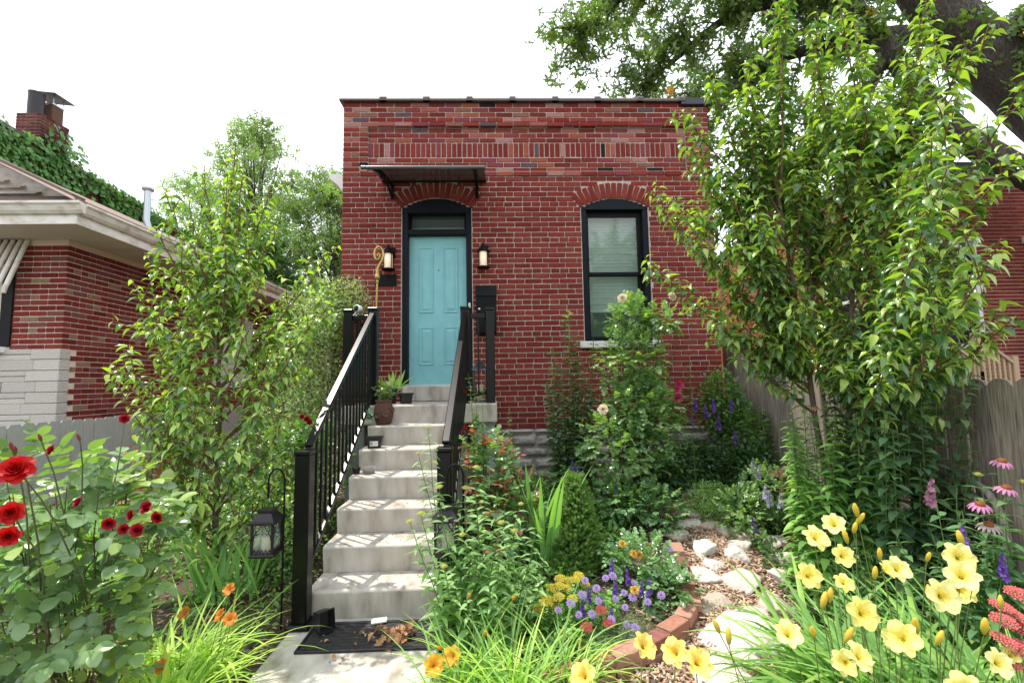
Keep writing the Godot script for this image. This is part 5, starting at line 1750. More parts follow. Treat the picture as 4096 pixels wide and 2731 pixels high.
# ---------- flowers (unit radius about 1, opening towards +y) ----------
func petal_ring(mb: MB, n: int, len: float, wide: float, tilt0: float, tilt1: float, lift: float, phase: float, tipcol: Color, basecol: Color, ruffle := 0.0, r0 := 0.05, rows := 4) -> void:
	for i in n:
		var a := TAU * i / n + phase
		var k0 := mb.v.size()
		mb.grid(func(u: float, t: float) -> Vector3:
			var s := (u - 0.5) * 2.0
			var h := wide * 0.5 * pow(sin(PI * clampf(0.12 + t * 0.80, 0, 1)), 0.7)
			# integrate the bending profile
			var r := r0
			var y := lift
			var m := 6
			for q in m:
				var tq := t * (q + 0.5) / m
				var ti := lerpf(tilt0, tilt1, tq)
				r += cos(ti) * len * t / m
				y += sin(ti) * len * t / m
			y += ruffle * sin(t * 9.0 + s * 4.0) * absf(s) + 0.12 * wide * s * s
			return Vector3(cos(a) * r - sin(a) * s * h, y, sin(a) * r + cos(a) * s * h), 4, rows)
		for k in range(k0, mb.v.size()):
			var row := (k - k0) / 5
			mb.c[k] = basecol.lerp(tipcol, clampf(float(row) / rows * 1.6, 0, 1))
func daylily_mesh(c: Color, throat: Color, open := 0.7) -> ArrayMesh:
	var mb := MB.new()
	petal_ring(mb, 3, 1.15, 0.70, 1.2, -0.5 * open, 0.0, 0.0, c * 0.97, throat, 0.06, 0.05, 6)
	petal_ring(mb, 3, 1.12, 1.0, 1.15, -0.3 * open, 0.03, PI / 3, c * 1.03, throat, 0.12, 0.05, 6)
	mb.col = throat
	for i in 6:
		var a := i * TAU / 6
		mb.tube(PackedVector3Array([Vector3.ZERO, Vector3(cos(a) * 0.12, 0.5, sin(a) * 0.12), Vector3(cos(a) * 0.26, 0.78, sin(a) * 0.26)]), PackedFloat32Array([0.018, 0.015, 0.02]), 4)
	mb.col = Color(0.18, 0.26, 0.06)
	mb.tube(PackedVector3Array([Vector3(0, -0.5, 0), Vector3(0, -0.1, 0), Vector3(0, 0.15, 0)]), PackedFloat32Array([0.05, 0.08, 0.11]), 7)
	return mb.mesh()
func bud_mesh(c: Color, tip: Color) -> ArrayMesh:
	var mb := MB.new()
	mb.lathe([[0.0, 0.0], [0.10, 0.08], [0.17, 0.4], [0.16, 0.7], [0.08, 0.95], [0.0, 1.0]], 8)
	for i in mb.v.size(): mb.c[i] = c.lerp(tip, clampf(mb.v[i].y * 1.4, 0, 1))
	return mb.mesh()
func rose_mesh(c: Color, open := 1.0) -> ArrayMesh:
	var mb := MB.new()
	var lay := [[6, 0.95, 0.95, 0.85, -0.55, 0.0], [5, 0.85, 0.85, 1.05, 0.1, 0.08], [5, 0.72, 0.75, 1.2, 0.75, 0.12], [4, 0.58, 0.62, 1.35, 1.15, 0.14], [3, 0.46, 0.5, 1.5, 1.7, 0.16]]
	for i in lay.size():
		var l: Array = lay[i]
		petal_ring(mb, l[0], l[1] * lerpf(0.8, 1.0, open), l[2], l[3], lerpf(1.2, l[4], open), l[5] * 0.5, i * 0.7, c * (1.0 - 0.05 * i), c * 0.75, 0.03, 0.06)
	mb.col = Color(0.07, 0.13, 0.035)
	mb.lathe([[0.02, -0.25], [0.12, -0.12], [0.14, 0.0], [0.05, 0.06]], 8)
	return mb.mesh()
func cone_mesh(petals: bool, c: Color) -> ArrayMesh:
	var mb := MB.new()
	mb.col = Color(0.30, 0.10, 0.02) if petals else Color(0.30, 0.34, 0.06)
	mb.lathe([[0.42, -0.06], [0.46, 0.04], [0.40, 0.22], [0.26, 0.34], [0.0, 0.40]], 14)
	if petals: petal_ring(mb, 14, 0.95, 0.30, -0.15, -1.1, 0.0, 0.0, c, c * 0.85, 0.0, 0.36)
	else: petal_ring(mb, 16, 0.42, 0.09, 0.5, 0.2, 0.02, 0.0, Color(0.45, 0.36, 0.10), Color(0.25, 0.28, 0.06), 0.0, 0.36, 2)
	for i in 60:
		var a := i * 2.4
		var t := sqrt((i + 0.5) / 60.0)
		var p := Vector3(cos(a) * 0.44 * t, 0.05 + 0.36 * sqrt(1.0 - t * t * 0.96), sin(a) * 0.44 * t)
		mb.col = Color(0.55, 0.20, 0.03) if petals else Color(0.40, 0.42, 0.10)
		var o := Vector3(p.x, p.y * 0.9, p.z).normalized() * 0.10
		mb.tri(p + Vector3(0.025, 0, 0), p + o, p - Vector3(0.025, 0, 0)); mb.tri(p + Vector3(0, 0, 0.025), p + o, p - Vector3(0, 0, 0.025))
	mb.col = Color(0.10, 0.17, 0.05)
	mb.lathe([[0.05, -0.2], [0.3, -0.1], [0.40, -0.04]], 10)
	return mb.mesh()
func blob(mb: MB, p: Vector3, r: float) -> void:
	var x := Vector3(r, 0, 0)
	var y := Vector3(0, r, 0)
	var z := Vector3(0, 0, r)
	mb.tri(p + y, p + z, p + x); mb.tri(p + y, p - x, p + z); mb.tri(p + y, p + x, p - z); mb.tri(p + y, p - z, p - x)
	mb.tri(p - y, p + x, p + z); mb.tri(p - y, p + z, p - x)
func umbel_mesh(c: Color, n := 70) -> ArrayMesh:
	var mb := MB.new()
	for i in n:
		var a := i * 2.4
		var t := sqrt((i + 0.5) / n)
		mb.col = c * rng.randf_range(0.75, 1.3)
		blob(mb, Vector3(cos(a) * t, 0.28 * (1.0 - t * t) + rng.randf_range(-0.04, 0.04), sin(a) * t), 0.115)
	mb.col = Color(0.10, 0.16, 0.06)
	mb.lathe([[0.04, -0.6], [0.3, -0.15], [0.9, 0.0]], 10)
	return mb.mesh()
func pincushion_mesh(c: Color) -> ArrayMesh:
	var mb := MB.new()
	petal_ring(mb, 11, 0.75, 0.42, 0.35, -0.3, 0.0, 0.0, c, c * 0.9, 0.05, 0.25, 3)
	petal_ring(mb, 8, 0.5, 0.32, 0.7, 0.1, 0.08, 0.3, c * 1.08, c, 0.05, 0.18, 3)
	for i in 30:
		var a := i * 2.4
		var t := sqrt((i + 0.5) / 30.0)
		mb.col = c.lerp(Color(0.8, 0.75, 0.8), rng.randf() * 0.5)
		blob(mb, Vector3(cos(a) * t * 0.42, 0.26 + 0.16 * (1 - t * t), sin(a) * t * 0.42), 0.06)
	return mb.mesh()
func daisy_mesh(c: Color, eye: Color) -> ArrayMesh:
	var mb := MB.new()
	petal_ring(mb, 8, 0.85, 0.55, 0.25, -0.05, 0.0, 0.0, c, c * 0.8, 0.05, 0.18, 3)
	mb.col = eye
	mb.lathe([[0.26, 0.0], [0.22, 0.12], [0.0, 0.17]], 10)
	return mb.mesh()
func hollyhock_mesh(c: Color) -> ArrayMesh:
	var mb := MB.new()
	petal_ring(mb, 5, 1.0, 1.1, 0.75, 0.1, 0.0, 0.0, c, Color(0.28, 0.01, 0.05), 0.06, 0.05, 4)
	mb.col = Color(0.6, 0.5, 0.15)
	mb.tube(PackedVector3Array([Vector3.ZERO, Vector3(0, 0.45, 0)]), PackedFloat32Array([0.06, 0.04]), 6)
	return mb.mesh()
func spike_mesh(c: Color, n := 16) -> ArrayMesh: # unit height
	var mb := MB.new()
	mb.col = Color(0.10, 0.17, 0.06)
	mb.tube(PackedVector3Array([Vector3(0, -0.4, 0), Vector3(0, 1, 0)]), PackedFloat32Array([0.02, 0.008]), 5)
	var fl := MB.new()
	petal_ring(fl, 5, 0.13, 0.12, 0.6, 0.0, 0.0, 0.0, Color.WHITE, Color(0.8, 0.8, 0.9), 0.0, 0.01, 2)
	for i in n:
		var a := i * 2.4
		var t := float(i) / n
		var s := lerpf(1.25, 0.45, t)
		var d := Vector3(cos(a), 0.25, sin(a))
		mb.add(fl, Transform3D(frame(d, Vector3.UP).scaled_local(Vector3(s, s, s)), Vector3(cos(a) * 0.07, t * 0.98, sin(a) * 0.07) * Vector3(1.2 - t, 1, 1.2 - t)), c * rng.randf_range(0.7, 1.25))
	return mb.mesh()

func bloom(root: Node3D, mesh: Mesh, at: Vector3, face: Vector3, size: float, called := "flower", m: Material = null) -> void:
	var b := frame(face, rdir())
	part(called, mesh, m if m else M.petal, root, Transform3D((b * Basis(Vector3.UP, rf(0, TAU))).scaled_local(Vector3(size, size, size)), at - root.position))
func toward(p: Vector3, up: float) -> Vector3: # roughly at the viewer's side of the garden
	return (Vector3(rf(-0.5, 0.5), up, 1.0)).normalized()

func ground_cover(called: String, label: String, category: String, n: int, area: Callable, size: float, pal: Array, spec: Array, tall: float, m: Material) -> void:
	var xf := []
	var cols := PackedColorArray()
	var fn := FastNoiseLite.new()
	fn.seed = rng.randi() % 999; fn.frequency = 0.8
	for i in n:
		var p: Vector2 = area.call()
		var f := fn.get_noise_2d(p.x * 2.0, p.y * 2.0)
		if f < -0.22: continue
		var h := tall * clampf(0.3 + f * 1.3, 0.12, 1.0)
		var s := size * rf(0.6, 1.25)
		var d := Vector3(rf(-1, 1), rf(0.0, 0.9), rf(-1, 1))
		xf.append(Transform3D(frame(d, Vector3.UP + rdir() * 0.5).scaled_local(Vector3(s, s, s)), Vector3(p.x, ground(p.x, p.y) + h * pow(rng.randf(), 0.5), p.y)))
		cols.append(lc(pal[rng.randi() % pal.size()]) * rf(0.8, 1.2))
	tag(many(called, leaf_mesh(spec[0], spec[1], spec[2], spec[3], spec[4]), m, self, xf, cols), label, category, "", "stuff")

func build_garden() -> void:
	var t: Node3D
	var G1 := [Color(0.055, 0.115, 0.028), Color(0.07, 0.14, 0.032), Color(0.045, 0.095, 0.025), Color(0.085, 0.16, 0.036)]
	var G2 := [Color(0.09, 0.185, 0.04), Color(0.11, 0.21, 0.045), Color(0.075, 0.16, 0.035), Color(0.14, 0.25, 0.05)]
	var GD := [Color(0.030, 0.070, 0.022), Color(0.04, 0.088, 0.026), Color(0.024, 0.056, 0.018), Color(0.05, 0.10, 0.03)]
	var GY := [Color(0.17, 0.27, 0.045), Color(0.21, 0.31, 0.05), Color(0.14, 0.23, 0.04), Color(0.25, 0.33, 0.06)]
	var rosy := [0.72, 0.22, 0.25, 6, 4]
	var lance := [0.26, 0.3, 0.5, 6, 1]
	# ---------------- left bed ----------------
	t = thing("rose_bush", "large red rose bush with broad leaves and one huge bloom", "rose bush", Vector3(0.08, 0, 3.55))
	bush(t, Vector3(0.08, 0.0, 3.5), [[Vector3(0.10, 0.80, 3.60), Vector3(0.38, 0.36, 0.36), 330], [Vector3(0.20, 0.62, 3.85), Vector3(0.30, 0.30, 0.26), 170], [Vector3(-0.02, 1.12, 3.62), Vector3(0.40, 0.20, 0.30), 130], [Vector3(0.24, 1.02, 3.72), Vector3(0.22, 0.24, 0.25), 110], [Vector3(0.18, 0.35, 3.75), Vector3(0.28, 0.22, 0.25), 36]], 0.070, [Color(0.068, 0.118, 0.042), Color(0.085, 0.14, 0.048), Color(0.05, 0.09, 0.034), Color(0.10, 0.16, 0.055), Color(0.14, 0.20, 0.045)], rosy, M.gloss_leaf, 300, true, Color(0.10, 0.07, 0.05), 0.8, 0.006, 6)
	var red := rose_mesh(Color(0.55, 0.008, 0.008))
	var crim := rose_mesh(Color(0.36, 0.006, 0.02), 0.8)
	bloom(t, red, Vector3(0.40, 1.30, 4.20), Vector3(0.4, 0.55, 0.8), 0.054)
	bloom(t, red, Vector3(0.36, 1.16, 4.17), Vector3(0.6, 0.3, 0.8), 0.040)
	bloom(t, red, Vector3(0.33, 1.08, 4.14), Vector3(0.5, 0.0, 0.9), 0.036)
	for p: Vector3 in [Vector3(0.22, 1.42, 3.55), Vector3(0.34, 1.34, 4.02), Vector3(0.56, 1.08, 3.92), Vector3(0.60, 1.10, 3.90), Vector3(0.54, 1.03, 3.93), Vector3(0.63, 1.06, 3.88), Vector3(0.36, 1.13, 3.92), Vector3(0.50, 1.06, 3.95), Vector3(0.60, 1.03, 3.94)]:
		bloom(t, crim, p, Vector3(rf(-0.5, 0.6), rf(-0.2, 0.7), 0.8), rf(0.022, 0.032))
	var bud := bud_mesh(Color(0.09, 0.13, 0.04), Color(0.30, 0.01, 0.03))
	var tops := [Vector3(0.33, 1.36, 3.90), Vector3(0.34, 1.345, 4.15), Vector3(0.30, 1.355, 4.12), Vector3(0.28, 1.37, 4.0)]
	for p: Vector3 in tops: bloom(t, bud, p, Vector3(rf(-0.3, 0.3), 1, 0.2), 0.032, "bud")
	stalks_from(t, Vector3(0.18, 0.72, 3.75), tops + [Vector3(0.40, 1.29, 4.19), Vector3(0.36, 1.15, 4.16), Vector3(0.22, 1.41, 3.55), Vector3(0.56, 1.07, 3.92)], 0.0035, Color(0.10, 0.11, 0.05), 0.1)
	t = thing("rose_bush", "thin rose with crimson blooms behind the young pear tree", "rose bush", Vector3(-0.1, 0.2, 1.45))
	bush(t, Vector3(-0.1, 0.2, 1.4), [[Vector3(-0.20, 0.85, 1.45), Vector3(0.42, 0.36, 0.3), 700], [Vector3(0.15, 0.95, 1.3), Vector3(0.25, 0.3, 0.25), 350]], 0.04, G1, rosy, M.leaf, 0, true, Color(0.12, 0.08, 0.05))
	for p: Vector3 in [Vector3(-0.27, 1.23, 1.46), Vector3(-0.21, 1.27, 1.44), Vector3(0.19, 1.25, 1.42), Vector3(0.15, 1.27, 1.42), Vector3(0.22, 1.22, 1.42), Vector3(-0.24, 1.19, 1.48), Vector3(-0.12, 0.85, 1.78)]: bloom(t, crim, p, toward(p, 0.4), 0.032)
	t = thing("rose_bush", "small rose with reddish new leaves in front of the grey fence", "rose bush", Vector3(-0.55, 0.1, 2.35))
	bush(t, Vector3(-0.55, 0.05, 2.3), [[Vector3(-0.50, 0.85, 2.35), Vector3(0.22, 0.30, 0.2), 300]], 0.032, [Color(0.20, 0.05, 0.03), Color(0.07, 0.11, 0.03), Color(0.26, 0.08, 0.03)], rosy, M.leaf, 0, true, Color(0.14, 0.06, 0.04))
	# pale flowering shrub beside the landing
	t = thing("flowering_shrub", "tall shrub with tiny cream blossoms beside the stair railing", "shrub", Vector3(-0.15, 0.4, 0.5))
	var cream := [Color(0.15, 0.215, 0.08), Color(0.13, 0.20, 0.065), Color(0.20, 0.245, 0.12), Color(0.29, 0.30, 0.19), Color(0.10, 0.165, 0.055)]
	bush(t, Vector3(-0.15, 0.38, 0.4), [[Vector3(-0.05, 2.35, 0.45), Vector3(0.40, 0.42, 0.35), 1500], [Vector3(0.22, 2.55, 0.35), Vector3(0.25, 0.28, 0.25), 500], [Vector3(-0.20, 1.75, 0.55), Vector3(0.42, 0.45, 0.38), 1500], [Vector3(-0.12, 1.15, 0.8), Vector3(0.42, 0.40, 0.38), 1500]], 0.042, cream, [0.6, 0.2, 0.3, 4, 4], M.leaf, 200, false, Color(0.12, 0.09, 0.06))
	var bx_ := []
	var bc := PackedColorArray()
	for i in 700:
		var c: Array = [[Vector3(-0.05, 2.4, 0.5), 0.42], [Vector3(-0.2, 1.75, 0.6), 0.45], [Vector3(-0.12, 1.15, 0.85), 0.42], [Vector3(0.22, 2.6, 0.4), 0.25]][rng.randi() % 4]
		var d := rdir()
		d.z = absf(d.z)
		bx_.append(Transform3D(frame(d, rdir()).scaled_local(Vector3.ONE * rf(0.012, 0.02)), c[0] + d * c[1] * rf(0.85, 1.05) - t.position))
		bc.append(Color(0.55, 0.48, 0.36) * rf(0.8, 1.2))
	tag(many("blossoms", umbel_mesh(Color(1, 0.95, 0.85), 14), M.petal, t, bx_, bc), "", "", "", "stuff")
	# low white-flowered bush by the hanging lantern
	t = thing("flowering_shrub", "low shrub dotted with white blossoms behind the hanging lantern", "shrub", Vector3(0.1, 0.15, 1.7))
	bush(t, Vector3(0.1, 0.12, 1.7), [[Vector3(0.05, 0.55, 1.6), Vector3(0.40, 0.30, 0.35), 1300], [Vector3(0.28, 0.30, 1.95), Vector3(0.26, 0.26, 0.3), 900], [Vector3(0.2, 0.85, 1.1), Vector3(0.35, 0.4, 0.3), 900]], 0.036, G1 + [Color(0.2, 0.22, 0.12)], [0.6, 0.2, 0.3, 4, 4], M.leaf, 0, false, Color(0.12, 0.09, 0.06))
	# irises
	var iris := [Color(0.13, 0.24, 0.07), Color(0.11, 0.21, 0.06), Color(0.16, 0.28, 0.075)]
	for e: Array in [[Vector3(-0.06, 0.06, 2.36), 18, 0.48, 0.78, "sword-leaved iris at the foot of the young pear tree"], [Vector3(0.16, 0.06, 2.30), 12, 0.40, 0.62, "sword-leaved iris beside the lantern hook"], [Vector3(0.02, 0.18, 1.45), 14, 0.6, 0.95, "tall iris leaves standing behind the stair railing"], [Vector3(2.27, 0.10, 1.98), 14, 0.55, 0.95, "tall iris leaves between the steps and the dwarf spruce"], [Vector3(2.12, 0.14, 1.75), 8, 0.4, 0.7, "short iris fan close to the rose beside the railing"]]:
		t = thing("iris", e[4], "iris", e[0], "irises")
		blade_clump(t, [e[0], e[0] + Vector3(0.06, 0, 0.03), e[0] + Vector3(-0.06, 0, -0.02)], e[1], e[2], e[3], 0.066, [0.15, 0.45], 0.38, iris, 40, M.matt_leaf)
	# daylilies with orange flowers, left of the walk
	t = thing("daylily", "daylily clump with small orange flowers left of the walk", "daylily", Vector3(0.35, 0, 3.35))
	var sp := []
	for i in 9: sp.append(Vector3(0.38 + rf(-0.22, 0.12), 0.0, 3.35 + rf(-0.2, 0.25)))
	blade_clump(t, sp, 380, 0.28, 0.62, 0.026, [0.9, 1.5, 2.1], 0.8, GY, 90, M.matt_leaf)
	var ol := daylily_mesh(Color(0.75, 0.26, 0.03), Color(0.75, 0.35, 0.05))
	var obud := bud_mesh(Color(0.25, 0.26, 0.04), Color(0.75, 0.32, 0.03))
	tops = [Vector3(0.60, 0.47, 3.28), Vector3(0.58, 0.43, 3.34), Vector3(0.55, 0.50, 3.22), Vector3(0.63, 0.42, 3.36), Vector3(0.40, 0.44, 3.33), Vector3(0.30, 0.30, 3.50), Vector3(0.42, 0.30, 3.52), Vector3(0.28, 0.22, 3.55)]
	for p: Vector3 in tops: bloom(t, ol if rng.randf() < 0.75 else obud, p, Vector3(rf(-0.7, 0.7), 0.6, 0.6), 0.034)
	stalks(t, Vector3(0.38, 0, 3.35), tops, 0.0025, Color(0.14, 0.2, 0.05), 0.1)
	# grassy leaves along the grey fence
	t = thing("daylily", "leafy daylily row along the grey fence", "daylily", Vector3(-1.7, 0.1, 2.2))
	sp = []
	for i in 18: sp.append(Vector3(-1.5 + rf(-0.8, 0.9), 0.08, 2.1 + rf(-0.8, 0.6)))
	blade_clump(t, sp, 620, 0.35, 0.75, 0.026, [0.7, 1.3], 0.7, G2, 60, M.matt_leaf)
	# feathery foliage bottom left
	t = thing("cosmos", "feathery green foliage below the red rose bush", "plant", Vector3(-0.35, 0, 3.3))
	var feather := []
	for i in 46:
		var p := Vector3(-0.30 + rf(-0.4, 0.5), 0, 3.30 + rf(-0.3, 0.3))
		feather.append(p + Vector3(rf(-0.06, 0.06), rf(0.15, 0.32), rf(-0.06, 0.06)))
	leafy_stems(t, Vector3(-0.30, 0, 3.30), feather, 0.012, 0.07, G1, [0.05, 0.1, 0.4, 3, 1], M.matt_leaf, 0, 0.0015, 0.25)
	# ---------------- beside the railing on the right ----------------
	t = thing("rose_bush", "rose with pale green leaves and red hips climbing the railing", "rose bush", Vector3(1.9, 0.1, 1.75))
	bush(t, Vector3(1.9, 0.1, 1.7), [[Vector3(1.90, 0.82, 1.78), Vector3(0.22, 0.28, 0.22), 520], [Vector3(2.02, 0.48, 1.85), Vector3(0.30, 0.34, 0.28), 850], [Vector3(1.76, 1.05, 1.70), Vector3(0.10, 0.16, 0.12), 90]], 0.05, [Color(0.085, 0.16, 0.055), Color(0.10, 0.185, 0.06), Color(0.065, 0.13, 0.045), Color(0.12, 0.19, 0.06), Color(0.09, 0.16, 0.05), Color(0.20, 0.06, 0.04)], rosy, M.gloss_leaf, 200, true, Color(0.11, 0.09, 0.05))
	for p: Vector3 in [Vector3(1.68, 1.18, 1.75), Vector3(1.72, 1.20, 1.72), Vector3(1.66, 1.14, 1.78), Vector3(1.63, 1.47, 1.15)]: bloom(t, crim, p, Vector3(rf(-0.5, 0.5), 0.4, 0.7), 0.02)
	t = thing("rose_bush", "tall young rose shoots with fresh leaves by the landing", "rose bush", Vector3(1.9, 0.3, 1.15))
	tops = [Vector3(1.66, 1.66, 1.08), Vector3(1.80, 1.56, 1.05), Vector3(2.08, 1.30, 1.15), Vector3(1.72, 1.5, 1.1)]
	leafy_stems(t, Vector3(1.95, 0.25, 1.15), tops, 0.055, 0.085, [Color(0.19, 0.29, 0.05), Color(0.16, 0.25, 0.045), Color(0.23, 0.32, 0.06)], [0.55, 0.25, 0.3, 6, 0], M.leaf, 120, 0.004, 0.05, 0.25, 0.15)
	# coneflowers gone to seed
	t = thing("coneflower", "clump of green coneflower seed heads overhanging the lower steps", "coneflower", Vector3(1.85, 0, 2.9))
	tops = [Vector3(1.52, 0.83, 3.10), Vector3(1.42, 1.09, 2.60), Vector3(1.46, 0.79, 3.10), Vector3(1.83, 1.06, 3.00), Vector3(1.60, 0.93, 2.90), Vector3(1.97, 0.74, 3.00), Vector3(1.75, 0.71, 3.10), Vector3(1.50, 1.27, 2.70), Vector3(2.05, 0.66, 2.90), Vector3(1.66, 0.58, 3.20), Vector3(1.85, 0.80, 2.75), Vector3(2.10, 0.78, 2.75), Vector3(1.75, 0.9, 2.8), Vector3(1.95, 0.6, 3.15), Vector3(2.15, 0.55, 3.0), Vector3(1.7, 0.5, 3.1), Vector3(1.9, 0.5, 3.2), Vector3(2.05, 0.45, 3.15), Vector3(1.72, 0.75, 2.95), Vector3(1.8, 0.62, 3.05), Vector3(1.95, 0.88, 2.8), Vector3(2.2, 0.65, 2.7), Vector3(2.0, 0.55, 3.0), Vector3(1.68, 0.66, 3.0), Vector3(1.78, 0.42, 3.2), Vector3(2.18, 0.42, 3.1), Vector3(2.25, 0.5, 2.85), Vector3(1.85, 0.7, 2.6), Vector3(2.0, 0.7, 2.55), Vector3(1.62, 0.4, 3.15), Vector3(2.1, 0.6, 2.6), Vector3(1.7, 0.85, 2.7)]
	leafy_stems(t, Vector3(1.86, 0, 2.92), tops, 0.042, 0.155, [Color(0.11, 0.19, 0.06), Color(0.13, 0.22, 0.065), Color(0.09, 0.165, 0.05), Color(0.15, 0.24, 0.08), Color(0.075, 0.14, 0.045)], lance, M.matt_leaf, 240, 0.0035, 0.10, 0.03)
	var seed_head := cone_mesh(false, Color.WHITE)
	for p: Vector3 in tops.slice(0, 13): bloom(t, seed_head, p, Vector3(rf(-0.2, 0.2), 1, 0.25), rf(0.026, 0.036), "seed_head", M.flower_head)
	# daylilies right of the walk
	t = thing("daylily", "grassy daylily clump with yellow flowers right of the walk", "daylily", Vector3(2.0, 0, 3.45))
	sp = []
	for i in 14: sp.append(Vector3(1.98 + rf(-0.30, 0.42), 0.0, 3.42 + rf(-0.25, 0.25)))
	blade_clump(t, sp, 560, 0.26, 0.58, 0.020, [0.9, 1.5, 2.2], 0.8, GY + G2, 100, M.matt_leaf)
	var yl := daylily_mesh(Color(0.80, 0.46, 0.03), Color(0.78, 0.40, 0.03))
	tops = [Vector3(1.66, 0.31, 3.60), Vector3(1.70, 0.38, 3.60), Vector3(1.74, 0.29, 3.50), Vector3(1.81, 0.51, 3.40), Vector3(2.02, 0.50, 3.42), Vector3(1.88, 0.36, 3.45)]
	for i in tops.size(): bloom(t, yl if i in [0, 2] else obud, tops[i], Vector3(rf(-0.5, 0.5), 0.6, 0.8), 0.046 if i in [0, 2] else 0.05, "flower" if i in [0, 2] else "bud")
	stalks(t, Vector3(1.95, 0, 3.42), tops, 0.0025, Color(0.16, 0.21, 0.05), 0.1)
	# dwarf spruce
	spruce()
	# ---------------- border in front of the path ----------------
	t = thing("rose_bush", "low rose with small glossy leaves behind the dwarf spruce", "rose bush", Vector3(3.2, 0.2, 1.35))
	bush(t, Vector3(3.2, 0.18, 1.35), [[Vector3(3.12, 0.42, 1.35), Vector3(0.32, 0.24, 0.28), 900], [Vector3(3.42, 0.38, 1.5), Vector3(0.24, 0.22, 0.24), 500]], 0.036, [Color(0.08, 0.15, 0.055), Color(0.10, 0.18, 0.06), Color(0.06, 0.12, 0.04)], rosy, M.gloss_leaf, 120, true, Color(0.10, 0.08, 0.05))
	t = thing("rose_bush", "low rose spilling over the brick edging beside the path", "rose bush", Vector3(3.05, 0.05, 2.35))
	bush(t, Vector3(3.05, 0.04, 2.35), [[Vector3(2.98, 0.22, 2.30), Vector3(0.26, 0.20, 0.24), 700], [Vector3(3.10, 0.14, 2.58), Vector3(0.18, 0.16, 0.2), 420]], 0.034, [Color(0.08, 0.15, 0.055), Color(0.10, 0.18, 0.06), Color(0.06, 0.12, 0.04)], rosy, M.gloss_leaf, 160, true, Color(0.10, 0.08, 0.05))
	var yrose := rose_mesh(Color(0.80, 0.52, 0.10))
	for p: Vector3 in [Vector3(2.83, 0.40, 2.42), Vector3(2.91, 0.33, 2.42), Vector3(2.95, 0.32, 2.42), Vector3(2.80, 0.25, 2.80)]: bloom(t, yrose, p, toward(p, 0.8), 0.030)
	t = thing("goldmoss", "cluster of small mustard yellow flower heads beside the spruce", "plant", Vector3(2.3, 0, 2.8))
	tops = [Vector3(2.25, 0.24, 2.90), Vector3(2.31, 0.27, 2.90), Vector3(2.19, 0.19, 2.90), Vector3(2.41, 0.28, 2.70), Vector3(2.47, 0.31, 2.70), Vector3(2.33, 0.29, 2.80), Vector3(2.29, 0.21, 2.90), Vector3(2.18, 0.21, 2.90), Vector3(2.51, 0.25, 2.70), Vector3(2.24, 0.24, 2.84), Vector3(2.37, 0.27, 2.78), Vector3(2.44, 0.30, 2.74), Vector3(2.28, 0.28, 2.80), Vector3(2.34, 0.31, 2.74), Vector3(2.22, 0.26, 2.94), Vector3(2.40, 0.24, 2.86)]
	leafy_stems(t, Vector3(2.32, 0, 2.82), tops + [Vector3(2.4, 0.18, 2.9), Vector3(2.2, 0.15, 3.0), Vector3(2.3, 0.14, 3.0), Vector3(2.5, 0.17, 2.85), Vector3(2.12, 0.14, 2.95)], 0.028, 0.07, G2, [0.42, 0.25, 0.4, 5, 1], M.matt_leaf, 80, 0.002, 0.08)
	var mustard := umbel_mesh(Color(0.72, 0.55, 0.03), 50)
	for p: Vector3 in tops: bloom(t, mustard, p, Vector3(rf(-0.2, 0.2), 1, 0.3), rf(0.030, 0.040), "flower_head", M.flower_head)
	t = thing("scabious", "lavender pincushion flowers on thin stems above the brick edging", "scabious", Vector3(2.6, 0, 2.85))
	tops = [Vector3(2.30, 0.22, 2.95), Vector3(2.49, 0.32, 2.80), Vector3(2.62, 0.33, 2.80), Vector3(2.56, 0.27, 2.80), Vector3(2.42, 0.19, 2.95), Vector3(2.71, 0.20, 2.90), Vector3(2.69, 0.15, 3.00), Vector3(2.88, 0.18, 2.80), Vector3(2.69, 0.30, 2.70), Vector3(3.00, 0.17, 2.70), Vector3(3.18, 0.35, 2.40), Vector3(2.50, 0.19, 2.95), Vector3(2.74, 0.13, 3.00), Vector3(2.55, 0.24, 2.9), Vector3(2.66, 0.24, 2.88), Vector3(2.78, 0.22, 2.82), Vector3(2.38, 0.24, 2.92), Vector3(2.6, 0.18, 3.0), Vector3(2.46, 0.26, 2.86), Vector3(2.82, 0.26, 2.72), Vector3(2.72, 0.26, 2.85)]
	leafy_stems(t, Vector3(2.62, 0, 2.84), tops, 0.03, 0.06, G1, [0.10, 0.2, 0.4, 4, 1], M.matt_leaf, 0, 0.0016, 0.1)
	var lav := pincushion_mesh(Color(0.42, 0.30, 0.62))
	for p: Vector3 in tops: bloom(t, lav, p, toward(p, 1.2), rf(0.022, 0.030))
	var fe := []
	for i in 70: fe.append(Vector3(2.62 + rf(-0.28, 0.30), rf(0.07, 0.18), 2.95 + rf(-0.16, 0.14)))
	t = thing("yarrow", "feathery yarrow with brick red flower heads above the edging", "yarrow", Vector3(2.55, 0, 2.95))
	leafy_stems(t, Vector3(2.6, 0, 2.95), fe, 0.012, 0.045, [Color(0.10, 0.15, 0.07), Color(0.075, 0.125, 0.05), Color(0.12, 0.17, 0.09)], [0.06, 0.1, 0.4, 3, 1], M.matt_leaf, 0, 0.0013, 0.2)
	var yr := umbel_mesh(Color(0.50, 0.055, 0.06))
	tops = [Vector3(2.55, 0.22, 2.97), Vector3(2.45, 0.16, 3.03), Vector3(2.58, 0.17, 3.02)]
	for p: Vector3 in tops: bloom(t, yr, p, Vector3(0, 1, 0.5), 0.034, "flower_head", M.flower_head)
	stalks(t, Vector3(2.55, 0, 2.95), tops, 0.0018, Color(0.12, 0.16, 0.07))
	t = thing("larkspur", "violet larkspur spikes among the lavender pincushions", "larkspur", Vector3(2.7, 0, 2.7))
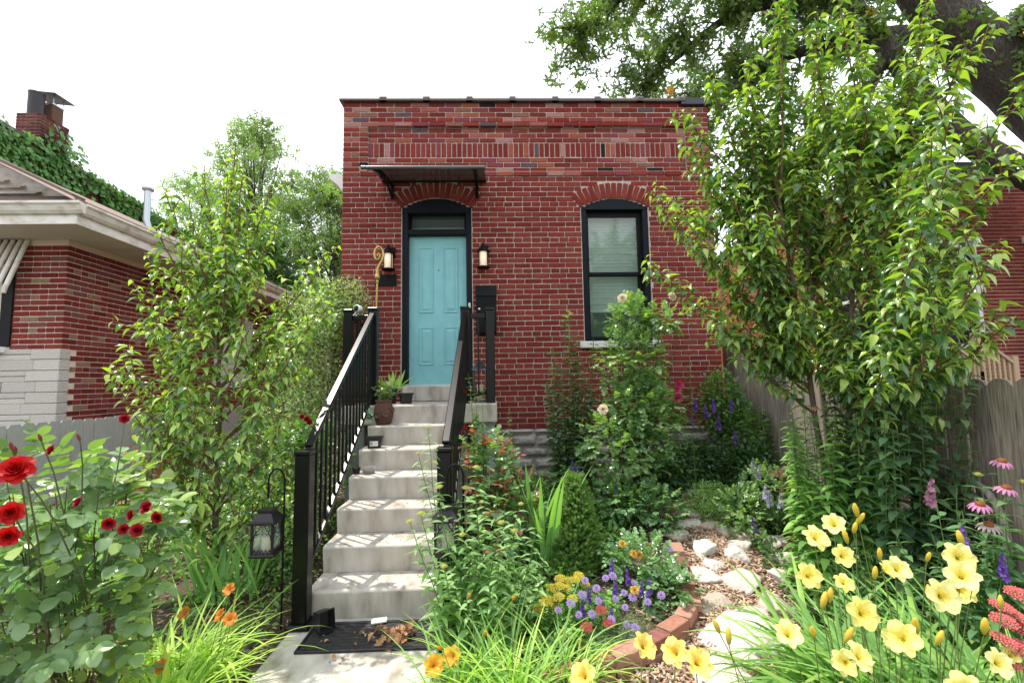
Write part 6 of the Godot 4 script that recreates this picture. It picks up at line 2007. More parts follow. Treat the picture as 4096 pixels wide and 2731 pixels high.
	var vio := spike_mesh(Color(0.24, 0.10, 0.56))
	for p: Vector3 in [Vector3(2.73, 0.27, 2.50), Vector3(2.87, 0.20, 2.70), Vector3(2.89, 0.16, 2.75), Vector3(2.51, 0.22, 2.80), Vector3(2.46, 0.17, 2.85), Vector3(2.62, 0.14, 2.90), Vector3(2.68, 0.24, 2.78), Vector3(2.80, 0.26, 2.66), Vector3(2.57, 0.2, 2.88), Vector3(2.94, 0.2, 2.66)]: bloom(t, vio, p - Vector3(0, 0.03, 0), Vector3(rf(-0.1, 0.1), 1, rf(-0.1, 0.1)), 0.10, "flower_spike")
	tops = [Vector3(2.73, 0.27, 2.50), Vector3(2.87, 0.20, 2.70), Vector3(2.51, 0.22, 2.80), Vector3(2.62, 0.14, 2.90)]
	leafy_stems(t, Vector3(2.7, 0, 2.7), tops, 0.025, 0.05, G1, [0.08, 0.2, 0.4, 3, 1], M.matt_leaf, 0, 0.002)
	t = thing("coreopsis", "two bright yellow daisies at the edge of the bed", "daisy", Vector3(2.35, 0, 3.05))
	var dz := daisy_mesh(Color(0.85, 0.50, 0.01), Color(0.55, 0.26, 0.01))
	tops = [Vector3(2.30, 0.14, 3.07), Vector3(2.41, 0.09, 3.07)]
	for p: Vector3 in tops: bloom(t, dz, p, Vector3(0.0, 0.6, 0.8), 0.030)
	leafy_stems(t, Vector3(2.35, 0, 3.05), tops, 0.02, 0.06, G2, lance, M.matt_leaf, 0, 0.002)
	# ---------------- along the house ----------------
	t = thing("climbing_rose", "tall climbing rose with cream blooms in front of the window", "rose bush", Vector3(3.25, 0.3, 0.9))
	var shiny := [Color(0.095, 0.165, 0.06), Color(0.115, 0.19, 0.065), Color(0.07, 0.13, 0.045), Color(0.15, 0.22, 0.07)]
	bush(t, Vector3(3.25, 0.3, 0.9), [[Vector3(3.40, 2.19, 0.95), Vector3(0.25, 0.28, 0.22), 496], [Vector3(3.76, 2.19, 0.95), Vector3(0.25, 0.16, 0.18), 260], [Vector3(3.37, 1.73, 0.98), Vector3(0.36, 0.38, 0.3), 930], [Vector3(3.43, 1.28, 1.04), Vector3(0.42, 0.38, 0.34), 1178], [Vector3(3.22, 0.92, 1.13), Vector3(0.46, 0.34, 0.34), 1054], [Vector3(3.61, 1.01, 1.00), Vector3(0.28, 0.42, 0.28), 558]], 0.048, shiny, rosy, M.gloss_leaf, 200, true, Color(0.10, 0.07, 0.045))
	var peach := rose_mesh(Color(0.92, 0.80, 0.60))
	for p: Vector3 in [Vector3(3.25, 2.34, 1.12), Vector3(3.76, 2.36, 1.07), Vector3(2.96, 1.26, 1.36)]: bloom(t, peach, p + Vector3(-0.03, 0.03, 0.16), toward(p, 0.3), 0.055)
	for p: Vector3 in [Vector3(2.81, 1.34, 1.19), Vector3(2.79, 1.14, 1.21), Vector3(2.83, 0.96, 1.25), Vector3(2.86, 0.78, 1.27)]: bloom(t, bud_mesh(Color(0.10, 0.08, 0.03), Color(0.45, 0.16, 0.04)), p, Vector3(0.2, 1, 0), 0.05, "bud")
	t = thing("lilac", "lilac with heart-shaped grey-green leaves left of the window", "shrub", Vector3(2.75, 0.32, 0.75))
	tops = [Vector3(2.74, 2.40, 0.79), Vector3(2.57, 1.92, 0.79), Vector3(2.85, 1.83, 0.79), Vector3(2.48, 1.55, 0.82), Vector3(3.02, 2.02, 0.78), Vector3(2.65, 1.46, 0.87), Vector3(2.91, 1.60, 0.78), Vector3(2.54, 1.23, 0.87), Vector3(2.79, 1.32, 0.87), Vector3(2.97, 1.50, 0.82), Vector3(2.65, 1.74, 0.73), Vector3(2.83, 2.11, 0.78)]
	leafy_stems(t, Vector3(2.75, 0.32, 0.75), tops, 0.040, 0.15, [Color(0.075, 0.13, 0.06), Color(0.09, 0.15, 0.068), Color(0.06, 0.11, 0.05), Color(0.12, 0.18, 0.08)], [0.78, 0.3, 0.3, 6, 0], M.leaf, 240, 0.008, 0.08, 0.12)
	t = thing("hollyhock", "hollyhock with pink round flowers against the brick wall", "hollyhock", Vector3(3.90, 0.25, 1.15))
	tops = [Vector3(3.92, 1.80, 1.15)]
	leafy_stems(t, Vector3(3.90, 0.25, 1.15), tops, 0.13, 0.11, G1, [0.85, 0.3, 0.3, 5, 0], M.matt_leaf, 0, 0.005, 0.02)
	var hh := hollyhock_mesh(Color(0.62, 0.05, 0.16))
	for p: Vector3 in [Vector3(3.80, 1.50, 1.14), Vector3(3.76, 1.45, 1.18), Vector3(3.78, 1.36, 1.14)]: bloom(t, hh, p, Vector3(rf(-0.4, 0.2), 0.1, 1), 0.048)
	t = thing("larkspur", "violet larkspur spikes at the brick wall by the fence", "larkspur", Vector3(4.35, 0.35, 0.5))
	tops = [Vector3(4.19, 1.22, 0.60), Vector3(4.15, 1.06, 0.60), Vector3(4.40, 1.20, 0.60), Vector3(4.60, 1.22, 0.60), Vector3(4.32, 1.14, 0.60), Vector3(4.50, 0.90, 0.85), Vector3(4.44, 1.02, 0.6)]
	for p: Vector3 in tops: bloom(t, vio, p - Vector3(0, 0.02, 0), Vector3(rf(-0.1, 0.1), 1, rf(-0.1, 0.1)), rf(0.12, 0.18), "flower_spike")
	leafy_stems(t, Vector3(4.4, 0.33, 0.55), tops, 0.035, 0.10, G1, [0.3, 0.2, 0.4, 4, 1], M.matt_leaf, 0, 0.003, 0.12)
	t = thing("clematis", "green climber covering the gate post by the house corner", "shrub", Vector3(4.7, 0.35, 0.3))
	bush(t, Vector3(4.7, 0.35, 0.3), [[Vector3(4.62, 1.25, 0.35), Vector3(0.28, 0.42, 0.2), 700], [Vector3(4.8, 0.9, 0.5), Vector3(0.28, 0.4, 0.3), 700]], 0.06, G1, [0.6, 0.2, 0.3, 5, 0], M.leaf, 0, false, Color(0.1, 0.08, 0.05))
	t = thing("foundation_shrub", "dark low shrub along the stone foundation", "shrub", Vector3(4.1, 0.32, 0.6))
	bush(t, Vector3(4.1, 0.3, 0.6), [[Vector3(4.15, 0.58, 0.55), Vector3(0.42, 0.26, 0.3), 1100], [Vector3(4.62, 0.60, 0.8), Vector3(0.34, 0.34, 0.35), 1000], [Vector3(3.72, 0.5, 0.8), Vector3(0.26, 0.24, 0.25), 600]], 0.055, GD, [0.6, 0.2, 0.3, 5, 0], M.leaf, 0, false, Color(0.08, 0.06, 0.04))
	t = thing("perennial", "leafy perennial with blue flowers below the lilac", "plant", Vector3(2.65, 0.25, 1.05))
	tops = []
	for i in 20: tops.append(Vector3(2.65 + rf(-0.42, 0.30), rf(0.45, 0.75), 1.0 + rf(-0.3, 0.3)))
	leafy_stems(t, Vector3(2.65, 0.25, 1.05), tops, 0.04, 0.10, G2, [0.42, 0.3, 0.5, 5, 1], M.matt_leaf, 100, 0.003, 0.2)
	for p: Vector3 in [Vector3(2.76, 0.60, 1.10), Vector3(2.80, 0.55, 1.12), Vector3(3.07, 0.50, 1.36), Vector3(2.70, 0.64, 1.08)]: bloom(t, vio, p, Vector3(0, 1, 0), 0.13, "flower_spike")
	# ---------------- right of the path ----------------
	t = thing("cushion_shrub", "light green fine-leaved cushion beside the path", "shrub", Vector3(4.0, 0.2, 1.35))
	bush(t, Vector3(4.0, 0.18, 1.35), [[Vector3(3.98, 0.40, 1.30), Vector3(0.22, 0.18, 0.2), 1300]], 0.026, [Color(0.16, 0.26, 0.07), Color(0.12, 0.21, 0.055)], [0.4, 0.2, 0.3, 4, 1], M.matt_leaf, 0, false, Color(0.1, 0.12, 0.05))
	t = thing("rose_bush", "low white and pink flowered rose beside the path stones", "rose bush", Vector3(4.25, 0.15, 1.6))
	bush(t, Vector3(4.25, 0.13, 1.6), [[Vector3(4.15, 0.38, 1.62), Vector3(0.26, 0.24, 0.24), 1000], [Vector3(4.42, 0.52, 1.55), Vector3(0.22, 0.28, 0.24), 800]], 0.028, shiny, rosy, M.leaf, 0, true, Color(0.1, 0.08, 0.05))
	var pale := spike_mesh(Color(0.62, 0.58, 0.75), 14)
	for p: Vector3 in [Vector3(4.34, 0.68, 1.45), Vector3(4.38, 0.62, 1.46), Vector3(4.24, 0.52, 1.80), Vector3(4.28, 0.47, 1.80), Vector3(4.36, 0.45, 1.82)]: bloom(t, pale, p, Vector3(rf(-0.2, 0.2), 1, 0.1), 0.14, "flower_spike")
	var pk := umbel_mesh(Color(0.78, 0.38, 0.34), 24)
	for i in 16: bloom(t, pk, Vector3(4.44 + rf(-0.08, 0.12), rf(0.55, 0.76), 1.72 + rf(-0.06, 0.1)), toward(Vector3.ZERO, 0.6), rf(0.018, 0.028))
	for p: Vector3 in [Vector3(4.08, 0.33, 1.86), Vector3(4.10, 0.27, 1.88)]: bloom(t, vio, p, Vector3(0, 1, 0.2), 0.08, "flower_spike")
	t = thing("coneflower", "tall leafy coneflower with spent heads before the fence", "coneflower", Vector3(4.28, 0.06, 2.4))
	tops = [Vector3(4.29, 1.69, 2.30), Vector3(4.32, 1.33, 2.40), Vector3(4.20, 1.28, 2.30), Vector3(4.32, 1.14, 2.55)]
	for i in 40: tops.append(Vector3(4.32 + rf(-0.26, 0.28), rf(0.55, 1.36), 2.46 + rf(-0.25, 0.35)))
	leafy_stems(t, Vector3(4.28, 0.05, 2.4), tops, 0.050, 0.18, G2 + [G1[3]], [0.30, 0.3, 0.5, 6, 1], M.matt_leaf, 280, 0.0038, 0.2, 0.05, 0.35)
	bloom(t, seed_head, tops[0], Vector3(0, 1, 0.3), 0.035, "seed_head", M.flower_head)
	bloom(t, cone_mesh(true, Color(0.45, 0.22, 0.20)), tops[1], Vector3(0, 1, 0.2), 0.035, "seed_head", M.flower_head)
	bloom(t, seed_head, tops[2], Vector3(0.1, 1, 0.3), 0.03, "seed_head", M.flower_head)
	t = thing("tall_phlox", "tall dark-leaved phlox thicket against the board fence", "phlox", Vector3(4.75, 0.06, 2.5))
	tops = []
	for i in 62: tops.append(Vector3(4.64 + rf(-0.36, 0.34), rf(0.95, 1.92), 2.66 + rf(-0.45, 0.42)))
	leafy_stems(t, Vector3(4.75, 0.05, 2.5), tops, 0.06, 0.14, [Color(0.05, 0.10, 0.04), Color(0.06, 0.115, 0.045), Color(0.04, 0.085, 0.034), Color(0.085, 0.145, 0.05)], [0.45, 0.3, 0.45, 6, 1], M.matt_leaf, 280, 0.004, 0.25, 0.08, 0.45)
	for p: Vector3 in [Vector3(4.56, 0.78, 3.00), Vector3(4.58, 0.70, 2.80)]: bloom(t, spike_mesh(Color(0.72, 0.34, 0.50)), p, Vector3(0.1, 1, 0.1), 0.17, "flower_spike")
	t = thing("coneflower", "purple coneflowers with drooping petals before the fence", "coneflower", Vector3(4.3, 0, 3.6))
	tops = [Vector3(4.43, 1.13, 3.55), Vector3(4.27, 1.04, 3.70), Vector3(4.14, 0.97, 3.70), Vector3(4.17, 0.88, 3.70), Vector3(4.25, 1.08, 3.60), Vector3(4.47, 1.04, 3.60)]
	var more := []
	for i in 26: more.append(Vector3(4.28 + rf(-0.28, 0.3), rf(0.5, 0.95), 3.55 + rf(-0.3, 0.2)))
	leafy_stems(t, Vector3(4.3, 0, 3.6), tops + more, 0.065, 0.14, [Color(0.05, 0.11, 0.035), Color(0.065, 0.13, 0.04), Color(0.04, 0.09, 0.03)], [0.34, 0.3, 0.45, 6, 1], M.matt_leaf, 180, 0.0035, 0.15)
	var pur := cone_mesh(true, Color(0.62, 0.24, 0.45))
	for i in tops.size(): bloom(t, pur if i < 3 else (seed_head if i > 3 else cone_mesh(true, Color(0.55, 0.42, 0.42))), tops[i], Vector3(rf(-0.15, 0.15), 1, 0.25), 0.040 if i < 4 else 0.03, "flower" if i < 4 else "seed_head")
	# the big yellow daylily
	t = thing("daylily", "large pale yellow daylily clump filling the corner by the path", "daylily", Vector3(3.35, 0, 4.05))
	sp = []
	for i in 26: sp.append(Vector3(3.76 + rf(-0.36, 0.36), 0.0, 3.97 + rf(-0.38, 0.40)))
	blade_clump(t, sp, 1350, 0.42, 0.86, 0.034, [1.1, 1.7, 2.4], 0.75, [GY[2], G2[0], G2[1], G2[2], G2[3], G1[3]], 210, M.matt_leaf)
	var pys := []
	for k in 5: pys.append(daylily_mesh(Color(0.93, 0.86, 0.24).lerp(Color(0.95, 0.92, 0.45), k * 0.2), Color(0.88, 0.74, 0.08), [0.9, 0.5, 1.2, 0.1, 0.7][k]))
	tops = [Vector3(3.12, 0.81, 4.00), Vector3(3.33, 0.84, 3.90), Vector3(3.71, 0.86, 4.00), Vector3(3.62, 0.83, 4.10), Vector3(3.53, 0.77, 4.10), Vector3(3.16, 0.77, 4.20), Vector3(3.26, 0.71, 4.25), Vector3(3.06, 0.69, 4.30), Vector3(2.94, 0.68, 4.15), Vector3(3.55, 0.78, 3.90), Vector3(3.22, 0.80, 4.05), Vector3(3.42, 0.82, 4.0), Vector3(3.35, 0.62, 4.35), Vector3(3.2, 0.55, 4.4), Vector3(3.5, 0.66, 4.3), Vector3(3.0, 0.58, 4.3), Vector3(3.66, 0.62, 4.2), Vector3(3.28, 0.88, 3.82), Vector3(3.4, 0.92, 3.78), Vector3(3.55, 0.58, 4.35), Vector3(3.4, 0.52, 4.42), Vector3(3.75, 0.72, 3.95), Vector3(3.1, 0.62, 4.2), Vector3(3.3, 0.66, 4.15)]
	for i in tops.size(): bloom(t, pys[i % 5], tops[i], Vector3(rf(-0.9, 0.6), rf(0.2, 0.9), 0.8), rf(0.044, 0.060) * (1.0 if i < 9 else rf(0.55, 0.9)))
	var buds := [Vector3(3.49, 0.96, 3.80), Vector3(3.48, 0.93, 3.80), Vector3(3.49, 0.82, 3.90), Vector3(3.13, 0.76, 4.10), Vector3(3.10, 0.74, 4.10), Vector3(3.10, 0.68, 4.20), Vector3(3.69, 0.80, 4.00), Vector3(3.78, 0.81, 4.00), Vector3(3.58, 0.69, 4.20), Vector3(3.65, 0.77, 4.20), Vector3(2.73, 0.67, 4.10), Vector3(2.76, 0.63, 4.10), Vector3(3.59, 0.85, 4.00), Vector3(3.38, 0.79, 4.00), Vector3(3.84, 0.86, 3.90), Vector3(3.32, 0.72, 4.30), Vector3(3.45, 0.9, 3.82), Vector3(3.40, 0.87, 3.85), Vector3(3.2, 0.72, 4.15), Vector3(3.0, 0.7, 4.2), Vector3(3.5, 0.75, 4.1), Vector3(3.35, 0.70, 4.2)]
	var pbud := bud_mesh(Color(0.40, 0.40, 0.06), Color(0.78, 0.60, 0.08))
	for p: Vector3 in buds: bloom(t, pbud, p, Vector3(rf(-0.6, 0.6), 1, rf(-0.2, 0.6)), rf(0.045, 0.07), "bud")
	stalks(t, Vector3(3.45, 0, 4.0), tops + buds, 0.0023, Color(0.13, 0.18, 0.05), 0.2)
	t = thing("daylily", "yellow daylily leaning over the brick edging at the corner", "daylily", Vector3(2.45, 0, 3.85))
	sp = []
	for i in 7: sp.append(Vector3(2.5 + rf(-0.22, 0.22), 0.0, 3.85 + rf(-0.1, 0.25)))
	blade_clump(t, sp, 46, 0.25, 0.42, 0.022, [1.0, 1.7], 0.8, GY + G2, 60, M.matt_leaf)
	tops = [Vector3(2.61, 0.55, 4.00), Vector3(2.64, 0.57, 4.10), Vector3(2.27, 0.48, 4.00), Vector3(2.51, 0.52, 3.90)]
	for i in 4: bloom(t, daylily_mesh(Color(0.90, 0.78, 0.22), Color(0.85, 0.60, 0.05)), tops[i], Vector3(rf(-0.6, 0.6), 0.7, 0.6), 0.052)
	stalks(t, Vector3(2.5, 0, 3.9), tops, 0.003, Color(0.18, 0.23, 0.06), 0.15)
	t = thing("yarrow", "coral red yarrow heads beside the pale yellow daylilies", "yarrow", Vector3(3.85, 0, 4.05))
	tops = [Vector3(3.76, 0.73, 4.10), Vector3(3.80, 0.70, 4.10), Vector3(3.81, 0.66, 4.10), Vector3(3.65, 0.67, 4.20), Vector3(3.69, 0.64, 4.20), Vector3(3.94, 0.72, 4.00), Vector3(3.66, 0.60, 4.20), Vector3(3.72, 0.70, 4.14), Vector3(3.74, 0.63, 4.16)]
	var coral := umbel_mesh(Color(0.62, 0.13, 0.12))
	for p: Vector3 in tops: bloom(t, coral, p, Vector3(rf(-0.2, 0.2), 1, 0.35), rf(0.028, 0.042), "flower_head", M.flower_head)
	leafy_stems(t, Vector3(3.85, 0, 4.05), tops, 0.016, 0.05, [Color(0.10, 0.15, 0.07), Color(0.08, 0.13, 0.05)], [0.07, 0.1, 0.4, 3, 1], M.matt_leaf, 0, 0.002, 0.1)
	t = thing("larkspur", "violet larkspur between coneflowers and yellow daylilies", "larkspur", Vector3(4.15, 0, 3.62))
	tops = [Vector3(4.12, 0.79, 3.62), Vector3(4.19, 0.70, 3.72), Vector3(4.10, 0.74, 3.66)]
	for p: Vector3 in tops: bloom(t, vio, p - Vector3(0, 0.04, 0), Vector3(rf(-0.1, 0.1), 1, 0), 0.11, "flower_spike")
	leafy_stems(t, Vector3(4.15, 0, 3.62), tops, 0.03, 0.06, G1, [0.10, 0.2, 0.4, 4, 1], M.matt_leaf, 0, 0.002)
	t = thing("perennial", "soft green leafy clump between coneflower and larkspur", "plant", Vector3(4.0, 0.02, 2.9))
	tops = []
	for i in 34: tops.append(Vector3(4.15 + rf(-0.4, 0.45), rf(0.25, 0.6), 3.0 + rf(-0.3, 0.45)))
	leafy_stems(t, Vector3(4.1, 0.0, 3.0), tops, 0.035, 0.09, G1 + [G2[0]], [0.34, 0.3, 0.5, 5, 1], M.matt_leaf, 100, 0.0025, 0.3)
	# ---------------- low cover ----------------
	ground_cover("ground_cover", "low leafy ground cover in the bed left of the steps", "ground cover", 15000, func() -> Vector2: return Vector2(rf(-2.8, 0.55), rf(-0.6, 3.3)), 0.05, G1 + G2, [0.55, 0.2, 0.3, 4, 0], 0.24, M.leaf)
	ground_cover("ground_cover", "low leafy ground cover between steps and path", "ground cover", 11000, func() -> Vector2:
		var z := rf(0.15, 3.1)
		var right := lerpf(3.75, 2.55, clampf(z / 3.1, 0, 1))
		return Vector2(rf(1.75 if z < 2.5 else 1.9, right), z), 0.05, G1 + G2, [0.55, 0.2, 0.3, 4, 0], 0.24, M.leaf)
	ground_cover("ground_cover", "low leafy ground cover between path and board fence", "ground cover", 8000, func() -> Vector2:
		var z := rf(0.15, 3.6)
		return Vector2(rf(lerpf(4.35, 3.85, clampf(z / 3.0, 0, 1)), 5.0), z), 0.055, G1 + GD, [0.5, 0.2, 0.3, 4, 0], 0.28, M.leaf)

func spruce() -> void:
	var t := thing("dwarf_spruce", "dense dwarf spruce cone beside the iris leaves", "spruce", Vector3(2.57, 0.06, 2.0))
	var wood := MB.new()
	wood.col = Color(0.10, 0.07, 0.05)
	wood.tube(PackedVector3Array([Vector3.ZERO, Vector3(0, 0.68, 0)]), PackedFloat32Array([0.018, 0.004]), 6)
	var sp := MB.new()
	var r := RandomNumberGenerator.new()
	r.seed = 9
	for i in 46:
		var tt := i / 46.0
		var a := i * 2.4
		var d := Vector3(cos(a) * 0.8, 0.75, sin(a) * 0.8).normalized()
		var o := Vector3(0, tt * 0.95, 0)
		var side := d.cross(Vector3.UP).normalized() * 0.022
		sp.col = Color.WHITE * (0.75 + 0.5 * tt)
		sp.tri(o - side, o + d * 0.30 * (1.15 - 0.5 * tt), o + side)
	var me := sp.mesh()
	var xf := []
	var cols := PackedColorArray()
	for i in 2600:
		var h := pow(rng.randf(), 1.25)
		var a := rf(0, TAU)
		var rad := 0.235 * pow(1.0 - h, 0.72) * (0.82 + 0.22 * sin(a * 5.0 + h * 17.0) * sin(h * 23.0 + a * 2.0)) + 0.01
		var out := Vector3(cos(a), 0, sin(a))
		var p := out * rad * rf(0.72, 1.0) + Vector3(0, 0.04 + h * 0.68, 0)
		var s := rf(0.05, 0.085)
		xf.append(Transform3D(frame(out * 0.75 + Vector3.UP * rf(0.35, 0.9) + rdir() * 0.3, rdir()).scaled_local(Vector3(s, s, s)), p))
		cols.append([Color(0.22, 0.38, 0.09), Color(0.28, 0.45, 0.11), Color(0.17, 0.31, 0.08)][rng.randi() % 3])
		if i % 9 == 0: wood.tube(PackedVector3Array([Vector3(0, p.y * 0.8, 0), p]), PackedFloat32Array([0.004, 0.002]), 4, false)
	part("trunk", wood, M.twig, t)
	tag(many("needles", me, M.matt_leaf, t, xf, cols), "", "", "", "stuff")

func rock(mb: MB, r: Vector3, sd: int) -> void:
	var fn := FastNoiseLite.new()
	fn.seed = sd; fn.frequency = 0.9; fn.fractal_octaves = 3
	var rr := RandomNumberGenerator.new()
	rr.seed = sd
	var cuts := []
	for i in 9:
		var d := Vector3(rr.randf_range(-1, 1), rr.randf_range(-0.2, 1), rr.randf_range(-1, 1)).normalized()
		cuts.append([d, rr.randf_range(0.5, 0.85)])
	cuts.append([Vector3(rr.randf_range(-0.15, 0.15), 1, rr.randf_range(-0.15, 0.15)).normalized(), 0.5])
	mb.grid(func(u: float, t: float) -> Vector3:
		var a := -u * TAU
		var b := PI * (t - 0.5)
		var d := Vector3(cos(a) * cos(b), sin(b), sin(a) * cos(b))
		var m := 1.0
		for c: Array in cuts:
			var k: float = d.dot(c[0])
			if k > 0.05: m = minf(m, c[1] / k)
		m *= 1.0 + 0.05 * fn.get_noise_3dv(d * 1.6)
		return d * m * r, 28, 16)

func hung_lantern(called: String, label: String, at: Vector3, pole: Vector3, top: float, hook_label: String) -> void:
	var l := thing(called, label, "lantern", at, "hanging candle lanterns")
	l.scale = Vector3.ONE * 0.86
	var mb := MB.new()
	mb.cbox(Vector3(0, 0.012, 0), Vector3(0.185, 0.022, 0.185), 0.006); part("base", mb, M.bronze, l)
	for sx: float in [-1, 1]:
		for sz: float in [-1, 1]:
			mb = MB.new()
			mb.bar(Vector3(sx * 0.075, 0.02, sz * 0.075), Vector3(sx * 0.075, 0.245, sz * 0.075), 0.016, 0.016); part("corner_post", mb, M.bronze, l)
	for k in 4: # lace-like tracery at foot and head of each side
		var b := Basis(Vector3.UP, k * PI / 2)
		mb = MB.new()
		for i in 5:
			var x := -0.056 + i * 0.028
			mb.bar(b * Vector3(x - 0.014, 0.024, 0.076), b * Vector3(x, 0.058, 0.076), 0.006, 0.004); mb.bar(b * Vector3(x, 0.058, 0.076), b * Vector3(x + 0.014, 0.024, 0.076), 0.006, 0.004)
		for s: float in [-1, 1]:
			mb.tube(PackedVector3Array([b * Vector3(s * 0.066, 0.12, 0.076), b * Vector3(s * 0.055, 0.17, 0.076), b * Vector3(s * 0.03, 0.20, 0.076), b * Vector3(s * 0.012, 0.235, 0.076)]), PackedFloat32Array([0.004, 0.004, 0.003, 0.003]), 4)
			mb.tube(PackedVector3Array([b * Vector3(s * 0.055, 0.17, 0.076), b * Vector3(s * 0.035, 0.165, 0.076), b * Vector3(s * 0.022, 0.178, 0.076)]), PackedFloat32Array([0.003, 0.003, 0.003]), 4)
			mb.tube(PackedVector3Array([b * Vector3(s * 0.045, 0.185, 0.076), b * Vector3(s * 0.055, 0.21, 0.076), b * Vector3(s * 0.048, 0.235, 0.076)]), PackedFloat32Array([0.003, 0.003, 0.003]), 4)
		part("tracery", mb, M.bronze, l)
		mb = MB.new()
		mb.box(b * Vector3(0, 0.132, 0.068), Vector3(0.136, 0.215, 0.002), b); part("pane", mb, M.lantern_glass, l)
	mb = MB.new()
	var ring := func(h: float, y: float) -> Array: return [Vector3(-h, y, h), Vector3(h, y, h), Vector3(h, y, -h), Vector3(-h, y, -h)]
	var rs := [ring.call(0.10, 0.240), ring.call(0.102, 0.252), ring.call(0.085, 0.262), ring.call(0.066, 0.292), ring.call(0.050, 0.312), ring.call(0.050, 0.326), ring.call(0.056, 0.328), ring.call(0.056, 0.338), ring.call(0.001, 0.342)]
	for k in rs.size() - 1:
		for i in 4: mb.quad(rs[k][i], rs[k][(i + 1) % 4], rs[k + 1][(i + 1) % 4], rs[k + 1][i])
	part("roof", mb, M.bronze, l)
	mb = MB.new()
	mb.lathe([[0.0, 0.023], [0.038, 0.023], [0.038, 0.13], [0.034, 0.136], [0.0, 0.132]], 18); part("candle", mb, M.candle_wax, l)
	mb = MB.new()
	var pts := PackedVector3Array()
	for k in 9:
		var a := PI * k / 8.0
		pts.append(Vector3(cos(a) * 0.045, 0.335 + sin(a) * 0.085, 0))
	mb.tube(pts, PackedFloat32Array([0.0035]), 6); part("handle", mb, M.bronze, l)
	# shepherd's hook
	var h := thing("garden_hook", hook_label, "hook", pole, "garden hooks")
	mb = MB.new()
	pts = PackedVector3Array([Vector3(0, 0, 0), Vector3(0, top * 0.5, 0), Vector3(0, top - 0.09, 0)])
	var dx := at.x - pole.x
	for k in 7:
		var a := PI * k / 6.0
		pts.append(Vector3(dx * 0.5 - dx * 0.5 * cos(a), top - 0.08 + 0.075 * sin(a), (at.z - pole.z) * (0.5 - 0.5 * cos(a))))
	pts.append(Vector3(dx * 0.98, at.y + 0.362 - pole.y, at.z - pole.z))
	mb.tube(pts, PackedFloat32Array([0.0065]), 8); part("rod", mb, M.matt_black, h)

func nursery_pot(called: String, label: String, xf: Transform3D, w: float, h: float, square: bool, sticker: bool) -> Node3D:
	var p := thing(called, label, "pot", xf.origin)
	p.transform = xf
	var mb := MB.new()
	if square:
		var ring := func(s: float, y: float) -> Array: return [Vector3(-s, y, s * 0.8), Vector3(s, y, s * 0.8), Vector3(s, y, -s * 0.8), Vector3(-s, y, -s * 0.8)]
		var rs := [ring.call(0.001, 0.002), ring.call(w * 0.38, 0.0), ring.call(w * 0.48, h * 0.88), ring.call(w * 0.53, h * 0.88), ring.call(w * 0.53, h), ring.call(w * 0.48, h), ring.call(w * 0.38, h * 0.4), ring.call(0.001, h * 0.4)]
		for k in rs.size() - 1:
			for i in 4: mb.quad(rs[k][i], rs[k][(i + 1) % 4], rs[k + 1][(i + 1) % 4], rs[k + 1][i])
	else: mb.lathe([[0.0, 0.0], [w * 0.36, 0.0], [w * 0.47, h * 0.86], [w * 0.51, h * 0.86], [w * 0.51, h], [w * 0.47, h], [w * 0.44, h * 0.75], [0, h * 0.75]], 20)
	part("wall", mb, M.black_plastic, p)
	if sticker:
		mb = MB.new()
		mb.box(Vector3(0.0, h * 0.42, w * 0.8 * 0.445), Vector3(w * 0.5, h * 0.46, 0.0015), Basis(Vector3.RIGHT, 0.075))
		var lb := part("label", mb, M.white_plastic, p)
		mb = MB.new()
		mb.box(Vector3(-w * 0.15, h * 0.44, w * 0.8 * 0.445 + 0.0022), Vector3(w * 0.13, h * 0.3, 0.001), Basis(Vector3.RIGHT, 0.075))
		part("label_print", mb, M.grey_pillar, lb)
	return p

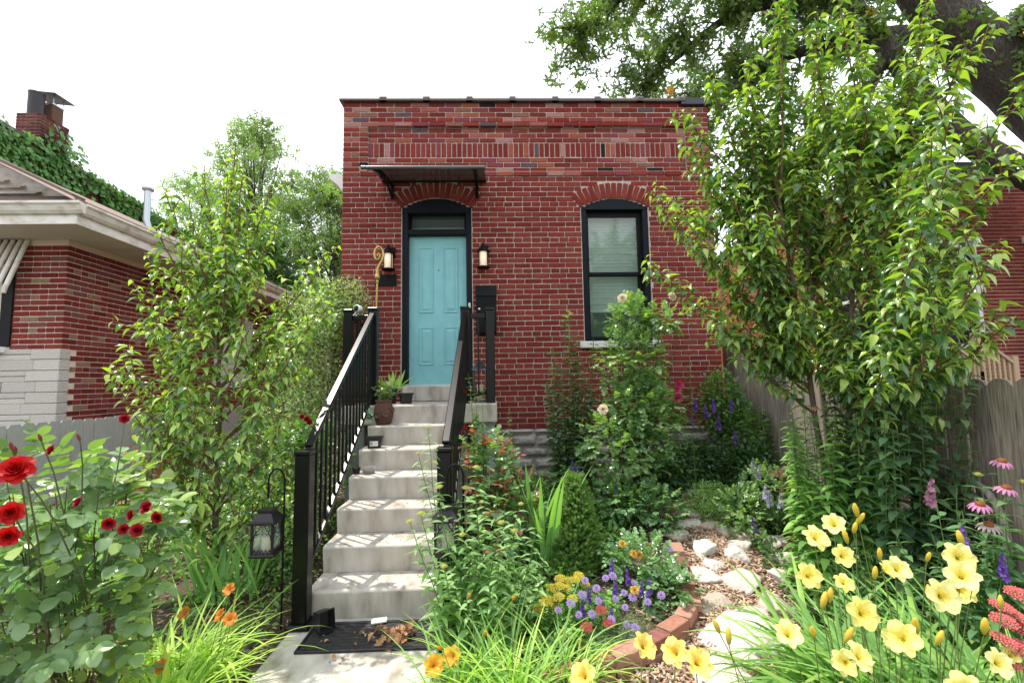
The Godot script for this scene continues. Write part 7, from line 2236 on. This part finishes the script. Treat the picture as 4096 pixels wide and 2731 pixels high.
func build_small_things() -> void:
	var mb: MB
	var t: Node3D
	# ---- path stones ----
	var stones := [
		[3.40, 2.92, 0.21, 0.16, 0.075, "largest flat pale rock on the wood chip path"], [3.75, 2.30, 0.15, 0.11, 0.055, "broad white rock in the middle of the path"],
		[3.44, 2.53, 0.085, 0.07, 0.045, "small pale rock near the corner of the brick edging"], [3.63, 1.90, 0.11, 0.09, 0.075, "upright pale rock beside the brick edging"],
		[4.26, 1.80, 0.10, 0.08, 0.07, "white rock beside the terracotta fragment"], [3.98, 1.84, 0.12, 0.06, 0.05, "thin pale rock across the path"],
		[3.80, 2.58, 0.13, 0.09, 0.05, "flat pale rock half under the daylily leaves"], [4.02, 0.75, 0.09, 0.07, 0.06, "rounded tan rock near the house end of the path"],
		[3.46, 2.20, 0.10, 0.12, 0.03, "flat tan flagstone next to the edging"], [3.98, 1.62, 0.08, 0.07, 0.06, "brown-grey rock behind the thin pale rock"],
		[4.08, 1.70, 0.09, 0.07, 0.055, "grey rock between two white rocks"], [3.86, 1.98, 0.085, 0.07, 0.075, "pointed grey rock standing on the chips"],
		[4.22, 2.05, 0.10, 0.08, 0.045, "pale rock at the far edge of the path by the coneflower"], [3.10, 3.32, 0.20, 0.14, 0.04, "flat cream flagstone at the bottom of the path"],
		[2.92, 3.55, 0.16, 0.12, 0.035, "flat white flagstone in front of the edging"], [3.72, 1.42, 0.09, 0.07, 0.04, "small grey rock at the upper edging"], [3.85, 1.20, 0.07, 0.06, 0.035, "small stone higher up the path"],
		[3.58, 2.72, 0.08, 0.06, 0.035, "small tan rock behind the largest flat rock"], [3.30, 2.62, 0.07, 0.06, 0.03, "small rock tucked under the brick edging"], [3.62, 2.10, 0.07, 0.055, 0.04, "small white rock beside the tan flagstone"], [4.05, 2.25, 0.09, 0.07, 0.045, "white rock at the daylily side of the path"], [3.25, 3.12, 0.10, 0.08, 0.035, "tan slab between largest rock and flagstone"], [3.92, 1.45, 0.08, 0.06, 0.04, "grey slab higher on the path"], [4.10, 1.25, 0.07, 0.06, 0.04, "small pale rock below the cushion shrub"], [3.55, 1.62, 0.08, 0.06, 0.04, "tan rock at the upper end of the edging"]]
	for i in stones.size():
		var s: Array = stones[i]
		mb = MB.new()
		mb.col = [Color(0.70, 0.62, 0.57), Color(0.66, 0.58, 0.52), Color(0.56, 0.46, 0.39), Color(0.74, 0.70, 0.67)][i % 4]
		rock(mb, Vector3(s[2] * 1.5, s[4] * 1.6, s[3] * 1.5), 40 + i)
		tag(part("rock", mb, M.limestone, self, Transform3D(Basis(Vector3.UP, i * 1.3), Vector3(s[0], ground(s[0], s[1]) + 0.03 + s[4] * 0.1, s[1]))), s[5], "rock", "rocks on the path")
	t = thing("terracotta_shard", "broken terracotta brick lying beside the white rocks", "brick", Vector3(4.40, 0.16, 1.86))
	mb = MB.new()
	mb.cbox(Vector3.ZERO, Vector3(0.24, 0.10, 0.14), 0.02, Basis.from_euler(Vector3(0.1, 0.5, 0.15)))
	part("clay", mb, M.terracotta, t)
	# ---- brick edging ----
	t = thing("brick_edging", "curved edging of old red bricks between bed and path", "edging")
	var line := [Vector2(3.40, 1.90), Vector2(3.32, 2.25), Vector2(3.22, 2.66), Vector2(3.06, 2.88), Vector2(2.80, 3.10), Vector2(2.47, 3.27), Vector2(2.15, 3.40)]
	var cv := Curve2D.new()
	for i in line.size():
		var tg: Vector2 = (line[mini(i + 1, line.size() - 1)] - line[maxi(i - 1, 0)]) / 6.0
		cv.add_point(line[i], -tg, tg)
	var s := 0.0
	var tones := [Color(0.40, 0.19, 0.14), Color(0.33, 0.14, 0.105), Color(0.46, 0.25, 0.19), Color(0.28, 0.12, 0.10)]
	while s < cv.get_baked_length() - 0.1:
		var p := cv.sample_baked(s + 0.10)
		var q := cv.sample_baked(s + 0.15)
		var ang := -(q - p).angle()
		for lay in 2:
			var y := ground(p.x, p.y) + 0.0 + lay * 0.068
			part("brick", brick_mesh(tones[rng.randi() % 4]), M.brick, t, Transform3D(Basis.from_euler(Vector3(rf(-0.05, 0.05), ang + rf(-0.05, 0.05), rf(-0.03, 0.03))).scaled_local(Vector3(0.198, 0.064, 0.098)), Vector3(p.x, y + 0.03, p.y)))
		s += 0.212
	# ---- lanterns ----
	hung_lantern("candle_lantern", "dark metal candle lantern hanging left of the railing", Vector3(0.44, 0.47, 2.62), Vector3(0.545, 0.0, 2.62), 1.02, "black shepherd's hook holding the lantern left of the steps")
	hung_lantern("candle_lantern", "dark metal candle lantern half hidden by the coneflowers", Vector3(1.63, 0.50, 2.78), Vector3(1.735, 0.0, 2.78), 1.05, "black shepherd's hook holding the lantern among the coneflowers")
	t = thing("floor_lantern", "grey metal lantern standing on the landing behind the railing", "lantern", Vector3(1.76, 7 * SR, 0.50))
	mb = MB.new()
	for sx: float in [-1, 1]:
		for sz: float in [-1, 1]: mb.bar(Vector3(sx * 0.07, 0.02, sz * 0.07), Vector3(sx * 0.07, 0.36, sz * 0.07), 0.02, 0.02)
	mb.cbox(Vector3(0, 0.012, 0), Vector3(0.18, 0.024, 0.18), 0.005); part("frame", mb, M.dark_steel, t)
	mb = MB.new()
	mb.lathe([[0.13, 0.36], [0.125, 0.375], [0.03, 0.46], [0.015, 0.48], [0.0, 0.49]], 4, Transform3D(Basis(Vector3.UP, PI / 4), Vector3.ZERO)); part("roof", mb, M.dark_steel, t)
	mb = MB.new()
	mb.lathe([[0.0, 0.024], [0.035, 0.024], [0.035, 0.2], [0.0, 0.2]], 14); part("candle", mb, M.candle_wax, t)
	# ---- pots ----
	t = thing("strawberry_jar", "brown clay strawberry jar with side pockets on the step", "planter", Vector3(0.785, 6 * SR, 0.965))
	mb = MB.new()
	mb.lathe([[0.0, 0.0], [0.066, 0.0], [0.078, 0.02], [0.098, 0.09], [0.100, 0.14], [0.086, 0.20], [0.076, 0.225], [0.084, 0.235], [0.086, 0.25], [0.074, 0.252], [0.068, 0.23], [0.0, 0.225]], 28)
	part("jar", mb, M.terracotta, t)
	for e: Array in [[0.35, 0.15], [2.0, 0.09], [1.15, 0.10]]:
		mb = MB.new()
		var d := Vector3(cos(e[0]), 0, sin(e[0]))
		var o: Vector3 = d * 0.094 + Vector3(0, e[1], 0)
		mb.lathe([[0.024, -0.012], [0.030, 0.008], [0.027, 0.018], [0.020, 0.012], [0.0, 0.004]], 12, Transform3D(frame(d + Vector3(0, 0.6, 0), Vector3.UP), o))
		part("pocket", mb, M.terracotta, t)
	var su := thing("stonecrop", "stonecrop with pinkish buds growing in the clay jar", "succulent", t.position + Vector3(0, 0.23, 0))
	var tops := []
	for i in 12: tops.append(su.position + Vector3(rf(-0.11, 0.13), rf(0.08, 0.17), rf(-0.08, 0.1)))
	jar_stems(su, tops, 0.045, [Color(0.13, 0.20, 0.09), Color(0.16, 0.24, 0.11), Color(0.10, 0.17, 0.07)], [0.62, 0.3, 0.2, 4, 4])
	for p: Vector3 in tops.slice(0, 8): bloom(su, umbel_mesh(Color(0.34, 0.20, 0.19), 30), p, Vector3(0, 1, 0.3), 0.024, "flower_head", M.flower_head)
	su = thing("trailing_succulent", "blue-green succulent trailing from the jar's side pocket", "succulent", t.position + Vector3(-0.09, 0.1, 0.05))
	tops = []
	for i in 5: tops.append(su.position + Vector3(rf(-0.10, -0.02), rf(-0.05, 0.05), rf(0.02, 0.08)))
	jar_stems(su, tops, 0.05, [Color(0.17, 0.25, 0.20), Color(0.14, 0.22, 0.17)], [0.6, 0.3, 0.2, 4, 4])
	nursery_pot("nursery_pot", "black plastic pot with white label on the fifth step", Transform3D(Basis(Vector3.UP, 0.12), Vector3(0.775, 5 * SR, 1.265)), 0.15, 0.105, true, true)
	t = nursery_pot("nursery_pot", "overturned black plastic pot lying on the rubber mat", Transform3D(Basis(Vector3.UP, 2.4) * Basis(Vector3.BACK, PI / 2 - 0.12), Vector3(0.80, 0.082, 2.66)), 0.12, 0.11, true, true)
	nursery_pot("nursery_pot", "small round black pot beside the clear plastic tub", Transform3D(Basis(), Vector3(0.685, 4 * SR, 1.53)), 0.075, 0.055, false, false)
	nursery_pot("nursery_pot", "black plastic pot on the landing in front of the door", Transform3D(Basis(Vector3.UP, 0.4), Vector3(0.945, 7 * SR, 0.62)), 0.135, 0.12, true, false)
	t = nursery_pot("nursery_pot", "tall black pot holding the striped leafy plant", Transform3D(Basis(), Vector3(0.745, 7 * SR, 0.47)), 0.15, 0.17, false, false)
	su = thing("striped_plant", "potted plant with cream striped arching leaves by the door", "plant", t.position + Vector3(0, 0.13, 0))
	blade_clump(su, [su.position], 34, 0.16, 0.30, 0.16, [0.9, 1.5, 0.2], 0.8, [Color(0.30, 0.40, 0.14), Color(0.50, 0.52, 0.30), Color(0.14, 0.24, 0.06), Color(0.22, 0.36, 0.06)], 34, M.leaf)
	t = thing("plastic_tub", "clear plastic tub with dark soil on the fourth step", "tub", Vector3(0.795, 4 * SR, 1.525))
	mb = MB.new()
	mb.lathe([[0.05, 0.002], [0.060, 0.052], [0.066, 0.054], [0.066, 0.057]], 20); part("tub", mb, M.clear_plastic, t)
	mb = MB.new()
	mb.lathe([[0.0, 0.003], [0.047, 0.003], [0.054, 0.034], [0.0, 0.038]], 18); part("soil", mb, M.soil, t)
	# ---- doormat with raised wave pattern, and what lies on it ----
	t = thing("door_mat", "black rubber mat with wavy ridges at the foot of the steps", "mat", Vector3(1.17, 0.005, 2.755))
	mb = MB.new()
	mb.cbox(Vector3(0, 0.006, 0), Vector3(0.83, 0.010, 0.33), 0.004); part("sheet", mb, M.rubber, t)
	mb = MB.new()
	for k in 2:
		mb.cbox(Vector3(0, 0.012, (k * 2 - 1) * 0.155), Vector3(0.83, 0.014, 0.02), 0.004)
		mb.cbox(Vector3((k * 2 - 1) * 0.405, 0.012, 0), Vector3(0.02, 0.014, 0.29), 0.004)
	part("rim", mb, M.black_plastic, t)
	for k in 8:
		mb = MB.new()
		var pts := PackedVector3Array()
		for i in 33:
			var x := -0.38 + i * 0.02375
			pts.append(Vector3(x, 0.0125, -0.125 + k * 0.036 + 0.020 * absf(sin(x * 30.0 + k * 1.57))))
		mb.tube(pts, PackedFloat32Array([0.003]), 5)
		part("ridge", mb, M.black_plastic, t)
	mb = MB.new()
	mb.cbox(Vector3.ZERO, Vector3(0.10, 0.016, 0.05), 0.005, Basis.from_euler(Vector3(0.1, 0.15, 0.05)))
	tag(part("wrapper", mb, M.white_plastic, self, Transform3D(Basis(), Vector3(1.17, 0.030, 2.61))), "crumpled white wrapper at the back of the mat", "wrapper")
	var xf := []
	var cols := PackedColorArray()
	for i in 46:
		var pile := i < 30
		var p := Vector3(1.30 + rng.randfn(0, 0.055), 0.02 + rf(0, 0.045), 2.79 + rng.randfn(0, 0.035)) if pile else Vector3(rf(0.78, 1.55), 0.026, rf(2.6, 3.0))
		var sz := rf(0.05, 0.085) if pile else rf(0.02, 0.05)
		xf.append(Transform3D(frame(Vector3(rf(-1, 1), rf(-0.1, 0.5), rf(-1, 1)), Vector3.UP + rdir() * 0.8).scaled_local(Vector3(sz, sz, sz)), p))
		cols.append([Color(0.40, 0.21, 0.10), Color(0.33, 0.16, 0.075), Color(0.46, 0.28, 0.15), Color(0.25, 0.12, 0.06)][rng.randi() % 4])
	tag(many("dead_leaves", leaf_mesh(0.75, 0.7, 0.9, 10, 3), M.dead_leaf, self, xf, cols), "dry curled brown leaves heaped on the mat", "leaves", "", "stuff")
	xf = []; cols = PackedColorArray()
	for i in 420: # bits of debris on walk, steps and left bed
		var k := rng.randi() % 7
		var p := Vector3(rf(0.72, 1.55), 0.02, rf(2.6, 3.4)) if k == 0 else Vector3(rf(0.72, 1.5), k * SR + 0.002, SZ - k * ST + rf(0.015, 0.25))
		if i % 3 == 0: p = Vector3(rf(-0.3, 0.62), 0.03, rf(2.2, 3.2))
		var sz := rf(0.006, 0.02) if i % 3 else rf(0.02, 0.05)
		if i % 3: if p.y > 1.2: continue
		xf.append(Transform3D(frame(Vector3(rf(-1, 1), rf(-0.1, 0.2), rf(-1, 1)), Vector3.UP + rdir() * 0.5).scaled_local(Vector3(sz, sz, sz)), p + Vector3(0, 0.003, 0)))
		cols.append([Color(0.22, 0.12, 0.07), Color(0.12, 0.07, 0.04), Color(0.42, 0.28, 0.17)][rng.randi() % 3])
	tag(many("leaf_litter", leaf_mesh(0.6, 0.5, 0.6, 6, 3), M.dead_leaf, self, xf, cols), "small dry leaf bits scattered on steps and walk", "litter", "", "stuff")
	# ---- old wheel rim leaning on the fence ----
	t = thing("wheel_rim", "old dark round rim leaning against the board fence", "wheel", Vector3(4.93, 0.10, 2.80))
	mb = MB.new()
	var ring := PackedVector3Array()
	for k in 33:
		var a := TAU * k / 32.0
		ring.append(Vector3(0.02 + 0.05 * sin(a), 0.42 + 0.36 * sin(a), 0.26 * cos(a)))
	mb.tube(ring, PackedFloat32Array([0.022]), 8); part("rim", mb, M.weathered_wood, t)
	mb = MB.new()
	mb.tube(PackedVector3Array([Vector3(0.045, 0.42, 0), Vector3(0.065, 0.425, 0)]), PackedFloat32Array([0.25, 0.25]), 24); part("disc", mb, M.bark, t)

func jar_stems(root: Node3D, tops: Array, size: float, pal: Array, spec: Array) -> void:
	var list := []
	var wood := MB.new()
	wood.col = Color(0.14, 0.19, 0.08)
	for tp: Vector3 in tops:
		var e := tp - root.position
		var p := curve(Vector3(rf(-0.02, 0.02), 0, rf(-0.02, 0.02)), e, Vector3.ZERO, 4, 0.003)
		wood.tube(p, taper(5, 0.004, 0.003), 5)
		leaves_on(list, p, 12, 0.1, size, pal.size(), 0.0)
	part("stems", wood, M.stem, root)
	emit(root, list, spec, pal, M.leaf, 200)
